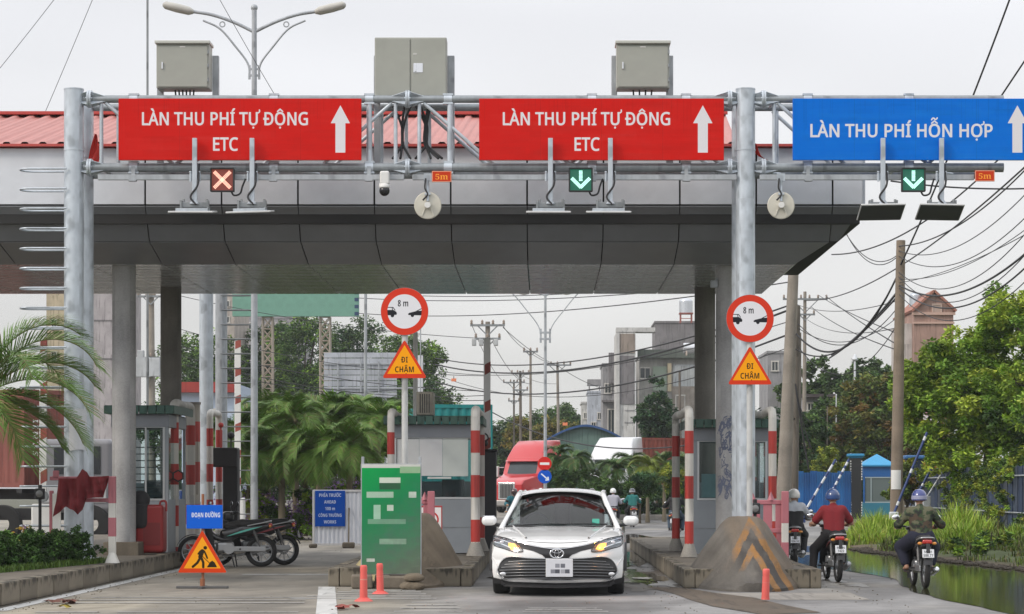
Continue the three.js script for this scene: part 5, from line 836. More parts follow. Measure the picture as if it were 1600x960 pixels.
// ---------------------------------------------------------------- motorbikes (local: forward -z, ground y = 0)
function plateMat(a, b) { return printMat(190, 140, (g, w, h) => { g.fillStyle = '#d8dade'; g.fillRect(0, 0, w, h); g.fillStyle = '#22242a'; vtext(g, a, w / 2, 62, 56, { sx: 0.9 }); vtext(g, b, w / 2, 126, 60, { sx: 0.9 }); }, 0.5); }
function bike(label, pos, turn, o = {}) {
  const t = thing('motorbike', label, 'motorbike', pos, turn, o.group), col = M(o.color || [0.02, 0.02, 0.022], 0.3, 0, { clearcoat: 0.7, clearcoatRoughness: 0.1 }), acc = M(o.accent || [0.05, 0.05, 0.05], 0.35), alu = M([0.4, 0.41, 0.42], 0.35, 0.8), seatM = M([0.018, 0.018, 0.018], 0.7);
  const R = 0.285;
  for (const [z, w] of [[-0.62, 0.075], [0.6, 0.09]]) {
    const q = new THREE.Group(); q.name = 'wheel'; q.position.set(0, R, z); t.add(q);
    mk('tyre', new THREE.TorusGeometry(R - w / 2, w / 2, 12, 44).rotateY(Math.PI / 2), m.rubber, q);
    mk('rim', [new THREE.TorusGeometry(R - w, 0.014, 8, 40).rotateY(Math.PI / 2), cy(0.045, 0.1, 0, 0, 0, 0, 0, Math.PI / 2), ...Array.from({ length: 10 }, (_, i) => { const a = i * Math.PI / 5; return rod(V(0, 0, 0), V(0, (R - w) * Math.cos(a), (R - w) * Math.sin(a)), 0.008, 0.008, 6); }), cy(0.09, 0.02, 0.03, 0, 0, 0, 0, Math.PI / 2)], alu, q);
  }
  mk('front_fender', grid(8, 16, (u, v) => { const a = mix(-0.5, 2.2, v), r = R + 0.035; return [(u - 0.5) * 0.11, R + r * Math.sin(a) - 0.02 * Math.pow(u * 2 - 1, 2), -0.62 - r * Math.cos(a) * 1]; }), col, t);
  mk('fork', [rod(V(0.06, R, -0.62), V(0.06, 0.72, -0.44), 0.017), rod(V(-0.06, R, -0.62), V(-0.06, 0.72, -0.44), 0.017)], alu, t);
  mk('handlebar', [tube([[-0.33, 0.98, -0.3], [-0.2, 1.0, -0.36], [0, 0.95, -0.4], [0.2, 1.0, -0.36], [0.33, 0.98, -0.3]], 0.014, 24), cy(0.02, 0.12, 0.3, 0.983, -0.31, 0, 0.35, Math.PI / 2), cy(0.02, 0.12, -0.3, 0.983, -0.31, 0, -0.35, Math.PI / 2)], m.black, t);
  mk('headlamp_cowl', [rb(0.24, 0.17, 0.2, 0.06, 0, 0.92, -0.45), rb(0.34, 0.06, 0.12, 0.025, 0, 0.97, -0.37)], col, t);
  mk('headlamp', sp(0.07, 0, 0.92, -0.53, 1.2, 0.8, 0.5), M([0.7, 0.72, 0.74], 0.08, 0.4), t);
  for (const s of [-1, 1]) { const mr = mk('mirror', [sp(0.055, s * 0.34, 1.15, -0.33, 1.25, 0.85, 0.4)], o.mirror || m.black, t); mk('mirror_glass', sp(0.048, s * 0.34, 1.15, -0.322, 1.25, 0.82, 0.4), M([0.7, 0.72, 0.75], 0.05, 0.9), mr); mk('stalk', tube([[s * 0.23, 1.0, -0.35], [s * 0.26, 1.08, -0.36], [s * 0.32, 1.12, -0.335]], 0.008, 10, 6), m.black, mr); }
  mk('leg_shield', grid(20, 14, (u, v) => { const x = (u * 2 - 1), y = mix(0.3, 0.86, v); return [x * mix(0.2, 0.16, v), y, -0.36 + 0.14 * x * x - 0.1 * v]; }), col, t);
  mk('frame_tube', [tube([[0, 0.86, -0.4], [0, 0.6, -0.3], [0, 0.5, -0.05], [0, 0.6, 0.2], [0, 0.72, 0.5]], 0.05, 24)], col, t);
  mk('side_panel', [skin([[[0, 0.6, -0.05], [0, 0.68, 0.3], 0.1, 0.12], [[0, 0.68, 0.3], [0, 0.75, 0.72], 0.12, 0.055]], 0.02, 0.04)], col, t);
  for (const s of [-1, 1]) mk('side_stripe', grid(12, 4, (u, v) => { const z = mix(-0.02, 0.62, u), y = mix(0.56, 0.74, u) + (v - 0.2) * 0.035 * Math.sin(u * 3 + 0.1); return [s * (0.1 + 0.035 * Math.sin(u * Math.PI * 0.9 + 0.3)), y, z]; }), acc, t);
  mk('seat', [skin([[[0, 0.74, -0.02], [0, 0.78, 0.25], 0.06, 0.09], [[-0.05, 0.78, 0.25], [-0.045, 0.815, 0.62], 0.075, 0.06], [[0.05, 0.78, 0.25], [0.045, 0.815, 0.62], 0.075, 0.06]], 0.018, 0.05)], seatM, t);
  mk('grab_rail', tube([[0.11, 0.75, 0.35], [0.13, 0.8, 0.6], [0.09, 0.83, 0.76], [-0.09, 0.83, 0.76], [-0.13, 0.8, 0.6], [-0.11, 0.75, 0.35]], 0.014, 30), alu, t);
  mk('engine', [rb(0.2, 0.2, 0.32, 0.05, 0, 0.36, -0.05), T(lathe([[0, 0], [0.07, 0], [0.075, 0.03], [0.075, 0.16], [0, 0.17]], 16), 0, 0.38, -0.2, -Math.PI / 2), cy(0.1, 0.24, 0, 0.34, 0.02, 0, 0, Math.PI / 2)], alu, t);
  mk('chain_case', rb(0.03, 0.1, 0.66, 0.03, -0.1, 0.33, 0.36), alu, t);
  mk('exhaust', [tube([[0.1, 0.22, -0.1], [0.14, 0.2, 0.1], [0.16, 0.24, 0.35]], 0.02, 16), T(lathe([[0, 0], [0.03, 0], [0.05, 0.06], [0.05, 0.42], [0.035, 0.46], [0, 0.45]], 16), 0.16, 0.235, 0.3, Math.PI / 2 - 0.2)], o.exhaust || alu, t);
  mk('shock', [-1, 1].map((s) => [rod(V(s * 0.1, 0.36, 0.58), V(s * 0.1, 0.68, 0.46), 0.014), rod(V(s * 0.1, 0.45, 0.545), V(s * 0.1, 0.64, 0.475), 0.028)]), M([0.12, 0.12, 0.12], 0.5, 0.4), t);
  mk('rear_fender', grid(6, 12, (u, v) => { const a = mix(1.9, 0.35, v), r = R + 0.045; return [(u - 0.5) * 0.14, R + r * Math.sin(a) - 0.015 * Math.pow(u * 2 - 1, 2), 0.6 + r * Math.cos(a)]; }), m.black, t);
  mk('tail_lamp', [rb(0.16, 0.07, 0.07, 0.025, 0, 0.765, 0.77)], M([0.45, 0.02, 0.015], 0.2, 0, { clearcoat: 1 }), t);
  for (const s of [-1, 1]) mk('turn_lamp', sp(0.032, s * 0.115, 0.74, 0.76, 1.3, 0.8, 0.8), M([0.6, 0.25, 0.05], 0.2), t);
  mk('number_plate', rb(0.19, 0.14, 0.006, 0.003, 0, 0.58, 0.872, -0.25), m.white, t);
  mk('plate_print', T(plane(0.185, 0.135), 0, 0.581, 0.8765, -0.25), plateMat(...(o.plate || ['59-X1', '246.08'])), t);
  mk('plate_bracket', bx(0.06, 0.16, 0.02, 0, 0.66, 0.845, -0.35), m.black, t);
  mk('footrest', [cy(0.016, 0.5, 0, 0.27, -0.08, 0, 0, Math.PI / 2), cy(0.016, 0.42, 0, 0.33, 0.22, 0, 0, Math.PI / 2)], m.black, t);
  if (o.stand) { mk('side_stand', rod(V(-0.08, 0.28, 0.05), V(-0.2, 0.01, 0.12), 0.012), m.black, t); mk('centre_stand', rod(V(0.08, 0.26, 0.12), V(0.1, 0.01, 0.16), 0.012), m.black, t); }
  if (o.box) mk('side_bag', o.box, seatM, t);
  return t;
}
const park = 'motorbikes parked beside the left island';
bike('parked black motorbike with green and silver side, nearer of the two', [-5.75, 0, -41.9], Math.PI / 2 + 0.12, { accent: [0.12, 0.5, 0.42], plate: ['59-P1', '348.61'], stand: true, group: park });
bike('parked black motorbike standing behind the green striped one', [-5.42, 0, -42.75], Math.PI / 2 + 0.3, { accent: [0.3, 0.05, 0.06], plate: ['59-L2', '107.25'], stand: true, group: park });
// ---------------------------------------------------------------- riders
function rider(label, pos, turn, o = {}) {
  const t = thing('person', label, 'person', pos, turn), cell = o.cell || 0.012, lean = o.lean ?? 0.02;
  const hip = [0, 0.82, 0.2], waist = [0, 1.0, 0.17], chest = [0, 1.18, 0.1 - lean], neck = [0, 1.33, 0.05 - lean * 1.5], head = [0, 1.455, 0.015 - lean * 2];
  const B = [], shirt = [], tr = [], shoes = [];
  B.push([hip, waist, 0.1, 0.085], [waist, chest, 0.085, 0.09], [[-0.09, 1.22, 0.09 - lean], [0.09, 1.22, 0.09 - lean], 0.07, 0.07], [chest, neck, 0.07, 0.05], [neck, [0, 1.39, 0.035 - lean * 2], 0.05, 0.05]);
  shirt.push([[-0.06, 0.86, 0.2], [-0.07, 1.18, 0.11 - lean], 0.115, 0.125], [[0.06, 0.86, 0.2], [0.07, 1.18, 0.11 - lean], 0.115, 0.125], [[-0.13, 1.24, 0.09 - lean], [0.13, 1.24, 0.09 - lean], 0.09, 0.09], [[0, 1.26, 0.08 - lean], [0, 1.325, 0.06 - lean * 1.5], 0.09, 0.062]);
  tr.push([[-0.08, 0.83, 0.2], [0.08, 0.83, 0.2], 0.125, 0.125]);
  for (const s of [-1, 1]) {
    const sh = [s * 0.185, 1.25, 0.085 - lean], el = o.elbow ? [s * o.elbow[0], o.elbow[1], o.elbow[2]] : [s * 0.31, 1.04, -0.03], ha = [s * 0.315, 1.0, -0.27], wr = [s * 0.315, 1.02, -0.215];
    B.push([sh, el, 0.055, 0.043], [el, wr, 0.042, 0.028]);
    const sl = o.short ? [mix(sh[0], el[0], 0.75), mix(sh[1], el[1], 0.75), mix(sh[2], el[2], 0.75)] : null;
    shirt.push([[s * 0.165, 1.245, 0.085 - lean], sl || el, 0.08, o.short ? 0.075 : 0.06]); if (!sl) shirt.push([el, wr, 0.06, 0.042]);
    // hand: palm, four fingers curled round the grip, thumb under it
    B.push([wr, ha, 0.03, 0.034]); t.userData.hand ??= 0;
    for (let f = 0; f < 4; f++) { const fx = s * (0.285 + f * 0.022), L = [0.05, 0.056, 0.053, 0.042][f]; B.push([[fx, 1.018, -0.285], [fx, 1.018 - 0.008, -0.285 - L * 0.75], 0.011, 0.01], [[fx, 1.01, -0.285 - L * 0.75], [fx, 0.975, -0.295 - L * 0.8], 0.01, 0.009], [[fx, 0.975, -0.295 - L * 0.8], [fx, 0.958, -0.29 - L * 0.3], 0.009, 0.008]); }
    B.push([[s * 0.275, 1.0, -0.25], [s * 0.262, 0.975, -0.285], 0.013, 0.012], [[s * 0.262, 0.975, -0.285], [s * 0.268, 0.965, -0.31], 0.012, 0.01]);
    const out = s < 0 && o.footDown, kn = out ? [s * 0.3, 0.56, -0.12] : [s * (o.knee || 0.22), 0.66, -0.24], an = out ? [s * 0.36, 0.09, 0.02] : [s * 0.2, 0.33, -0.06], toe = out ? [s * 0.4, 0.05, -0.14] : [s * 0.22, 0.3, -0.23];
    B.push([[s * 0.09, 0.82, 0.18], kn, 0.085, 0.06], [kn, an, 0.056, 0.034], [an, toe, 0.036, 0.024]);
    const cuff = [mix(kn[0], an[0], o.cuff ?? 0.92), mix(kn[1], an[1], o.cuff ?? 0.92), mix(kn[2], an[2], o.cuff ?? 0.92)], f = o.loose || 1;
    tr.push([[s * 0.09, 0.83, 0.18], kn, 0.105 * f, 0.085 * f], [kn, cuff, 0.08 * f, 0.062 * f]);
    shoes.push([an, toe, 0.042, 0.036], [[an[0], an[1] - 0.035, an[2] + 0.03], [an[0], an[1] - 0.03, an[2] - 0.03], 0.03, 0.03]);
  }
  // head: skull, jaw, nose, ears
  const hd = [[[0, head[1] + 0.02, head[2] + 0.012], [0, head[1] + 0.02, head[2] - 0.02], 0.088, 0.085], [[0, head[1] - 0.03, head[2] - 0.03], [0, head[1] - 0.075, head[2] - 0.055], 0.06, 0.034], [[0, head[1] + 0.0, head[2] - 0.1], [0, head[1] - 0.025, head[2] - 0.115], 0.012, 0.016], [[0.085, head[1] + 0.01, head[2] + 0.01], [0.09, head[1] - 0.02, head[2] + 0.008], 0.018, 0.014], [[-0.085, head[1] + 0.01, head[2] + 0.01], [-0.09, head[1] - 0.02, head[2] + 0.008], 0.018, 0.014], [[-0.02, head[1] - 0.055, head[2] - 0.092], [0.02, head[1] - 0.055, head[2] - 0.092], 0.01, 0.01]];
  const body = mk('body', [skin(B, cell * 0.8, 0.022), skin(hd, cell * 0.7, 0.025)], m.skinA, t);
  for (const s of [-1, 1]) mk('eye', sp(0.011, s * 0.031, head[1] + 0.012, head[2] - 0.092), M([0.04, 0.03, 0.025], 0.2), body);
  const top = skin(shirt, cell, 0.045);
  if (o.camo) { const p = top.attributes.position, c = new Float32Array(p.count * 3); for (let i = 0; i < p.count; i++) { const x = p.getX(i) * 9 + 40, y = p.getY(i) * 15 + 20, z = p.getZ(i) * 9, a = fbm(x + z, y, 1e6, 3, 3), b = fbm(x * 1.2 + 9, y * 1.1 + z + 31, 1e6, 13, 3), k = a > 0.58 ? [0.05, 0.033, 0.02] : b > 0.56 ? [0.085, 0.085, 0.05] : b < 0.42 ? [0.012, 0.014, 0.011] : [0.028, 0.045, 0.02]; c.set(k, i * 3); } top.setAttribute('color', new THREE.BufferAttribute(c, 3)); }
  mk(o.camo ? 'jacket' : 'shirt', [top], M(o.camo ? [1.25, 1.25, 1.25] : o.shirt, 0.9, 0, { vertexColors: !!o.camo, tex: 'paint', bump: 0.02, bumpTex: 'concrete' }), t);
  mk('trousers', [skin(tr, cell, 0.04)], M(o.trousers || [0.02, 0.022, 0.03], 0.9, 0, { tex: 'paint', bump: 0.02, bumpTex: 'concrete' }), t);
  if (o.shoe) mk('shoe', [skin(shoes, cell, 0.02)], M(o.shoe, 0.7), t);
  else for (const s of [-1, 1]) mk('sandal', s < 0 && o.footDown ? rb(0.09, 0.018, 0.25, 0.008, s * 0.385, 0.02, -0.06) : rb(0.085, 0.018, 0.24, 0.008, s * 0.21, 0.275, -0.13, 0.2), M([0.04, 0.03, 0.025], 0.8), t);
  const hm = mk('helmet', [T(lathe([[0.001, 0.14], [0.045, 0.134], [0.085, 0.11], [0.115, 0.065], [0.126, 0.01], [0.124, -0.045], [0.118, -0.05], [0.112, -0.04], [0.1, 0.04]], 36), 0, 0, 0)], M(o.helmet, 0.25, 0, { clearcoat: 0.8 }), t);
  hm.position.set(0, head[1] + 0.025, head[2] + 0.0); hm.scale.set(1, 1, 1.12);
  if (o.band) mk('helmet_band', T(lathe([[0.1265, 0.03], [0.129, 0.01], [0.1275, -0.03]], 36)), M(o.band, 0.4), hm);
  mk('helmet_peak', grid(12, 4, (u, v) => { const a = mix(-0.9, 0.9, u), r = 0.122 + v * 0.06; return [Math.sin(a) * r, 0.0 - v * 0.012, -Math.cos(a) * r]; }), M([0.03, 0.03, 0.03], 0.4, 0, { side: THREE.DoubleSide }), hm);
  if (o.vest) mk('vest', [skin([[[-0.06, 0.86, 0.2], [-0.07, 1.1, 0.13 - lean], 0.122, 0.132], [[0.06, 0.86, 0.2], [0.07, 1.1, 0.13 - lean], 0.122, 0.132], [[-0.1, 1.08, 0.14 - lean], [-0.12, 1.27, 0.09 - lean], 0.05, 0.06]], cell, 0.04)], M(o.vest, 0.9), t);
  if (o.mask) mk('face_mask', skin([[[0, head[1] - 0.02, head[2] - 0.045], [0, head[1] - 0.07, head[2] - 0.06], 0.075, 0.05]], 0.012, 0.02), M(o.mask, 0.9), t);
  delete t.userData.hand; return t;
}
function pair(px, py, turn, bo, ro, lb, lr) { const s = (py - HY) / EYE, p = [GX(px, s), 0, DZ(s)]; bike(lb, p, turn, bo).scale.setScalar(0.88); rider(lr, p, turn, ro).scale.setScalar(0.88); }
pair(1437, 918, 0.0, { color: [0.015, 0.015, 0.016], plate: ['59-N1', '588.77'], mirror: m.white, exhaust: m.chrome, accent: [0.02, 0.02, 0.02] }, { camo: true, trousers: [0.012, 0.014, 0.032], loose: 1.25, knee: 0.27, cuff: 0.75, helmet: [0.03, 0.045, 0.2], band: [0.28, 0.29, 0.42], elbow: [0.36, 1.03, 0.02], cell: 0.011 }, 'black motorbike with white mirrors ridden through the rain pool at the right', 'person in a camouflage jacket and blue helmet riding away at the right');
pair(1301, 908, 0.04, { color: [0.015, 0.012, 0.012], plate: ['60-M6', '7422'], accent: [0.1, 0.02, 0.02] }, { shirt: [0.2, 0.012, 0.018], short: true, trousers: [0.012, 0.011, 0.013], helmet: [0.015, 0.045, 0.15], band: [0.02, 0.06, 0.2], footDown: true, lean: 0.0, elbow: [0.33, 1.02, 0.0], cell: 0.011 }, 'dark motorbike under the rider in a red shirt', 'person in a red shirt and blue helmet riding with one foot out');
pair(1241, 886, -0.08, { color: [0.015, 0.015, 0.016], plate: ['59-T2', '036.52'] }, { shirt: [0.5, 0.52, 0.56], vest: [0.02, 0.02, 0.022], trousers: [0.02, 0.02, 0.022], helmet: [0.62, 0.6, 0.56], shoe: [0.03, 0.03, 0.03], cell: 0.013 }, 'dark motorbike partly hidden by the chevron nose', 'person in white sleeves with black vest and white helmet passing the right booth');
pair(1056, 842, -0.15, { color: [0.02, 0.02, 0.02] }, { shirt: [0.018, 0.018, 0.02], trousers: [0.06, 0.09, 0.13], helmet: [0.45, 0.33, 0.08], band: [0.1, 0.02, 0.02], shoe: [0.02, 0.02, 0.03], cell: 0.018, elbow: [0.36, 1.04, 0] }, 'dark motorbike beside the left hoops of the right booth', 'person in a black jacket and jeans with a yellow helmet riding past the right booth');
pair(988, 824, 0.05, { color: [0.05, 0.02, 0.02], mirror: m.white }, { shirt: [0.02, 0.16, 0.15], trousers: [0.015, 0.015, 0.017], helmet: [0.03, 0.035, 0.05], band: [0.35, 0.37, 0.4], shoe: [0.03, 0.03, 0.03], cell: 0.02 }, 'far motorbike with white mirrors right of the white car', 'person in a teal jacket riding away beyond the white car');
pair(958, 826, 0.0, { color: [0.03, 0.03, 0.03] }, { shirt: [0.42, 0.42, 0.48], trousers: [0.03, 0.03, 0.04], helmet: [0.7, 0.72, 0.72], shoe: [0.03, 0.03, 0.03], cell: 0.022 }, 'far motorbike hidden behind the white car roof', 'person in a pale shirt and white helmet just right of the car roof');
pair(803, 832, Math.PI + 0.25, { color: [0.02, 0.1, 0.12] }, { shirt: [0.02, 0.14, 0.18], trousers: [0.03, 0.03, 0.04], helmet: [0.05, 0.015, 0.02], mask: [0.05, 0.04, 0.05], shoe: [0.03, 0.03, 0.03], cell: 0.022 }, 'far motorbike coming towards the car in front of the red truck', 'person in a blue green jacket and dark helmet riding towards the tolls');
pair(845, 822, Math.PI, { color: [0.03, 0.03, 0.03] }, { shirt: [0.2, 0.2, 0.22], trousers: [0.03, 0.03, 0.04], helmet: [0.75, 0.75, 0.75], mask: [0.5, 0.5, 0.5], shoe: [0.03, 0.03, 0.03], cell: 0.024 }, 'far motorbike behind the roof of the white car below the blue arrow sign', 'person with a white helmet showing just above the car roof');
pair(925, 832, Math.PI, { color: [0.03, 0.03, 0.03] }, { shirt: [0.08, 0.08, 0.09], trousers: [0.03, 0.03, 0.04], helmet: [0.06, 0.05, 0.05], mask: [0.45, 0.42, 0.4], shoe: [0.03, 0.03, 0.03], cell: 0.024 }, 'far motorbike hidden by the right half of the car roof', 'person with a dark helmet and pale mask looking over the car roof');
// ---------------------------------------------------------------- trucks and containers
function tractor(label, pos, turn, color) {                     // local: front +z
  const t = thing('truck_tractor', label, 'truck', pos, turn), p = M(color, 0.3, 0, { clearcoat: 0.8, clearcoatRoughness: 0.1 }), gl = M([0.03, 0.04, 0.045], 0.06), dk = M([0.03, 0.03, 0.03], 0.6);
  const prof = ext([[-5.2, 1.0], [-2.5, 1.0], [-2.5, 0.75], [-1.9, 0.75], [-1.55, 1.15], [-0.8, 1.15], [-0.4, 0.75], [0, 0.75], [0.02, 1.55], [-0.2, 1.75], [-1.7, 2.05], [-2.0, 2.15], [-2.45, 2.95], [-2.55, 3.15], [-3.0, 3.7], [-3.5, 4.02], [-5.2, 4.1]], 2.2, 0.12, 0, 0, -1.1);
  prof.rotateY(-Math.PI / 2);                                   // profile x becomes +z
  const q = prof.attributes.position; for (let i = 0; i < q.count; i++) { const z = q.getZ(i), y = q.getY(i); let x = q.getX(i); if (z > -1.9) x *= mix(0.78, 0.97, clamp(-z / 1.9)); if (y > 3.0) x *= mix(1, 0.8, clamp((y - 3) / 1.1)); q.setX(i, x); } prof.computeVertexNormals();
  mk('cab', [toCreasedNormals(prof, 0.7)], p, t);
  mk('windscreen', [grid(16, 6, (u, v) => { const x = u * 2 - 1, y = mix(2.2, 2.92, v), z = mix(-1.93, -2.33, v) + 0.06; return [x * mix(1.02, 0.96, v), y, z - 0.1 * x * x + 0.06]; })], gl, t);
  mk('sun_visor', [T(ext([[0, 0], [0.32, -0.1], [0.34, -0.04], [0, 0.12]], 2.3, 0.015), -1.15, 3.02, -2.42, 0, 0, 0).applyMatrix4(new THREE.Matrix4().identity())].map((g) => { const c = grid(12, 3, (u, v) => { const x = u * 2 - 1; return [x * 1.14, 3.08 - v * 0.12, -2.42 + v * 0.42 - 0.1 * x * x]; }); return c; }), p, t);
  for (const s of [-1, 1]) {
    mk('side_window', [grid(6, 4, (u, v) => [s * 1.225, mix(2.2, 2.85, v), mix(mix(-2.1, -2.45, v), -3.2, u)])], gl, t);
    mk('fender', [T(new THREE.TorusGeometry(0.62, 0.2, 10, 20, Math.PI), s * 0.98, 0.62, -1.18, 0, Math.PI / 2)], p, t);
    mk('headlamp', [sp(0.17, s * 0.92, 1.18, -0.28, 1.1, 0.9, 0.9)], M([0.7, 0.72, 0.72], 0.1, 0.3), t);
    mk('wing_mirror', [rb(0.16, 0.62, 0.2, 0.05, s * 1.5, 2.35, -1.85), rod(V(s * 1.2, 2.6, -2.1), V(s * 1.5, 2.6, -1.85), 0.025), rod(V(s * 1.2, 2.1, -2.1), V(s * 1.5, 2.1, -1.85), 0.025)], M([0.6, 0.6, 0.6], 0.3, 0.3), t);
    for (const z of [-1.18, -5.0, -6.3]) { const w = mk('wheel', T(lathe([[0.3, -0.15], [0.46, -0.15], [0.5, -0.1], [0.5, 0.1], [0.46, 0.15], [0.3, 0.15]], 28), s * 0.95, 0.5, z, 0, 0, Math.PI / 2), m.rubber, t); mk('rim', cy(0.29, 0.2, s * 0.95, 0.5, z, 0, 0, Math.PI / 2), M([0.4, 0.4, 0.4], 0.4, 0.6), w); }
    mk('tank', cy(0.32, 1.3, s * 0.9, 0.75, -3.5, Math.PI / 2), M([0.5, 0.5, 0.5], 0.3, 0.8), t);
  }
  const gr = mk('grille', [rb(1.05, 1.0, 0.1, 0.12, 0, 1.25, 0.12)], m.chrome, t);
  mk('grille_mesh', rb(0.84, 0.8, 0.06, 0.08, 0, 1.24, 0.16), M([0.06, 0.06, 0.06], 0.4, 0.5), gr); for (let i = 0; i < 9; i++) mk('grille_bar', bx(0.02, 0.78, 0.02, -0.36 + i * 0.09, 1.24, 0.2), M([0.4, 0.4, 0.4], 0.3, 0.8), gr);
  mk('bumper', [rb(2.3, 0.42, 0.4, 0.12, 0, 0.56, -0.05)], M([0.32, 0.31, 0.3], 0.4, 0.4), t);
  mk('chassis', [bx(0.9, 0.25, 4.5, 0, 0.9, -5.2)], dk, t);
  return t;
}
tractor('red truck with high roof fairing waiting on the road beyond the car', P(793, 762, 27.5).setY(0), -0.42, [0.5, 0.025, 0.03]);
tractor('white truck half hidden behind the small palms beyond the car', P(936, 762, 29.5).setY(0), -0.3, [0.66, 0.67, 0.68]);
function container(label, pos, turn, color, L, o = {}) {         // local: end face at z = 0, body towards -z
  const t = thing('shipping_container', label, 'container', pos, turn), c = M(color, 0.6, 0.1, { tex: 'stain' }), w = 2.44, h = 2.6, y0 = o.y0 ?? 1.3, cw = (t0) => { const q = ((t0 / 0.28) % 1 + 1) % 1; return 0.035 * (sstep(0.05, 0.25, q) - sstep(0.55, 0.75, q)); };
  const n = Math.round(L / 0.28 * 8);
  for (const s of [-1, 1]) mk('side_wall', [grid(n, 1, (u, v) => [s * (w / 2 - 0.05 + cw(u * L)), y0 + 0.12 + v * (h - 0.22), -u * L])], c, t);
  for (const z of [0, -L]) mk('end_wall', [grid(70, 1, (u, v) => [(u - 0.5) * (w - 0.1), y0 + 0.12 + v * (h - 0.22), z - 0.05 + cw(u * w)])], c, t);
  mk('roof', bx(w - 0.04, 0.04, L - 0.04, 0, y0 + h - 0.03, -L / 2), c, t); mk('floor', bx(w - 0.04, 0.1, L - 0.04, 0, y0 + 0.05, -L / 2), c, t);
  for (const x of [-1, 1]) for (const z of [-0.06, -L + 0.06]) mk('corner_post', rb(0.14, h, 0.14, 0.01, x * (w / 2 - 0.06), y0 + h / 2, z), c, t);
  for (const x of [-1, 1]) for (const y of [0.06, h - 0.05]) mk('side_rail', bx(0.1, 0.12, L, x * (w / 2 - 0.05), y0 + y, -L / 2), c, t);
  for (const z of [-0.05, -L + 0.05]) for (const y of [0.06, h - 0.05]) mk('end_rail', bx(w - 0.2, 0.12, 0.1, 0, y0 + y, z), c, t);
  if (o.letters) mk('lettering', T(plane(...o.letters.size), ...o.letters.at, 0, o.letters.turn, 0), o.letters.mat, t);
  if (o.trailer) { mk('trailer_bed', [bx(1.0, 0.28, L, 0, y0 - 0.18, -L / 2), bx(2.4, 0.12, 0.2, 0, y0 - 0.1, -0.2), bx(2.4, 0.12, 0.2, 0, y0 - 0.1, -L + 0.2)], m.blackMat, t); for (const x of [-1, 1]) for (const z of o.trailer) mk('wheel', cy(0.5, 0.35, x * 0.95, 0.5, z, 0, 0, Math.PI / 2, 0.5, 24), m.rubber, t); }
  return t;
}
const vLetters = (txt, col = '#e2dedb', size = 84) => { const mm = printMat(128, 720, (g, w, h) => { g.clearRect(0, 0, w, h); g.save(); g.translate(w / 2, h / 2); g.rotate(Math.PI / 2); g.fillStyle = col; vtext(g, txt, 0, 34, size, { sx: 1.1, spacing: 12 }); g.restore(); }, 0.6, { transparent: true, alphaTest: 0.5 }); return mm; };
container('brown shipping container on a trailer at the left edge behind the palm', [GX(88, 58), 0, DZ(58)], Math.PI / 2 - 0.55, [0.27, 0.085, 0.068], 12.2, { trailer: [-9, -10.3, -11.6], y0: 1.45, letters: { size: [0.42, 2.3], at: [-0.85, 2.75, 0.06], turn: 0, mat: vLetters('IINUS') } });
container('brown red shipping container behind the white truck', P(972, 762, 28).setY(0), -1.1, [0.3, 0.075, 0.05], 12.2, { y0: 1.6, trailer: [-9, -10.3], letters: { size: [0.4, 2.2], at: [1.27, 2.8, -1.2], turn: Math.PI / 2, mat: vLetters('tex', '#e2dedb', 96) } });
container('teal shipping container standing behind the middle booth', [GX(712, 47), 0, DZ(47)], 0.12, [0.01, 0.25, 0.25], 6.1, { y0: 1.6, trailer: [-4, -5.2] });
{
  // side-on tractor pulling the left container, mostly behind posts
  const o = thing('white_truck_cab', 'white truck cab with dark windows behind the left gantry post', 'truck', [GX(118, 60), 0, DZ(60) + 0.4], 0), w = M([0.2, 0.2, 0.215], 0.4), gl = M([0.015, 0.018, 0.022], 0.08);
  mk('cab', [rb(1.9, 1.9, 2.3, 0.15, 0.1, 1.75, -1), rb(0.5, 0.7, 2.2, 0.1, 1.05, 1.1, -1)], w, o); mk('side_window', rb(1.2, 0.72, 0.02, 0.05, 0.15, 2.15, 0.165), gl, o); mk('lower_panel', [rb(1.6, 0.4, 0.03, 0.02, 0.1, 1.25, 0.16)], M([0.4, 0.41, 0.42], 0.4), o);
  mk('windscreen', rb(0.02, 0.8, 2.0, 0.008, 1.06, 2.15, -1), gl, o); for (const x of [0.5, -1.8]) mk('wheel', [T(lathe([[0.2, -0.14], [0.46, -0.14], [0.5, -0.1], [0.5, 0.1], [0.46, 0.14], [0.2, 0.14]], 28), x, 0.5, 0.05, Math.PI / 2)], m.rubber, o); mk('chassis', bx(3.4, 0.3, 1.2, -0.6, 0.75, -0.9), m.blackMat, o);
  mk('bumper', rb(0.3, 0.4, 2.2, 0.08, 1.2, 0.55, -1), M([0.3, 0.3, 0.3], 0.5), o);
}
// ---------------------------------------------------------------- vegetation
const leafMat = new THREE.MeshPhysicalMaterial({ color: 0xffffff, vertexColors: true, roughness: 0.75, transmission: 0.3, thickness: 0, side: THREE.DoubleSide, specularIntensity: 0.3 });
const bark = M([0.11, 0.085, 0.06], 0.95, 0, { tex: 'concrete', bump: 0.02 });
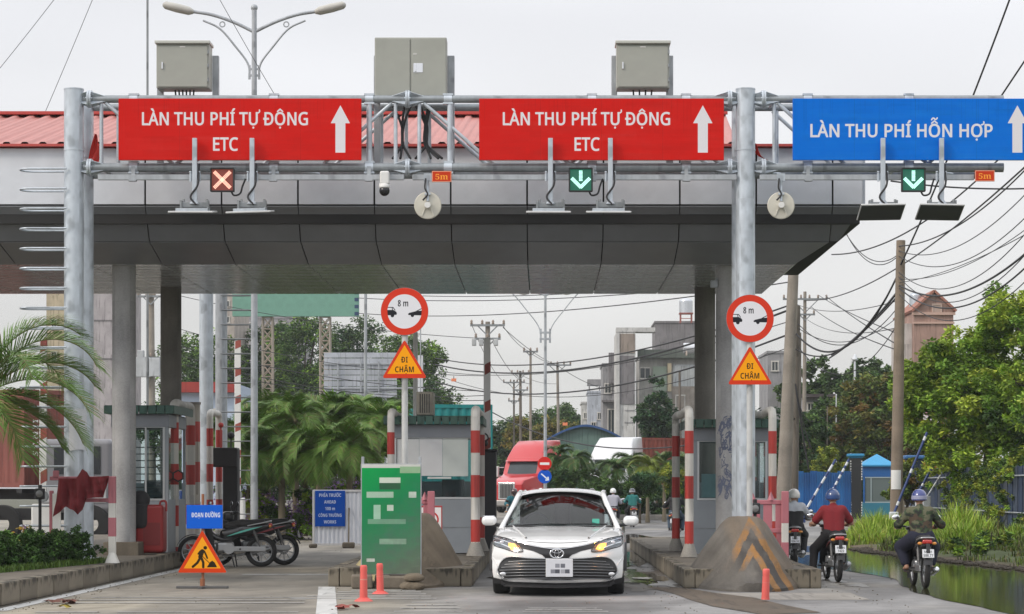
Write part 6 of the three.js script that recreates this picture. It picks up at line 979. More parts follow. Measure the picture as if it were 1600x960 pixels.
// foliage: clumps on the skin of each blob, leaves round each clump
function foliage(blobs, n, size, cols, o = {}) {
  const pos = [], nor = [], col = [], clumps = [], aspect = o.aspect || 0.5;
  for (const [x, y, z, rx, ry = rx, rz = rx] of blobs) {
    const area = rx * ry + ry * rz + rx * rz, m = Math.max(6, Math.round(area * (o.density || 6) / Math.pow(o.clump || 1, 2)));
    for (let i = 0; i < m; i++) { const u = rnd() * 2 - 1, a = rnd() * 6.283, q = Math.sqrt(1 - u * u), k = rr(0.62, 1.02), s = Math.cbrt(rx * ry * rz); clumps.push([x + rx * k * q * Math.cos(a), y + ry * k * u, z + rz * k * q * Math.sin(a), (o.clump || 1) * rr(0.16, 0.34) * Math.min(s, 2.2), cols[Math.floor(rnd() * cols.length)], rr(0.72, 1.25)]); }
  }
  const tw = clumps.reduce((a, c) => a + c[3] * c[3], 0), v = [V(), V(), V(), V()], e = new THREE.Euler(), mt = new THREE.Matrix4(), nn = V();
  for (const [x, y, z, r, c, b] of clumps) {
    const m = Math.max(4, Math.round(n * r * r / tw));
    for (let i = 0; i < m; i++) {
      const u = rnd() * 2 - 1, a = rnd() * 6.283, q = Math.sqrt(1 - u * u), k = r * Math.cbrt(rr(0.15, 1)), dx = q * Math.cos(a), dy = u, dz = q * Math.sin(a), s = size * rr(0.65, 1.35);
      e.set(rr(-0.9, 0.9), rnd() * 6.283, rr(-0.7, 0.5)); mt.makeRotationFromEuler(e);
      v[0].set(0, 0, 0); v[1].set(s * 0.5, -s * 0.06, s * aspect * 0.5); v[2].set(s, -s * 0.12, 0); v[3].set(s * 0.5, -s * 0.06, -s * aspect * 0.5);
      for (const w of v) { w.applyMatrix4(mt); w.x += x + dx * k; w.y += y + dy * k * 0.85; w.z += z + dz * k; if (o.floor !== undefined && w.y < o.floor) w.y = o.floor + 0.01; }
      nn.copy(v[1]).sub(v[0]).cross(v[3].clone().sub(v[0])).normalize(); const dn = nn.y < 0; if (dn) nn.negate();
      const f = b * rr(0.55, 1.45), cc = [c[0] * f * rr(0.9, 1.12), c[1] * f, c[2] * f * rr(0.8, 1.2)];
      for (const t of dn ? [0, 3, 2, 0, 2, 1] : [0, 1, 2, 0, 2, 3]) { pos.push(v[t].x, v[t].y, v[t].z); nor.push(nn.x, nn.y, nn.z); col.push(...cc); }
    }
  }
  const g = new THREE.BufferGeometry(); g.setAttribute('position', new THREE.Float32BufferAttribute(pos, 3)); g.setAttribute('normal', new THREE.Float32BufferAttribute(nor, 3)); g.setAttribute('color', new THREE.Float32BufferAttribute(col, 3)); g.setAttribute('uv', new THREE.Float32BufferAttribute(new Float32Array(pos.length / 3 * 2), 2)); return keep(g);
}
function tree(label, base, trunkTop, r, blobs, n, size, cols, o = {}) {
  const t = thing(o.name || 'tree', label, o.cat || 'tree', base), gs = [], top = V(...trunkTop);
  const bend = tube([[0, -0.2, 0], [top.x * 0.3 + 0.1 * r, top.y * 0.4, top.z * 0.3], [top.x, top.y, top.z]], r, 14, 9), p = bend.attributes.position; for (let i = 0; i < p.count; i++) { const k = clamp(p.getY(i) / top.y), cx = top.x * k, cz = top.z * k; p.setX(i, cx + (p.getX(i) - cx) * (1 - 0.45 * k)); p.setZ(i, cz + (p.getZ(i) - cz) * (1 - 0.45 * k)); }
  gs.push(bend);
  mk('trunk', gs, bark, t);
  for (const b of blobs.slice(0, 9)) { const a = V(top.x * 0.9, top.y * rr(0.6, 1), top.z * 0.9), e = V(b[0], b[1], b[2]); mk('limb', tube([a, a.clone().lerp(e, 0.5).add(V(0, 0.12 * a.distanceTo(e), 0)), e], r * 0.3, 8, 6), bark, t); }
  mk('crown', foliage(blobs, n, size, cols, o), leafMat, t); return t;
}
const G1 = [[0.23, 0.37, 0.045], [0.3, 0.43, 0.055], [0.17, 0.3, 0.04], [0.36, 0.45, 0.06]], G2 = [[0.07, 0.14, 0.035], [0.1, 0.17, 0.045], [0.06, 0.11, 0.03]], G3 = [[0.035, 0.085, 0.035], [0.05, 0.11, 0.045], [0.06, 0.11, 0.035]], GY = [[0.24, 0.28, 0.035], [0.3, 0.33, 0.045], [0.17, 0.23, 0.04]], GO = [[0.17, 0.16, 0.035], [0.2, 0.13, 0.035], [0.13, 0.18, 0.04], [0.1, 0.16, 0.035], [0.12, 0.19, 0.035]];
// blobs given in the tree's own metres; helper to spread them in an ellipsoid
const crownBlobs = (n, rx, ry, rz, y, r0, r1) => Array.from({ length: n }, () => { let a, b, c; do { a = rr(-1, 1); b = rr(-1, 1); c = rr(-1, 1); } while (a * a + b * b + c * c > 1); const r = rr(r0, r1); return [a * rx, y + b * ry, c * rz, r, r * 0.8, r]; });
// right: the big bright trees
tree('large bright green tree overhanging the fence at the right edge', [13.2, 0.3, -69], [0.2, 3.6, 0], 0.2, [...crownBlobs(44, 2.1, 1.7, 2, 4.0, 0.6, 0.95), [-1.9, 3.4, 0.8, 0.75], [-2.1, 4.2, 0.6, 0.7], [-0.2, 5.7, 0, 0.75], [0.6, 6.6, 0, 0.8], [1.0, 6.0, 0, 0.8], [-1.7, 2.4, 0.8, 0.7], [-1.0, 2.0, 1, 0.75], [0, 2.2, 1.2, 0.85], [1, 2.2, 1.3, 0.85]], 78000, 0.15, G1, { clump: 1.35, density: 12 });
tree('bright green tree whose crown fills the upper right corner of the fence line', [15.2, 0.3, -67], [0, 3.5, 0], 0.2, crownBlobs(34, 1.9, 2.6, 1.8, 5.0, 0.6, 1.05), 60000, 0.15, G1, { clump: 1.35, density: 12 });
tree('lower leafy tree hanging over the vine covered fence at the right', [14.0, 0.3, -62], [0.1, 1.8, 0], 0.12, crownBlobs(20, 1.9, 0.75, 1.1, 2.75, 0.45, 0.75), 30000, 0.14, G1.concat(G2), { clump: 1.3, density: 11 });
// right middle distance
tree('orange tinged bushy tree behind the blue kiosk', [17.6, 0, -118], [0, 2.2, 0], 0.18, crownBlobs(36, 2.7, 2.2, 1.6, 4.6, 0.7, 1.2), 26000, 0.24, GO);
tree('dull green tree between the kiosk and the tall pole', [15.4, 0, -122], [0, 2, 0], 0.18, crownBlobs(28, 2.2, 2.0, 1.6, 3.8, 0.7, 1.1), 20000, 0.24, G2.concat([[0.15, 0.13, 0.05]]));
tree('dark green bush tree behind the leaning concrete pole', [12.0, 0, -108], [0, 1.6, 0], 0.15, crownBlobs(26, 1.35, 2.0, 1.2, 2.8, 0.5, 0.9), 18000, 0.18, G3.concat(G2));
tree('tall airy tree standing against the sky behind the right poles', [18.6, 0, -150], [0, 5.4, 0], 0.2, crownBlobs(26, 3.2, 1.6, 1.5, 8.0, 0.55, 1.0), 13000, 0.26, G2, { clump: 0.8, density: 4 });
tree('tall airy tree right of the other sky line tree', [22.6, 0, -155], [0, 5, 0], 0.2, crownBlobs(22, 2.6, 1.5, 1.5, 8.2, 0.6, 1.0), 12000, 0.26, G2, { clump: 0.8, density: 4 });
tree('dark thicket tree filling the gap below the orange tree', [20.5, 0, -125], [0, 2, 0], 0.15, crownBlobs(30, 3.6, 2.0, 1.5, 3.0, 0.8, 1.3), 18000, 0.25, G3.concat(G2, [[0.16, 0.12, 0.05]]));
tree('dark thicket tree beside the utility poles right of the booth', [11.6, 0, -128], [0, 2, 0], 0.15, crownBlobs(26, 1.9, 2.4, 1.4, 3.4, 0.7, 1.2), 16000, 0.22, G3);
tree('low dark thicket behind the blue sheet fence', [14.6, 0, -112], [0, 1.2, 0], 0.12, crownBlobs(24, 3.0, 1.0, 1.2, 1.7, 0.6, 0.95), 13000, 0.2, G3.concat(G2));
tree('yellow green shrub showing over the blue sheet fence', [12.7, 0, -102.5], [0, 1.4, 0], 0.06, crownBlobs(14, 0.65, 0.6, 0.4, 2.45, 0.3, 0.48), 7000, 0.13, GY, { name: 'shrub', cat: 'shrub' });
tree('yellow green hedge bush at the start of the right fence', [12.0, 0.2, -76], [0, 0.6, 0], 0.06, crownBlobs(14, 0.5, 0.65, 0.5, 1.35, 0.28, 0.45), 9000, 0.1, GY.concat(GO), { name: 'shrub', cat: 'shrub' });
// centre distance
tree('dark green tree in front of the grey houses', [7.0, 0, -142], [0, 2.4, 0], 0.15, [...crownBlobs(24, 1.0, 2.2, 1, 5.0, 0.6, 0.95), [0, 7.6, 0, 0.75], [0.3, 2.6, 0, 0.95], [-0.7, 2.8, 0, 0.8]], 22000, 0.18, G3);
tree('light green bush at the foot of the tower house', [5.2, 0, -139], [0, 1, 0], 0.08, crownBlobs(12, 0.7, 1.0, 0.6, 3.2, 0.35, 0.6), 7000, 0.15, GY.concat(G2), { name: 'shrub', cat: 'shrub' });
tree('dark low tree right of the dark green tree, behind the right booth', [9.6, 0, -140], [0, 1.5, 0], 0.12, crownBlobs(14, 1.1, 1.0, 0.9, 3.6, 0.5, 0.85), 9000, 0.18, G3);
tree('yellowish spreading tree above the red truck', [-0.2, 0, -188], [0, 2.6, 0], 0.18, crownBlobs(30, 3.2, 1.3, 1.5, 5.4, 0.8, 1.2), 17000, 0.26, [[0.22, 0.21, 0.035], [0.17, 0.19, 0.04], [0.25, 0.2, 0.05]]);
tree('dark green tree behind the yellowish tree', [0.5, 0, -205], [0, 3.5, 0], 0.18, crownBlobs(24, 3.0, 1.6, 1.5, 7.0, 0.9, 1.4), 14000, 0.28, G2);
tree('hazy tree beside the striped barrier arm', [-4.0, 0, -195], [0, 3, 0], 0.18, crownBlobs(26, 2.0, 2.3, 1.5, 4.2, 0.9, 1.3), 14000, 0.28, G2.concat(G3));
tree('distant tree below the far power poles', [-2.4, 0, -240], [0, 4, 0], 0.18, crownBlobs(24, 4.2, 1.6, 1.5, 5.4, 1.0, 1.6), 12000, 0.34, G2);
tree('distant pale tree left of the small white house', [3.4, 0, -215], [0, 4, 0], 0.18, crownBlobs(18, 1.9, 2.4, 1.5, 5.8, 0.9, 1.4), 10000, 0.3, G2.concat(GY));
// left distance: a row of tall trees behind the billboards
[['leftmost tall tree behind the billboards, beside the rear gantry', -23.6, 12.8, 3.2], ['tall tree behind the left lattice leg of the billboard', -20.4, 13.6, 3.0], ['tall tree behind the right lattice leg of the billboard', -16.8, 13.4, 3.2], ['tall tree behind the grey slatted board', -13.0, 14.1, 3.3], ['tall tree behind the left round sign', -9.6, 12.2, 2.8]].forEach(([lb, x, h, r], i) => tree(lb, [x * 1.11, 0, -178 - (i % 2) * 8], [0, h * 0.55, 0], 0.22, crownBlobs(56, r * 1.11, h * 0.35, 1.8, h * 0.7, 1.0, 1.6), 32000, 0.24, G2.concat(i % 2 ? G3 : [G1[2]])));
tree('round tree at the right end of the row behind the left warning signs', [-8.0, 0, -150], [0, 4, 0], 0.2, crownBlobs(24, 1.1, 2.8, 1.4, 5.8, 0.8, 1.2), 14000, 0.22, G3.concat(G2));
tree('dark low tree mass behind the mid palms, left part', [-16.2, 0, -112], [0, 2, 0], 0.2, crownBlobs(34, 3.0, 2.0, 1.6, 3.0, 0.8, 1.3), 20000, 0.22, G3.concat(G2));
tree('dark low tree mass behind the mid palms, right part', [-11.0, 0, -106], [0, 2, 0], 0.2, crownBlobs(34, 3.0, 1.8, 1.6, 2.8, 0.8, 1.3), 20000, 0.22, G3.concat(G2));
// palms
const palmMat = new THREE.MeshPhysicalMaterial({ color: 0xffffff, vertexColors: true, roughness: 0.5, transmission: 0.2, thickness: 0, side: THREE.DoubleSide, specularIntensity: 0.5 });
function frondGeo(len, el, bendDown, leaf, n, col, w = 0.03) {   // along +x from the origin
  const P0 = [], dir = V(Math.cos(el), Math.sin(el), 0); let p = V(0, 0, 0), a = el; const seg = 14, pts = [p.clone()];
  for (let i = 0; i < seg; i++) { p = p.clone().add(V(Math.cos(a), Math.sin(a), 0).multiplyScalar(len / seg)); a -= bendDown / seg * (0.5 + i / seg); pts.push(p); }
  const cv = new THREE.CatmullRomCurve3(pts), pos = [], colr = [], q = V();
  for (let i = 0; i < n; i++) for (const s of [-1, 1]) {
    const t = 0.12 + 0.88 * (i + rnd() * 0.6) / n, b = cv.getPoint(Math.min(1, t)), tg = cv.getTangent(Math.min(1, t)), L = leaf * (0.45 + 0.75 * Math.sin(Math.PI * Math.pow(Math.min(t, 1), 0.75) * 0.93 + 0.1)) * rr(0.85, 1.1), up = V(0, 0, 1).cross(tg).normalize().multiplyScalar(-1);
    const d = tg.clone().multiplyScalar(0.62 + 0.35 * t).add(V(0, 0, s * rr(0.55, 0.85))).add(up.clone().multiplyScalar(-0.35)).normalize(), wd = tg.clone().multiplyScalar(w), drop = rr(0.3, 0.6);
    const A = b, B1 = b.clone().addScaledVector(d, L * 0.5).add(V(0, -0.06 * L * drop, 0)), C = b.clone().addScaledVector(d, L * 0.97).add(V(0, -L * 0.5 * drop, 0));
    const k = rr(0.7, 1.3), yel = rnd() < 0.08 ? [0.22, 0.19, 0.07] : col, cc = yel.map((x) => x * k);
    const tri = (x, y, z) => { pos.push(x.x, x.y, x.z, y.x, y.y, y.z, z.x, z.y, z.z); for (let r = 0; r < 3; r++) colr.push(...cc); };
    const A1 = A.clone().addScaledVector(wd, -0.4), A2 = A.clone().addScaledVector(wd, 0.4), M1 = B1.clone().addScaledVector(wd, -0.5), M2 = B1.clone().addScaledVector(wd, 0.5);
    tri(A1, M1, A2); tri(A2, M1, M2); tri(M1, C, M2);
  }
  const g = new THREE.BufferGeometry(); g.setAttribute('position', new THREE.Float32BufferAttribute(pos, 3)); g.setAttribute('color', new THREE.Float32BufferAttribute(colr, 3)); g.computeVertexNormals();
  const r = tube(pts, w * 0.35, 20, 5), rc = new Float32Array(r.attributes.position.count * 3); for (let i = 0; i < rc.length; i += 3) rc.set([0.16, 0.17, 0.06], i); r.setAttribute('color', new THREE.BufferAttribute(rc, 3)); return [g, r];
}
function palm(label, base, h, fronds, o = {}) {                 // fronds: [azimuth, elevation, length, bend]
  const t = thing('palm_tree', label, 'palm', base, 0, o.group), r = o.r || 0.11, tr = lathe([[r * 1.5, 0], [r * 1.1, h * 0.2], [r, h * 0.5], [r * 1.05, h * 0.85], [r * 0.6, h]], 14);
  mk('trunk', tr, M([0.2, 0.17, 0.12], 0.95, 0, { tex: 'stain', bump: 0.02 }), t);
  for (const [az, el, L, b] of fronds) { const f = mk('frond', frondGeo(L, el, b, o.leaf || 0.5, o.n || 46, o.col || [0.05, 0.1, 0.025], o.w || 0.03), palmMat, t); f.position.y = h - 0.05; f.rotation.y = az; }
  return t;
}
palm('large palm with arching fronds at the left edge in front of the gantry post', [-8.4, IH, -34.6], 2.62, [[-0.1, 1.12, 2.25, 2.5], [0.25, 0.8, 1.9, 2.0], [-0.35, 0.42, 2.0, 1.6], [-0.15, 0.05, 1.85, 1.4], [-0.9, 0.9, 1.9, 2.2], [1.0, 0.9, 2, 2.2], [0.1, -0.25, 1.45, 1.0], [-1.3, 0.3, 1.6, 1.8], [-0.7, -0.5, 1.4, 0.9], [2.2, 1.1, 2, 2], [3.1, 0.9, 1.9, 2], [-2.2, 1.0, 1.9, 2], [0.5, 1.35, 2.1, 2.2], [-1.7, -0.3, 1.4, 1.0], [2.6, -0.2, 1.4, 1.2], [-2.7, 0.2, 1.6, 1.5]], { leaf: 0.66, n: 66, w: 0.024, col: [0.12, 0.22, 0.04] });
{
  const P6 = [[368, 668, 54, 'low palm left of the lamp post beyond the closed lane'], [418, 648, 52, 'low palm right behind the grey lamp post'], [462, 656, 55, 'low palm at the middle of the planting beyond the closed lane'], [508, 648, 53, 'low palm below the grey slatted board, left one'], [550, 652, 54, 'low palm below the grey slatted board, right one'], [590, 660, 56, 'low palm at the right end, behind the green board'], [440, 696, 57, 'short palm in front of the planting beyond the closed lane'], [498, 698, 58, 'short palm between two others above the planting'], [546, 694, 58, 'short palm above the blue site notice'], [390, 708, 57, 'short palm beside the grey lamp post foot']];
  P6.forEach(([px, py, s, lb], i) => palm(lb, [GX(px, s), 0, DZ(s)], HYY(py, s), Array.from({ length: 28 }, (_, k) => [k * 2.4 + i, rr(-0.5, 1.3), rr(0.95, 1.45), rr(1.5, 2.5)]), { leaf: 0.5, n: 60, w: 0.026, r: 0.09, col: i % 3 ? [0.13, 0.24, 0.04] : [0.1, 0.19, 0.035] }));
  const P7 = [[872, 712, 36, 'small palm on the median just right of the red truck'], [897, 716, 38, 'small palm on the median left of the white truck'], [922, 742, 36, 'small palm on the median before the white truck'], [962, 734, 37, 'small palm on the median right of the white truck'], [985, 722, 36, 'small palm on the median below the brown container'], [1012, 728, 38, 'small palm on the median, third from its right end'], [1038, 724, 37, 'small palm on the median, second from its right end'], [1062, 722, 35, 'small palm on the median at its right end']];
  for (const [px, py, s, rx, ry, n, lb] of [[400, 690, 53, 1.3, 1.0, 15000, 'feathery light green bush among the low palms, left part'], [478, 684, 52.5, 1.5, 1.15, 18000, 'feathery light green bush among the low palms, middle part'], [556, 690, 53, 1.3, 1.0, 15000, 'feathery light green bush among the low palms, right part']]) { const y = HYY(py, s); tree(lb, [GX(px, s), 0, DZ(s)], [0, y * 0.7, 0], 0.07, crownBlobs(20, rx, ry, 0.8, y, 0.4, 0.65), n, 0.34, [[0.17, 0.29, 0.05], [0.22, 0.34, 0.06], [0.12, 0.22, 0.04], [0.27, 0.34, 0.08]], { name: 'feathery_bush', cat: 'shrub', aspect: 0.13, clump: 1.3 }); }
  for (const [px, py, s, rx, n, cols, lb] of [[885, 754, 38.5, 0.7, 6000, G3.concat(G2), 'dark bush on the median right of the red truck'], [945, 768, 39, 0.9, 7000, G2, 'bush on the median in front of the white truck'], [1000, 756, 39, 0.9, 7000, G3.concat(G2), 'bush on the median below the brown container'], [1050, 748, 38.5, 0.7, 6000, GY.concat(G2), 'yellow green bush on the median left of the right booth']]) { const y = HYY(py, s); tree(lb, [GX(px, s), 0, DZ(s)], [0, y * 0.8, 0], 0.05, crownBlobs(14, rx, 0.42, 0.5, y, 0.3, 0.45), n, 0.2, cols, { name: 'median_bush', cat: 'shrub', aspect: 0.2 }); }
  P7.forEach(([px, py, s, lb], i) => palm(lb, [GX(px, s), 0, DZ(s)], HYY(py, s), Array.from({ length: 20 }, (_, k) => [k * 2.4 + i, rr(-0.4, 1.3), rr(0.65, 1.05), rr(1.6, 2.6)]), { leaf: 0.42, n: 40, w: 0.035, r: 0.07, col: i === 5 ? [0.2, 0.26, 0.04] : [0.07, 0.14, 0.035] }));
}
{ // planting under the palms and on the median
  const a = thing('shrub_bed', 'green planting with small purple flowers behind the parked motorbikes', 'plants', [GX(462, 56.5), 0, DZ(56.5)]), bl = []; for (let i = 0; i < 40; i++) bl.push([rr(-2.3, 2.2), rr(0.3, 1.35), rr(-1.2, 0.8), rr(0.3, 0.5), rr(0.25, 0.45), 0.4]);
  mk('foliage', foliage(bl, 38000, 0.1, G1.concat(G2), { floor: 0 }), leafMat, a); mk('blossom', foliage(bl.map(([x, y, z, r]) => [x, y + 0.1, z, r]), 150, 0.05, [[0.3, 0.16, 0.4], [0.36, 0.24, 0.45]], { density: 20, clump: 0.5, aspect: 1 }), leafMat, a);
  const b = thing('shrub_bed', 'dark hedge along the median under the small palms', 'plants', [GX(965, 35), 0, DZ(35)]), bb = []; for (let i = 0; i < 60; i++) bb.push([rr(-2.6, 3.2), rr(0.3, 1.35), rr(-0.6, 0.6), 0.45, 0.38, 0.45]);
  mk('foliage', foliage(bb, 18000, 0.13, G3.concat(G2), { floor: 0 }), leafMat, b); mk('kerb', rb(6.4, 0.25, 0.2, 0.03, 0.3, 0.12, 1.1), m.concrete, b);
  const c = thing('hedge', 'clipped dark green hedge behind the left kerb', 'hedge', [-7.62, IH, -32.6]), hb = []; for (let i = 0; i < 225; i++) { const t = i / 224, y = rr(0.08, 0.46), e = y > 0.3 ? 0 : 0.02; hb.push([mix(-0.95, 0.42, t) + rr(-0.28, 0.2) + e, y, mix(3.4, -3.15, t), 0.15, 0.1, 0.2]); }
  mk('foliage', foliage(hb, 70000, 0.05, [[0.06, 0.13, 0.03], [0.075, 0.16, 0.035], [0.05, 0.1, 0.028]], { floor: 0, clump: 0.9 }), leafMat, c);
  mk('stem', [T(bx(0.3, 0.26, 6.4), -0.32, 0.13, 0.12, 0, -0.206, 0)], M([0.025, 0.04, 0.016], 0.95), c);
  const d = thing('flower_plants', 'loose light green plants with purple flowers above the hedge at the left', 'plants', [-8.75, IH, -35.0]), db = []; for (let i = 0; i < 22; i++) db.push([rr(-0.9, 0.95), rr(0.25, 0.5), rr(-0.8, 0.8), 0.22, 0.2, 0.22]);
  mk('foliage', foliage(db, 9000, 0.065, G1, { floor: 0 }), leafMat, d); mk('blossom', foliage(db.map(([x, y, z, r]) => [x - 0.3, y + 0.12, z, r]), 36, 0.05, [[0.6, 0.3, 0.04], [0.55, 0.38, 0.05], [0.34, 0.2, 0.5]], { density: 30, clump: 0.4, aspect: 1 }), leafMat, d);
}
// grass
function blades(n, place, h0, h1, cols, w = 0.012) {
  const pos = [], col = [], nor = [];
  for (let i = 0; i < n; i++) {
    const [x, y, z, k = 1] = place(), a = rnd() * 6.283, h = rr(h0, h1) * k, lean = rr(0.1, 0.55) * h, dx = Math.cos(a), dz = Math.sin(a), c = cols[Math.floor(rnd() * cols.length)], f = rr(0.7, 1.3), ww = w * rr(0.7, 1.4);
    const A = [x - dz * ww, y, z + dx * ww], B = [x + dz * ww, y, z - dx * ww], C = [x + dx * lean * 0.35 - dz * ww * 0.8, y + h * 0.6, z + dz * lean * 0.35 + dx * ww * 0.8], D = [x + dx * lean * 0.35 + dz * ww * 0.8, y + h * 0.6, z + dz * lean * 0.35 - dx * ww * 0.8], E = [x + dx * lean, y + h * (1 - 0.2 * lean / h), z + dz * lean];
    for (const p of [A, B, C, B, D, C, C, D, E]) { pos.push(...p); col.push(c[0] * f, c[1] * f, c[2] * f); }
  }
  const g = new THREE.BufferGeometry(); g.setAttribute('position', new THREE.Float32BufferAttribute(pos, 3)); g.setAttribute('color', new THREE.Float32BufferAttribute(col, 3)); g.setAttribute('uv', new THREE.Float32BufferAttribute(new Float32Array(pos.length / 3 * 2), 2)); g.computeVertexNormals(); return keep(g);
}
const stuff = (o) => { o.userData.kind = 'stuff'; return o; };
const tufts = (list) => () => { const c = list[Math.floor(rnd() * list.length)], a = rnd() * 6.28, r = Math.sqrt(rnd()), x = c[0] + Math.cos(a) * r * c[2], z = c[1] + Math.sin(a) * r * c[3]; return [x, bankY(x, z) - 0.03, z, (1.2 - 0.75 * r) * c[4]]; };
const gG = [[0.3, 0.45, 0.05], [0.38, 0.52, 0.07], [0.23, 0.36, 0.04], [0.42, 0.44, 0.1]];
stuff(tag(mk('tall_grass', blades(6000, tufts([[8.5, -59, 0.75, 1.3, 1], [8.1, -57.5, 0.5, 1.0, 0.7], [9.2, -60, 0.6, 1.2, 0.8]]), 0.4, 1.0, gG, 0.015), palmMat), 'tall light green grass tuft in front of the kiosk', 'grass'));
stuff(tag(mk('tall_grass', blades(7000, tufts([[9.7, -54, 0.8, 1.3, 1.1], [9.2, -51.5, 0.7, 1.1, 0.6], [10.6, -51.5, 0.7, 1.2, 0.45]]), 0.4, 1.0, gG, 0.015), palmMat), 'tall light green grass tuft before the right fence', 'grass'));
stuff(tag(mk('short_grass', blades(26000, () => { let x, z, q; do { z = rr(-36, -66); x = bankX(z) + 0.3 + Math.pow(rnd(), 0.8) * 4; q = fbm(x * 0.9 + 5, z * 0.7 + 90, 1e6, 4, 3); } while (q < 0.42 + 0.25 * rnd()); return [x, bankY(x, z) - 0.02, z, 0.3 + 2.2 * (q - 0.4) * (0.5 + rnd())]; }, 0.08, 0.3, [[0.16, 0.24, 0.04], [0.22, 0.29, 0.05], [0.1, 0.13, 0.03], [0.24, 0.2, 0.09], [0.06, 0.075, 0.02]], 0.012), palmMat), 'short grass and weeds on the bank beside the rain pool', 'grass'));
stuff(tag(mk('weeds', blades(4000, () => { const z = rr(-28, -36.2), x = mix(-7.95, -6.85, clamp((-z - 29) / 7)) - rnd() * 0.2; return [x, IH - 0.02, z, z < -37 ? 1.1 : 0.6]; }, 0.06, 0.22, [[0.1, 0.18, 0.035], [0.13, 0.21, 0.04]], 0.008), palmMat), 'weeds growing between the hedge and the left kerb', 'grass'));
for (const [x, z, r, lb] of [[8.6, -46.5, 0.28, 'broad leaved weed at the water edge right of the camouflage rider'], [9.4, -48.5, 0.35, 'bushy weed before the right fence, nearer one'], [8.9, -52.5, 0.3, 'low bushy weed between the two tall grass tufts'], [10.9, -50, 0.4, 'bushy weed against the right fence'], [8.0, -51, 0.22, 'small weed at the water edge behind the camouflage rider']]) { const o = thing('weed_plant', lb, 'weed', [x, bankY(x, z), z]); mk('leaves', foliage(Array.from({ length: 7 }, () => [rr(-r, r), rr(0.05, r * 0.9), rr(-r, r), r * 0.5, r * 0.4, r * 0.5]), 900, 0.1, G1.concat(G2), { floor: 0 }), leafMat, o); mk('stem', rod(V(0, -0.05, 0), V(0.03, r, 0), 0.012), bark, o); }
{ const g = []; for (let i = 0; i < 420; i++) { const z = -37 - 17 * rnd(), x = bankX(z) + rr(-0.12, 0.35), r = rr(0.02, 0.07); g.push(T(new THREE.IcosahedronGeometry(r, 0).scale(rr(0.8, 1.8), 0.6, 1), x, Math.max(0.01, bankY(x, z)) + 0.01, z, 0, rnd() * 6, 0)); } stuff(tag(mk('shore_debris', g, M([0.06, 0.048, 0.035], 0.95)), 'dark clods and debris along the edge of the rain pool', 'debris')); }
{ const g = []; for (let i = 0; i < 700; i++) { const w = rnd(), z = rr(-26, -58), x = w < 0.35 ? -6.55 + rnd() * 0.5 : w < 0.55 ? 1.9 - rnd() * 0.5 : w < 0.7 ? 4.0 + rnd() * 0.5 : rr(-6.4, 6), r = rr(0.004, 0.012); g.push(new THREE.IcosahedronGeometry(r, 0).scale(1.3, 0.6, 1).translate(x, 0.008, z)); } stuff(tag(mk('grit', g, M([0.14, 0.12, 0.09], 0.95)), 'scattered grit and small stones on the road along the kerbs', 'grit')); }
// ---------------------------------------------------------------- right roadside: fence, kiosk, barriers
{
  const f = thing('metal_fence', 'weathered dark blue sheet fence with creepers along the right bank', 'fence', [0, 0, 0]), mats = [0, 1, 2, 3].map((i) => M([[0.04, 0.065, 0.125], [0.055, 0.075, 0.12], [0.03, 0.05, 0.105], [0.07, 0.085, 0.11]][i], 0.6, 0.2, { tex: 'stain' })), n = 44;
  const at = (t) => [mix(12.6, 11.9, t), mix(-80, -48, t)];
  for (let i = 0; i < n; i++) {
    const [x0, z0] = at(i / n), [x1, z1] = at((i + 1) / n), L = Math.hypot(x1 - x0, z1 - z0), g = grid(14, 1, (u, v) => [(u - 0.5) * (L - 0.02), v * 1.7, 0.02 * Math.sin(u * 18)]);
    const p = mk('fence_panel', [g, bx(0.05, 1.72, 0.04, L / 2 - 0.02, 0.86, 0.01)], mats[(i * 5 + 1) % 4], f); p.position.set((x0 + x1) / 2, 0.3 + rr(-0.04, 0.04), (z0 + z1) / 2); p.rotation.y = Math.atan2(-(z1 - z0), x1 - x0) + rr(-0.05, 0.05); p.rotation.z = rr(-0.015, 0.015);
  }
  for (const [a, b, y] of [[0, 1, 1.75], [0, 1, 0.8]]) { const [x0, z0] = at(a), [x1, z1] = at(b); mk('rail', rod(V(x0 - 0.06, y, z0), V(x1 - 0.06, y, z1), 0.02), m.galvDull, f); }
  const v = thing('creeper', 'yellow green creeper hanging on the right fence', 'creeper', [0, 0, 0]), bl = []; for (let i = 0; i < 64; i++) { const [x, z] = at(i < 40 ? rr(0.3, 0.68) : rr(0, 0.95)); bl.push([x - 0.08, 2.05 - 1.5 * Math.pow(rnd(), 1.6), z, 0.16, 0.3, 0.6]); }
  mk('foliage', foliage(bl, 20000, 0.085, GY.concat(G1, G2), { clump: 1.0 }), leafMat, v);
}
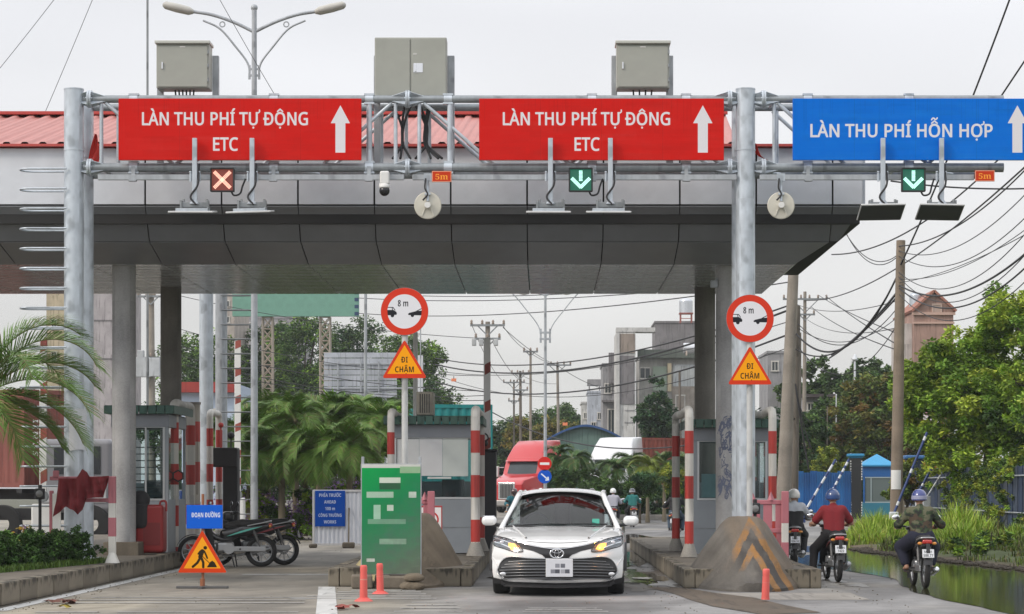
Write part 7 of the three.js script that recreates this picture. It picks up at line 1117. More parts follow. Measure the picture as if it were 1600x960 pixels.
{
  const s = 34, o = thing('guard_kiosk', 'small blue guard kiosk with pyramid roof and wide window', 'kiosk', [GX(1370, s), 0, DZ(s)]), b = M([0.01, 0.11, 0.36], 0.5, 0, { tex: 'paint' }), t = M([0.03, 0.2, 0.3], 0.5, 0, { tex: 'paint' }), w = 1.42;
  mk('wall', [bx(w, 0.75, w, 0, 0.37, 0)], t, o); mk('upper_wall', [bx(w, 0.5, w, 0, 2.18, 0), ...[-1, 1].flatMap((x) => [-1, 1].map((z) => bx(0.08, 1.2, 0.08, x * (w / 2 - 0.04), 1.35, z * (w / 2 - 0.04))))], b, o);
  const wf = mk('window', [bx(w - 0.2, 1.14, 0.01, 0, 1.33, w / 2 - 0.05)], M([0.12, 0.15, 0.15], 0.06), o); mk('frame', [bx(w - 0.16, 0.05, 0.05, 0, 0.77, w / 2 - 0.03), bx(0.04, 1.1, 0.05, -0.35, 1.33, w / 2 - 0.03), bx(w - 0.16, 0.05, 0.05, 0, 1.9, w / 2 - 0.03)], M([0.35, 0.42, 0.45], 0.5), wf);
  mk('roof', [T(new THREE.CylinderGeometry(0.02, 1.18, 0.52, 4, 1), 0, 2.72, 0, 0, Math.PI / 4)].map((g) => g.toNonIndexed()).map((g) => { g.computeVertexNormals(); return g; }), M([0.04, 0.32, 0.6], 0.45, 0, { tex: 'paint' }), o); mk('eave', bx(w + 0.26, 0.07, w + 0.26, 0, 2.44, 0), M([0.03, 0.25, 0.5], 0.5), o);
}
{
  const s = 35, o = thing('gate_column', 'black square column with blue cap and white studded edges left of the kiosk', 'column', [GX(1337, s), 0, DZ(s)]);
  mk('shaft', rb(0.5, 2.82, 0.5, 0.02, 0, 1.41, 0), m.black, o); mk('cap', [rb(0.72, 0.14, 0.72, 0.05, 0, 2.88, 0), rb(0.56, 0.06, 0.56, 0.02, 0, 2.78, 0)], M([0.02, 0.22, 0.42], 0.5), o);
  const q = []; for (const x of [-1, 1]) for (let i = 0; i < 22; i++) if (i < 6 || i > 13) q.push(bx(0.05, 0.06, 0.02, x * 0.245, 0.2 + i * 0.115, 0.255)); mk('stud', q, m.white, o).userData.kind = 'stuff';
}
{
  const f = thing('sheet_fence', 'bright blue corrugated sheet fence left of the black column', 'fence', [0, 0, 0]), s = 36, z = DZ(s), mats = [0, 1, 2].map((i) => M([[0.015, 0.13, 0.4], [0.02, 0.16, 0.44], [0.012, 0.11, 0.34]][i], 0.55, 0, { tex: 'stain' }));
  for (let i = 0; i < 9; i++) { const p = mk('fence_sheet', [grid(24, 1, (u, v) => [(u - 0.5) * 0.3, v * (1.72 + 0.1 * vn(i * 1.7, 3)), 0.02 * Math.sin(u * 25)])], mats[i % 3], f); p.position.set(GX(1240, s) + i * 0.295, 0.35, z + rr(-0.02, 0.02)); }
  mk('rail', [bx(2.7, 0.06, 0.04, GX(1283, s), 1.7, z - 0.06)], m.galvDull, f); mk('lower_rail', [bx(2.7, 0.06, 0.04, GX(1283, s), 0.7, z - 0.06)], m.galvDull, f);
}
function stripedPole(a, b, r, c1, c2, label, n = 9) { const o = thing('barrier_pole', label, 'barrier', a.clone().setY(0)), A = a.clone().sub(o.position), B = b.clone().sub(o.position); mk('arm', rod(A, B, r), c1, o); for (let i = 0; i < n; i += 2) mk('stripe', rod(A.clone().lerp(B, (i + 0.5) / n), A.clone().lerp(B, (i + (n < 6 ? 0.75 : 1.4)) / n), r * 1.06), c2, o); mk('stand', rb(0.24, Math.max(0.3, A.y + 0.05), 0.24, 0.03, 0, Math.max(0.3, A.y + 0.05) / 2, 0), c2, o); return o; }
const poleBlue = M([0.02, 0.045, 0.16], 0.5), poleWhite = M([0.6, 0.63, 0.66], 0.5);
stripedPole(P(1254, 806, 38), P(1304, 722, 38), 0.05, poleWhite, poleBlue, 'raised white and blue barrier pole slanting left of the black column, lower one');
stripedPole(P(1302, 765, 39), P(1326, 720, 39), 0.05, poleWhite, poleBlue, 'short white and blue barrier pole slanting right beside the black column');
stripedPole(P(1397, 803, 55), P(1449, 676, 55), 0.038, poleBlue, poleWhite, 'dark blue barrier pole slanting up beside the camouflage rider', 5);
stripedPole(P(1437, 768, 50), P(1470, 704, 50), 0.04, poleBlue, poleWhite, 'dark blue barrier pole slanting behind the camouflage rider', 4);
stripedPole(P(1448, 778, 52), P(1478, 730, 52), 0.022, poleWhite, m.galvDull, 'thin grey pole leaning on the right fence');
{
  const s = 42, o = thing('waste_bin', 'blue lidded bin beside the orange machine behind the fence', 'bin', [GX(1428, s), 0, DZ(s)]);
  mk('body', [T(new THREE.CylinderGeometry(0.42, 0.34, 1.1, 4), 0, 1.95, 0, 0, Math.PI / 4)], M([0.01, 0.02, 0.05], 0.6), o); mk('lid', rb(0.75, 0.14, 0.7, 0.05, 0, 2.57, 0), M([0.03, 0.12, 0.3], 0.45), o); mk('platform', rb(1.0, 1.4, 1, 0.03, 0, 0.7, 0), m.concreteDark, o);
  const e = thing('excavator', 'orange digging machine behind the right fence', 'excavator', [GX(1450, 31), 0, DZ(31)]), c = M([0.55, 0.09, 0.03], 0.5, 0, { tex: 'stain' });
  mk('body', [rb(2.2, 0.7, 1.4, 0.1, 0.2, 2.35, 0), rb(0.9, 0.4, 1.2, 0.08, -0.9, 2.5, 0)], c, e); mk('cab', rb(0.8, 1.0, 0.9, 0.08, 0.9, 2.6, 0.1), M([0.02, 0.02, 0.03], 0.3), e); mk('boom', [tube([[-1, 2.4, 0.3], [-1.4, 2.75, 0.3], [-2.2, 2.5, 0.3]], 0.14, 16)], c, e); mk('track', [rb(2.6, 0.7, 0.5, 0.3, 0, 1.4, 0.6), rb(2.6, 1.1, 1.2, 0.1, 0, 0.6, 0)], m.blackMat, e);
}
// ---------------------------------------------------------------- poles
const conc = M([0.36, 0.32, 0.27], 0.9, 0, { tex: 'concrete', bump: 0.004 }), wood = M([0.16, 0.14, 0.115], 0.95, 0, { tex: 'stain' });
function utilityPole(label, x0, y0, x1, y1, s, r, mat, arms = [], o = {}) {     // pixels at base and top
  const t = thing('utility_pole', label, 'utility pole', [GX(x0, s), 0, DZ(s)]), top = V((x1 - x0) / s, HYY(y1, s), 0), k = (HYY(y0, s)) / (HYY(y1, s) || 1);
  mk('shaft', rod(V(-top.x * 0.02, -0.1, 0), top, r, r * 0.68, 18), mat, t);
  for (const [py, w, tz = 0] of arms) { const y = HYY(py, s), x = top.x * y / top.y; mk('crossarm', [rb(w, 0.1, 0.1, 0.01, x, y, r + 0.03)], m.steel, t); mk('brace', [bar(V(x - w * 0.3, y, r + 0.03), V(x, y - w * 0.3, r), 0.05), bar(V(x + w * 0.3, y, r + 0.03), V(x, y - w * 0.3, r), 0.05)], m.steel, t); const n = Math.max(2, Math.round(w / 0.5)); for (let i = 0; i <= n; i++) mk('insulator', T(lathe([[0, 0], [0.05, 0], [0.07, 0.05], [0.04, 0.08], [0.065, 0.12], [0.03, 0.2], [0, 0.2]], 12), x - w / 2 + 0.06 + (w - 0.12) * i / n, y + 0.05, r + 0.03), M([0.25, 0.2, 0.16], 0.3), t); }
  for (const [px, py, w, h] of o.boxes || []) mk('transformer_box', rb(w, h, 0.4, 0.03, (px - x0) / s, HYY(py, s), r + 0.2), M([0.5, 0.52, 0.53], 0.5, 0, { tex: 'stain' }), t);
  if (o.sheet) mk('paper_notice', grid(8, 1, (u, v) => { const a = mix(-0.9, 0.7, u); return [Math.sin(a) * (r + 0.004), mix(HYY(o.sheet[1], s), HYY(o.sheet[0], s), v), Math.cos(a) * (r + 0.004)]; }), m.white, t);
  return t;
}
utilityPole('leaning pale concrete pole right of the right booth', 1222, 775, 1240, 425, 50, 0.24, conc);
utilityPole('dark second pole standing close behind the leaning concrete pole', 1240, 775, 1246, 478, 48, 0.15, wood);
utilityPole('tall brown concrete pole with paper notice in front of the big tree', 1400, 800, 1408, 376, 54, 0.19, M([0.3, 0.24, 0.18], 0.9, 0, { tex: 'concrete', bump: 0.004 }), [], { sheet: [735, 765] });
utilityPole('far pole with long crossarm between the two nearer right poles', 1256, 640, 1258, 456, 28, 0.13, conc, [[468, 2.5], [492, 1.1]]);
utilityPole('pole with long crossarm and hanging loops behind the striped barrier arm', 762, 700, 762, 503, 34, 0.16, conc, [[509, 1.6], [530, 1.2]], { boxes: [[741, 536, 0.2, 0.3], [752, 536, 0.2, 0.3], [775, 536, 0.2, 0.3]] });
utilityPole('small distant pole with two crossarms, left of a pair', 803, 690, 803, 594, 20, 0.1, wood, [[598, 1.7], [627, 0.9]]);
utilityPole('small distant pole with two crossarms, right of a pair', 814, 690, 813, 580, 22, 0.13, wood, [[584, 1.3], [610, 1.1]]);
utilityPole('plain distant pole left of the far street lamp', 829, 690, 829, 546, 26, 0.1, conc, [[550, 0.9]]);
utilityPole('distant pole right of the far street lamp', 874, 660, 871, 567, 24, 0.12, conc, [[571, 1.8]]);
utilityPole('pole with white boxes between the two left canopy columns', 238, 640, 236, 440, 32, 0.19, conc, [[464, 1.3], [560, 1.2]], { boxes: [[224, 575, 0.8, 0.95], [243, 575, 0.6, 0.9], [222, 555, 0.3, 0.4]] });
utilityPole('thin dark pole before the stained house wall', 1064, 650, 1062, 580, 26, 0.1, wood);
utilityPole('rear dark pole seen between the leaning pole and the crossarm pole', 1249, 700, 1250, 520, 32, 0.11, wood);
utilityPole('pole at the right edge that carries the cables from the brown pole', 1645, 830, 1645, 215, 77, 0.17, conc, [[232, 1.2], [330, 1.2]]);
function thinPole(label, px, y1, s, r, y0 = 0, mat = m.galvDull, name = 'metal_pole') { const o = thing(name, label, 'pole', [GX(px, s), 0, DZ(s)]), h = HYY(y1, s); mk('shaft', cy(r, h - y0, 0, (h + y0) / 2, 0, 0, 0, 0, r * 0.8, 12), mat, o); mk('base', cy(r * 1.8, 0.3, 0, y0 + 0.15, 0), mat, o); mk('cap', sp(r * 0.9, 0, h, 0), mat, o); return o; }
thinPole('tall thin grey mast left of the first cabinet', 230, -30, 62, 0.035, 0, m.steel);
thinPole('thin grey pole in front of the grey slatted board', 571, 440, 52, 0.055);
thinPole('thin grey pole at the right end of the grey slatted board', 657, 440, 50, 0.022);
thinPole('thin pale pole with rope, left of two above the blue fence', 1307, 617, 30, 0.04, 0, poleWhite);
thinPole('thin pale pole with rope, right of two above the blue fence', 1330, 610, 30, 0.045, 0, poleWhite);
thinPole('thin pole standing in the dark bushes right of the leaning pole', 1293, 636, 32, 0.03, 0, wood);
{ const o = thing('garden_lamp', 'slim post lamp behind the rope poles', 'lamp', [GX(1336, 28), 0, DZ(28)]), h = HYY(562, 28); mk('shaft', cy(0.06, h, 0, h / 2, 0), poleWhite, o); mk('lantern', T(lathe([[0, 0], [0.12, 0.02], [0.2, 0.1], [0.14, 0.14], [0.1, 0.28], [0.03, 0.4], [0, 0.42]], 16), 0, h - 0.1, 0), poleWhite, o); }
function streetLamp(label, px, s, yTop, yFork, spread, rise, r, o = {}) {
  const t = thing('street_lamp', label, 'street lamp', [GX(px, s), 0, DZ(s)]), Y = (p) => HYY(p, s), k = 1 / s;
  mk('pole', [cy(r * 1.25, Y(yFork), 0, Y(yFork) / 2, 0, 0, 0, 0, r * 0.8, 16), cy(r * 0.8, Y(yTop) - Y(yFork), 0, (Y(yTop) + Y(yFork)) / 2, 0)], m.galvDull, t);
  mk('finial', sp(r * 1.1, 0, Y(yTop), 0), m.galvDull, t);
  for (const q of [-1, 1]) {
    const yf = Y(yFork), a = spread * k, h = rise * k;
    mk('arm', tube([[0, yf, 0], [q * a * 0.35, yf + h * 0.5, 0], [q * a * 0.7, yf + h * 0.85, 0], [q * a, yf + h, 0]], r * 0.55, 20), m.galvDull, t);
    mk('stay', tube([[q * 8 * k, yf - 74 * k, 0], [q * 9 * k, yf - 52 * k, 0], [q * 30 * k, yf - 22 * k, 0], [q * 55 * k, yf + 6 * k, 0], [q * 80 * k, yf + 18 * k, 0]], r * 0.32, 24), m.galvDull, t);
    mk('ring', new THREE.TorusGeometry(4 * k, r * 0.2, 6, 18).translate(q * 50 * k, yf + 12 * k, 0), m.galvDull, t);
    const g = T(lathe([[0.001, 0], [3.2 * k, 1 * k], [6.5 * k, 8 * k], [7 * k, 28 * k], [6 * k, 46 * k], [3 * k, 50 * k], [0.001, 51 * k]], 18).scale(1, 1, 1.3), 0, 0, 0, 0, 0, -q * (Math.PI / 2 - 0.24)).translate(q * (a - 2 * k), yf + h - 1 * k, 0);
    mk('lamp_head', g, M([0.5, 0.49, 0.45], 0.5, 0, { tex: 'paint' }), t);
  }
  mk('bracket', [bx(18 * k, 3 * k, 3 * k, 0, Y(yFork + 58), 0), bx(18 * k, 3 * k, 3 * k, 0, Y(yFork + 68), 0), rod(V(-7 * k, Y(yFork + 74), 0), V(-7 * k, Y(yFork + 52), 0), 1.3 * k), rod(V(7 * k, Y(yFork + 74), 0), V(7 * k, Y(yFork + 52), 0), 1.3 * k)], m.galvDull, t);
  return t;
}
streetLamp('tall street lamp with two arms rising behind the left red sign', 397, 58, 12, 50, 96, 32, 0.085);
streetLamp('far street lamp with two curved arms behind the white car', 852, 40, 446, 462, 26, 6, 0.06);
{
  const o = thing('traffic_signs', 'red no entry disc above a blue arrow disc on the far lamp post', 'road sign', V(GX(851, 40.3), 0, DZ(40.3) + 0.12));
  for (const [n, y, f] of [['no_entry_disc', HYY(725, 40.3), (g, w) => { g.fillStyle = '#d02a26'; g.fillRect(0, 0, w, w); g.fillStyle = '#eceaea'; g.fillRect(w * 0.16, w * 0.41, w * 0.68, w * 0.18); }], ['blue_arrow_disc', HYY(745, 40.3), (g, w) => { g.fillStyle = '#1356c4'; g.fillRect(0, 0, w, w); g.strokeStyle = '#e4e8f0'; g.lineWidth = w * 0.1; g.beginPath(); g.moveTo(w * 0.25, w * 0.3); g.lineTo(w * 0.72, w * 0.7); g.stroke(); g.beginPath(); g.moveTo(w * 0.74, w * 0.52); g.lineTo(w * 0.76, w * 0.74); g.lineTo(w * 0.55, w * 0.76); g.stroke(); }]]) {
    const c = new THREE.Shape(); c.absarc(0, 0, 0.268, 0, Math.PI * 2); const d = mk(n, cy(0.27, 0.015, 0, y, 0, Math.PI / 2, 0, 0, 0.27, 40), m.galvDull, o); mk('print', flatPrint(c, 0.54, 0.54, 0, 0, 0).translate(0, y, 0.01), printMat(128, 128, f), d);
  }
  mk('clip', [bx(0.08, 0.04, 0.12, 0, HYY(725, 40.3), -0.06), bx(0.08, 0.04, 0.12, 0, HYY(745, 40.3), -0.06)], m.steel, o);
}
// rear gantry beyond the canopy
{
  const s = 68, z = DZ(s), o = thing('rear_gantry', 'second galvanised gantry with a ladder behind the toll canopy', 'gantry', [GX(322, s), 0, z]);
  mk('post', cy(0.16, 7.2, 0, 3.6, 0, 0, 0, 0, 0.16, 24), m.galv, o); mk('post', cy(0.14, 7.2, 0.22, 3.6, -0.9, 0, 0, 0, 0.14, 24), m.galvDull, o); mk('ladder_rail', [rb(0.06, 7, 0.05, 0.01, 0.34, 3.6, 0.03)], m.galvDull, o);
  for (let i = 0; i < 19; i++) mk('rung', [tube([[0.34, 0.5 + i * 0.335, 0.1], [0.95, 0.5 + i * 0.335, 0.1], [1.02, 0.5 + i * 0.335, 0.02], [0.95, 0.5 + i * 0.335, -0.1], [0.34, 0.5 + i * 0.335, -0.1]], 0.012, 20, 6)], m.steel, o);
  for (const [y, zz] of [[6.1, 0], [7.0, 0], [6.1, -0.9], [7.0, -0.9]]) mk('chord', rod(V(0, y, zz), V(12.35, y, zz), 0.06), m.galv, o); mk('post', cy(0.16, 7.2, 12.35, 3.6, 0, 0, 0, 0, 0.16, 24), m.galv, o);
}
// ---------------------------------------------------------------- billboards
{
  const s = 22, z = DZ(s), o = thing('billboard', 'pale green billboard on lattice legs behind the canopy at the left', 'billboard', [GX(462, s), 0, z]), w = 198 / s, yb = HYY(495, s), h = 4.5;
  mk('panel', rb(w, h, 0.25, 0.03, 0, yb + h / 2, 0), M([0.16, 0.35, 0.27], 0.6, 0, { tex: 'paint' }), o); mk('edge_marks', Array.from({ length: 8 }, (_, i) => bx(0.3, 0.25, 0.02, w / 2 - 0.17, yb + 0.2 + i * 0.5, 0.137)), M([0.02, 0.05, 0.12], 0.5), o).userData.kind = 'stuff';
  for (const px of [417, 507]) { const x = (px - 462) / s, q = 0.35; for (const dx of [-q, q]) for (const dz of [-q, q]) mk('leg_chord', rod(V(x + dx, 0, dz - 0.5), V(x + dx, yb, dz - 0.5), 0.06), M([0.35, 0.31, 0.26], 0.7, 0.2), o); const la = []; for (let i = 0; i < 16; i++) { const y0 = i * yb / 16, y1 = (i + 1) * yb / 16; for (const dz of [-q, q]) la.push(rod(V(x - q, y0, dz - 0.5), V(x + q, y1, dz - 0.5), 0.035), rod(V(x + q, y0, dz - 0.5), V(x - q, y1, dz - 0.5), 0.035), rod(V(x - q, y1, dz - 0.5), V(x + q, y1, dz - 0.5), 0.03)); } mk('lattice', la, M([0.33, 0.28, 0.22], 0.7, 0.2), o).userData.kind = 'stuff'; }
}
{
  const s = 30, z = DZ(s), o = thing('slatted_board', 'back of a grey slatted signboard with rails behind the left warning sign', 'billboard', [GX(563, s), 0, z]), w = 114 / s, y0 = HYY(622, s), y1 = HYY(551, s), n = 8, L = (y1 - y0) / n, mt = M([0.5, 0.53, 0.58], 0.55, 0.2, { tex: 'stain' });
  for (let i = 0; i < n; i++) mk('slat', rb(w, L - 0.03, 0.06, 0.012, 0, y0 + (i + 0.5) * L, (i % 2) * 0.02), mt, o);
  for (const y of [HYY(569, s), HYY(607, s)]) mk('rail', rb(158 / s, 0.09, 0.08, 0.01, (158 - 114) / 2 / s, y, 0.09), m.galvDull, o); for (const px of [528, 564, 592]) mk('upright', rb(0.08, y1 - y0 - 0.5, 0.06, 0.01, (px - 563) / s, (y0 + y1) / 2 - 0.2, 0.17), m.galvDull, o); for (const px of [540, 600]) mk('post', cy(0.12, y0 + 1, (px - 563) / s, (y0 + 1) / 2, -0.15), m.galvDull, o); mk('end_post', rb(0.45, 2.6, 0.3, 0.02, (654 - 563) / s, HYY(595, s), 0), M([0.6, 0.62, 0.64], 0.5), o);
}
// ---------------------------------------------------------------- buildings
const wallG = M([0.33, 0.33, 0.34], 0.85, 0, { tex: 'stain' }), wallW = M([0.6, 0.6, 0.58], 0.8, 0, { tex: 'stain' }), wallD = M([0.22, 0.21, 0.215], 0.85, 0, { tex: 'stain' }), winM = M([0.04, 0.05, 0.055], 0.1);
function building(label, px0, px1, pyT, s, depth, wall, o = {}) {
  const w = (px1 - px0) / s, h = HYY(pyT, s), t = thing(o.name || 'building', label, o.cat || 'building', [GX((px0 + px1) / 2, s), 0, DZ(s) - depth / 2]), X = (p) => (p - (px0 + px1) / 2) / s, Y = (p) => HYY(p, s), zf = depth / 2;
  mk('wall', bx(w, h, depth, 0, h / 2, 0), wall, t);
  if (o.parapet !== false) mk('parapet', [bx(w + 0.16, 0.16, 0.12, 0, h + 0.02, zf), bx(w + 0.16, 0.16, 0.12, 0, h + 0.02, -zf), bx(0.12, 0.159, depth, w / 2, h + 0.021, 0), bx(0.12, 0.159, depth, -w / 2, h + 0.021, 0)], o.cap || wall, t);
  for (const [a, b, c, d] of o.windows || []) { const wn = mk('window', bx((b - a) / s, (d - c) / s, 0.05, X((a + b) / 2), Y((c + d) / 2), zf + 0.005), winM, t), fw = (b - a) / s, fh = (d - c) / s; mk('frame', [bx(fw + 0.1, 0.08, 0.1, X((a + b) / 2), Y(c), zf + 0.02), bx(fw + 0.14, 0.08, 0.14, X((a + b) / 2), Y(d), zf + 0.03), bx(0.06, fh - 0.09, 0.09, X(a), Y((c + d) / 2), zf + 0.02), bx(0.06, fh - 0.09, 0.09, X(b), Y((c + d) / 2), zf + 0.02), bx(0.04, fh - 0.09, 0.06, X((a + b) / 2), Y((c + d) / 2), zf + 0.02)], m.whiteDirty, wn); }
  for (const [a, b, c, d, mat, dz = 0.08, n = 'wall_panel'] of o.panels || []) mk(n, bx((b - a) / s, (d - c) / s, Math.abs(dz), X((a + b) / 2), Y((c + d) / 2), zf + dz / 2), mat, t);
  return t;
}
const stainW = M([0.5, 0.49, 0.46], 0.9, 0, { tex: 'concrete' });
{
  const b = building('weathered pale house with stained wall behind the dark green tree', 1000, 1105, 556, 22, 7, stainW, { cap: wallD, panels: [[996, 1108, 547, 560, M([0.13, 0.15, 0.13], 0.9, 0, { tex: 'stain' }), 0.5, 'ledge'], [1020, 1042, 573, 611, M([0.3, 0.36, 0.29], 0.8), 0.1], [1043, 1049, 568, 612, M([0.55, 0.47, 0.33], 0.8), 0.2], [1052, 1100, 570, 604, M([0.52, 0.55, 0.56], 0.85, 0, { tex: 'stain' }), 0.06], [1050, 1105, 604, 650, M([0.42, 0.37, 0.32], 0.95, 0, { tex: 'concrete' }), 0.05]], windows: [[1000, 1016, 575, 592], [1056, 1070, 618, 640]] });
  building('dark grey upper storey of the weathered house under the water tank', 1024, 1110, 504, 21, 5, wallD, { windows: [[1096, 1106, 515, 535]] });
  const t = thing('water_tank', 'silver water tank on a stand above the grey upper storey', 'water tank', [GX(1072, 21.5), HYY(505, 21.5), DZ(21.5)]); mk('tank', [cy(0.5, 0.9, 0, 1.1, 0), sp(0.5, 0, 1.55, 0, 1, 0.55, 1)], M([0.6, 0.62, 0.65], 0.25, 0.8), t); mk('stand', [-0.4, 0.4].flatMap((x) => [-0.4, 0.4].map((z) => bx(0.08, 0.7, 0.08, x, 0.35, z))).concat([bx(1, 0.08, 1, 0, 0.68, 0), bx(0.9, 0.05, 0.05, 0, 0.3, 0.4)]), M([0.3, 0.1, 0.08], 0.7), t);
  const c = thing('water_tank', 'lying white water tank on the ledge left of the canopy column', 'water tank', [GX(1080, 22.5), HYY(556, 22.5), DZ(22.5) + 0.3]); mk('tank', [cy(0.36, 1.3, 0.1, 0.5, 0, 0, 0, Math.PI / 2)], M([0.65, 0.66, 0.68], 0.25, 0.6), c); for (const x of [-0.35, 0.5]) mk('support', bx(0.1, 0.3, 0.6, x, 0.15, 0), M([0.5, 0.42, 0.36], 0.7), c);
  building('narrow tower house with grey panel and brown top left of the weathered house', 963, 993, 520, 22.6, 5, wallW, { parapet: false, panels: [[968.5, 991, 556, 632, wallD, 0.06], [967, 992, 522, 552, M([0.32, 0.27, 0.23], 0.9, 0, { tex: 'stain' }), 0.08], [963, 1024, 512, 519, wallW, -1.4, 'roof_beam'], [963, 968, 520, 690, wallW, 0.16, 'pilaster'], [976, 992, 641, 642, wallG, 0.05, 'ledge'], [976, 992, 660, 661, wallG, 0.05, 'ledge']] });
  const pl = tree('small bush growing in the niche of the tower house', [GX(978, 22.4), HYY(558, 22.4), DZ(22.4) + 0.35], [0, 0.4, 0], 0.03, crownBlobs(6, 0.35, 0.25, 0.2, 0.6, 0.2, 0.32), 900, 0.12, G3, { name: 'potted_bush', cat: 'shrub' });
  building('grey stepped house between the tower house and the small white house', 942, 963, 570, 21.5, 6, wallG, { windows: [[945, 955, 600, 615], [950, 960, 640, 690]], panels: [[951, 962, 552, 600, wallD, 0.5], [940, 962, 626, 629, wallD, 0.9, 'awning']] });
  building('small white house with flat grey cap far right of the road', 919, 942, 613, 20, 5, M([0.52, 0.56, 0.62], 0.8, 0, { tex: 'stain' }), { windows: [[934, 940, 645, 656], [924, 931, 660, 690]], panels: [[918, 940, 593, 602, wallG, -2.0, 'roof_cap'], [920, 922, 602, 613, wallG, -0.3, 'cap_post'], [936, 938, 602, 613, wallG, -0.3, 'cap_post']] });
  building('low pale house left of the small white house', 909, 920, 630, 19, 5, wallW, { windows: [[912, 917, 645, 655]] });
}
{
  const s = 25, o = thing('arched_shed', 'green shed with curved blue roof behind the small palms', 'shed', [GX(915, s), 0, DZ(s)]), w = 2.5, f = (x) => HYY(690, s) + 0.95 * (1 - Math.pow(Math.abs(x) / w, 1.7)); const sh = [[-w, 0], [w, 0]]; for (let i = 0; i <= 20; i++) { const x = w - i * w / 10; sh.push([x, f(x)]); }
  mk('wall', ext(sh, 5, 0, 0, 0, -5), M([0.14, 0.23, 0.2], 0.8, 0, { tex: 'stain' }), o); mk('roof', [grid(30, 6, (u, v) => { const x = (u * 2 - 1) * (w + 0.15); return [x, f(x) + 0.1, 0.35 - v * 5.4]; }), grid(30, 1, (u, v) => { const x = (u * 2 - 1) * (w + 0.15); return [x, f(x) + 0.1 - v * 0.14, 0.35]; })], M([0.03, 0.09, 0.24], 0.5, 0, { tex: 'paint' }), o);
}
{
  const s = 26, o = thing('gabled_house', 'pink gabled house with small attic window behind the big right tree', 'house', [GX(1459, s), 0, DZ(s)]), w = 62 / s, he = HYY(484, s), ha = HYY(458, s), pk = M([0.42, 0.27, 0.22], 0.85, 0, { tex: 'stain' });
  mk('wall', [ext([[-w / 2, 0], [w / 2, 0], [w / 2, he], [0, ha], [-w / 2, he]], 7, 0, 0, 0, -7)], pk, o); mk('roof', [bar(V(-w / 2 - 0.15, he - 0.1, -3.4), V(0, ha + 0.12, -3.4), 0.14, 7.4), bar(V(w / 2 + 0.15, he - 0.1, -3.4), V(0.003, ha + 0.124, -3.4), 0.14, 7.4)], M([0.32, 0.14, 0.1], 0.8), o);
  mk('cornice', [bx(w + 0.2, 0.16, 0.2, 0, he - 0.25, 0.05), bx(w + 0.1, 0.12, 0.14, 0, he - 0.8, 0.05)], M([0.5, 0.34, 0.28], 0.8), o); const wn = mk('window', bx(0.5, 0.5, 0.05, 0.2, he + 0.05, 0.01), M([0.4, 0.3, 0.25], 0.6), o); mk('frame', [bx(0.6, 0.07, 0.1, 0.2, he + 0.32, 0.03), bx(0.6, 0.07, 0.1, 0.2, he - 0.2, 0.03), bx(0.07, 0.44, 0.09, -0.06, he + 0.06, 0.03), bx(0.07, 0.44, 0.09, 0.46, he + 0.06, 0.03)], M([0.55, 0.42, 0.36], 0.8), wn);
  mk('side_wall', bx(0.5, he - 0.8, 5, -w / 2 - 0.26, (he - 0.8) / 2, -3), M([0.6, 0.55, 0.52], 0.8, 0, { tex: 'stain' }), o);
  const t = thing('water_tank', 'steel water tank beside the pink gable', 'water tank', [GX(1436, 25.5), HYY(482, 25.5), DZ(25.5) - 1]); mk('tank', [cy(0.42, 0.7, 0, 0.5, 0), sp(0.42, 0, 0.85, 0, 1, 0.5, 1)], M([0.5, 0.54, 0.58], 0.3, 0.7), t); mk('stand', bx(0.8, 0.2, 0.8, 0, 0.1, 0), wallG, t);
  const sg = thing('shop_board', 'white and pink hanging board left of the big right tree', 'sign', [GX(1455, 36), 0, DZ(36)]); mk('board', rb(24 / 36, 1.05, 0.12, 0.02, 0, HYY(652, 36), 0), M([0.65, 0.6, 0.6], 0.6), sg); mk('red_panel', [bx(0.5, 0.25, 0.02, 0, HYY(645, 36), 0.065), bx(0.5, 0.12, 0.02, 0, HYY(660, 36), 0.065)], M([0.6, 0.3, 0.3], 0.6), sg); mk('post', cy(0.05, HYY(665, 36), 0.28, HYY(665, 36) / 2, -0.05), m.steel, sg);
}
building('grey house behind the right utility poles', 1200, 1250, 551, 24, 6, wallG, { windows: [[1206, 1216, 565, 580], [1226, 1240, 565, 585]] });
building('low dark roofed house in the trees right of the crossarm pole', 1255, 1300, 622, 27, 5, wallG, { panels: [[1250, 1304, 617, 622, M([0.06, 0.05, 0.05], 0.8), 1.0, 'roof_edge']], windows: [[1262, 1272, 630, 642]] });
building('grey pink apartment block behind the left gantry post', 142, 178, 420, 24, 10, M([0.44, 0.41, 0.42], 0.85, 0, { tex: 'stain' }), { panels: [[143, 177, 500, 501.5, wallD, 0.05, 'ledge'], [143, 177, 560, 561.5, wallD, 0.05, 'ledge']] });
building('cream tower block seen between the palm fronds', 72, 104, 430, 23, 8, M([0.55, 0.47, 0.33], 0.85, 0, { tex: 'stain' }), { windows: [[80, 88, 500, 515], [80, 88, 550, 565]] });
building('pale office block left of the green billboard', 343, 366, 420, 20, 9, M([0.5, 0.44, 0.4], 0.85, 0, { tex: 'stain' }), { windows: [[350, 358, 470, 480], [350, 358, 495, 505]] });
building('grey block below the green billboard', 366, 474, 497, 17, 9, M([0.36, 0.35, 0.37], 0.85, 0, { tex: 'stain' }), { windows: [[380, 395, 505, 515], [430, 445, 505, 515]] });
building('roadside shop with red fascia band behind the rear gantry', 268, 370, 600, 34, 6, M([0.42, 0.5, 0.62], 0.7), { parapet: false, panels: [[266, 372, 598, 614, M([0.36, 0.04, 0.03], 0.6, 0, { tex: 'stain' }), 0.5, 'fascia_band']], windows: [[290, 310, 640, 680], [330, 350, 640, 680]] });
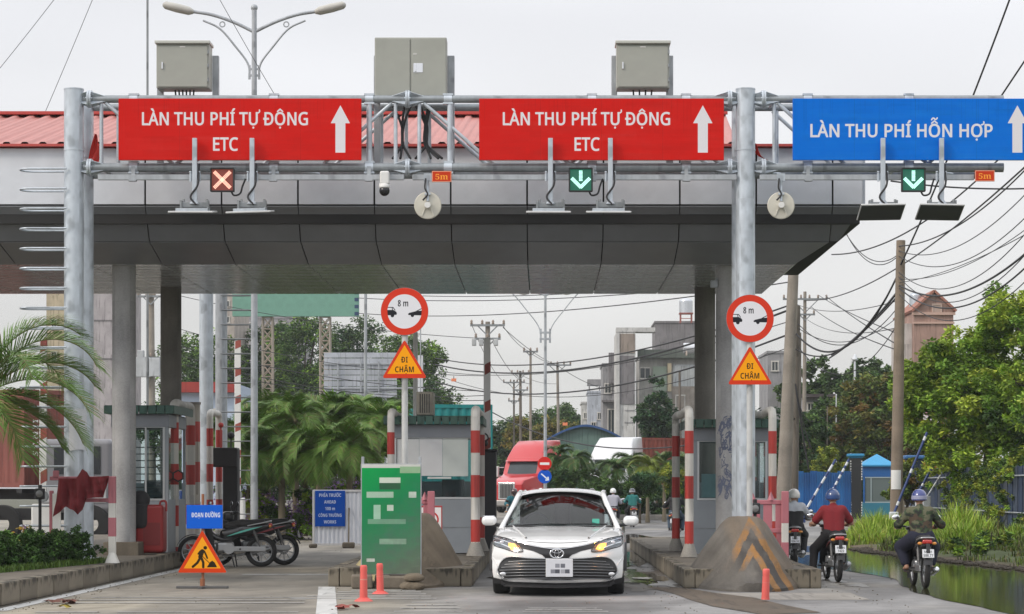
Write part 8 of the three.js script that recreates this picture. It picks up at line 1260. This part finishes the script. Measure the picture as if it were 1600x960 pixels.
// ---------------------------------------------------------------- overhead cables
const ORD = ['highest', 'second highest', 'third highest', 'fourth highest', 'fifth highest', 'sixth highest', 'seventh highest', 'eighth highest', 'ninth highest', 'lowest'];
function wires(label, group, list) { const mid = ([a, b, sag, r]) => (HYY(a[1], a[2]) + HYY(b[1], b[2])) / 2 - sag; list.sort((p, q) => mid(q) - mid(p)); let nth = 0; for (const [a, b, sag, r] of list) { const A = P(...a), B = P(...b), pts = []; for (let i = 0; i <= 10; i++) { const t = i / 10, p = A.clone().lerp(B, t); p.y -= 4 * t * (1 - t) * sag; pts.push(p); } const o = mk('overhead_cable', tube(pts, r, 28, 5), m.cable); tag(o, (nth === list.length - 1 ? 'lowest' : ORD[nth]) + ' ' + label, 'cable', group); nth++; } }
wires('cable of those rising right from the brown pole', 'cables rising right from the brown pole', [[[1404, 385, 54], [1640, 225, 75], 0.5, 0.018], [[1404, 392, 54], [1640, 262, 78], 0.7, 0.012], [[1404, 400, 54], [1640, 300, 78], 0.8, 0.012], [[1404, 425, 54], [1640, 318, 80], 1.0, 0.012], [[1404, 432, 54], [1640, 352, 80], 1.1, 0.012], [[1405, 446, 54], [1640, 362, 80], 0.7, 0.025], [[1405, 450, 54], [1640, 380, 80], 0.9, 0.02], [[1405, 460, 54], [1640, 400, 80], 1.0, 0.012], [[1405, 436, 54], [1640, 330, 80], 0.4, 0.01], [[1405, 442, 54], [1640, 345, 80], 0.2, 0.01]]);
wires('cable of those crossing the sky behind the blue sign', 'thick cables behind the blue sign', [[[1585, -20, 60], [1405, 420, 54], 0.25, 0.026], [[1625, 60, 62], [1545, 180, 60], 0, 0.024], [[1625, 240, 66], [1260, 470, 30], 0.9, 0.024], [[1560, 250, 62], [1300, 398, 46], 0.6, 0.022], [[1392, 283, 60], [1660, 292, 60], 0.12, 0.022]]);
wires('cable of those between the brown pole and the leaning pole', 'cables between the brown pole and the leaning pole', [[[1404, 428, 54], [1242, 520, 50], 1.3, 0.03], [[1402, 434, 54], [1242, 545, 50], 1.0, 0.022], [[1404, 455, 54], [1300, 555, 40], 0.2, 0.04], [[1404, 462, 54], [1296, 560, 40], 0.15, 0.03], [[1404, 480, 54], [1246, 505, 48], 0.9, 0.014], [[1404, 495, 54], [1246, 512, 48], 0.6, 0.012], [[1404, 505, 54], [1246, 540, 48], 1.2, 0.014], [[1404, 400, 54], [1320, 360, 50], 0.6, 0.014], [[1404, 398, 54], [1300, 320, 50], 0.8, 0.014]]);
wires('cable of those from the far crossarm pole to the brown pole', 'cables from the far crossarm pole', [[[1290, 462, 28], [1404, 540, 54], 0.1, 0.02], [[1280, 462, 28], [1404, 522, 54], 0.1, 0.018], [[1268, 480, 28], [1404, 548, 54], 0.2, 0.018], [[1226, 466, 28], [1404, 470, 54], 0.5, 0.014], [[1262, 500, 28], [1404, 512, 54], 0.4, 0.014]]);
wires('cable of those crossing the road behind the booths', 'cables crossing the road behind the booths', [[[1240, 475, 50], [680, 560, 30], 1.0, 0.028], [[1240, 482, 50], [680, 570, 30], 1.1, 0.036], [[1242, 500, 50], [680, 580, 30], 0.8, 0.016], [[1240, 520, 50], [680, 597, 30], 1.2, 0.032], [[1242, 540, 50], [680, 585, 30], 1.4, 0.014], [[1242, 655, 50], [766, 643, 34], 1.3, 0.026], [[1240, 440, 50], [560, 490, 30], 0.5, 0.02], [[1100, 450, 40], [560, 466, 30], 0.3, 0.02], [[1000, 452, 40], [640, 462, 30], 0.15, 0.02]]);
wires('cable of those in front of the left trees', 'cables in front of the left trees', [[[770, 530, 34], [250, 455, 32], 0.4, 0.016], [[766, 588, 34], [250, 505, 32], 0.6, 0.016], [[766, 612, 34], [250, 533, 32], 0.5, 0.018], [[766, 618, 34], [250, 545, 32], 0.8, 0.018], [[766, 626, 34], [250, 560, 32], 0.6, 0.018], [[700, 600, 32], [250, 600, 32], 0.5, 0.014], [[560, 455, 30], [330, 448, 34], 0.15, 0.02]]);
wires('cable of those between the far poles over the road', 'cables between the far poles', [[[738, 510, 34], [800, 600, 20], 0.8, 0.014], [[786, 510, 34], [829, 550, 26], 0.2, 0.014], [[786, 512, 34], [872, 572, 24], 0.2, 0.016], [[770, 535, 34], [829, 600, 26], 0.5, 0.014], [[829, 552, 26], [872, 572, 24], 0.1, 0.016], [[872, 572, 24], [965, 612, 22], 0.3, 0.018], [[814, 586, 22], [872, 600, 24], 0.2, 0.014], [[800, 600, 20], [814, 588, 22], 0.1, 0.014]]);
wires('thin wire of three slanting across the upper left sky', 'thin wires in the upper left sky', [[[-10, 118, 60], [95, -15, 60], 0.02, 0.008], [[66, 185, 60], [150, -15, 60], 0.02, 0.008], [[335, -15, 60], [430, 150, 60], 0.02, 0.008]]);
wires('cable of three hanging beside the leaning pole', 'cables hanging beside the leaning pole', [[[1243, 600, 49], [1264, 735, 49], 0.1, 0.03], [[1244, 605, 49], [1268, 700, 49], 0.25, 0.02], [[1245, 620, 49], [1275, 655, 49], 0.35, 0.016]]);
for (const [px, py, lb] of [[709, 594, 'small orange tag hanging on the cable left of the striped arm'], [883, 663, 'small orange tag hanging on the cable above the green shed']]) { const o = thing('cable_tag', lb, 'tag', P(px, py, 32)); mk('tag_plate', rb(0.24, 0.15, 0.02, 0.01, 0, 0, 0), M([0.8, 0.25, 0.12], 0.6), o); mk('clip', bx(0.03, 0.14, 0.03, 0, 0.12, 0), m.cable, o); }

// thin haze over the distance
scene.fog = new THREE.FogExp2(0xdfe4e8, 0.0003);
renderer.render(scene, camera);
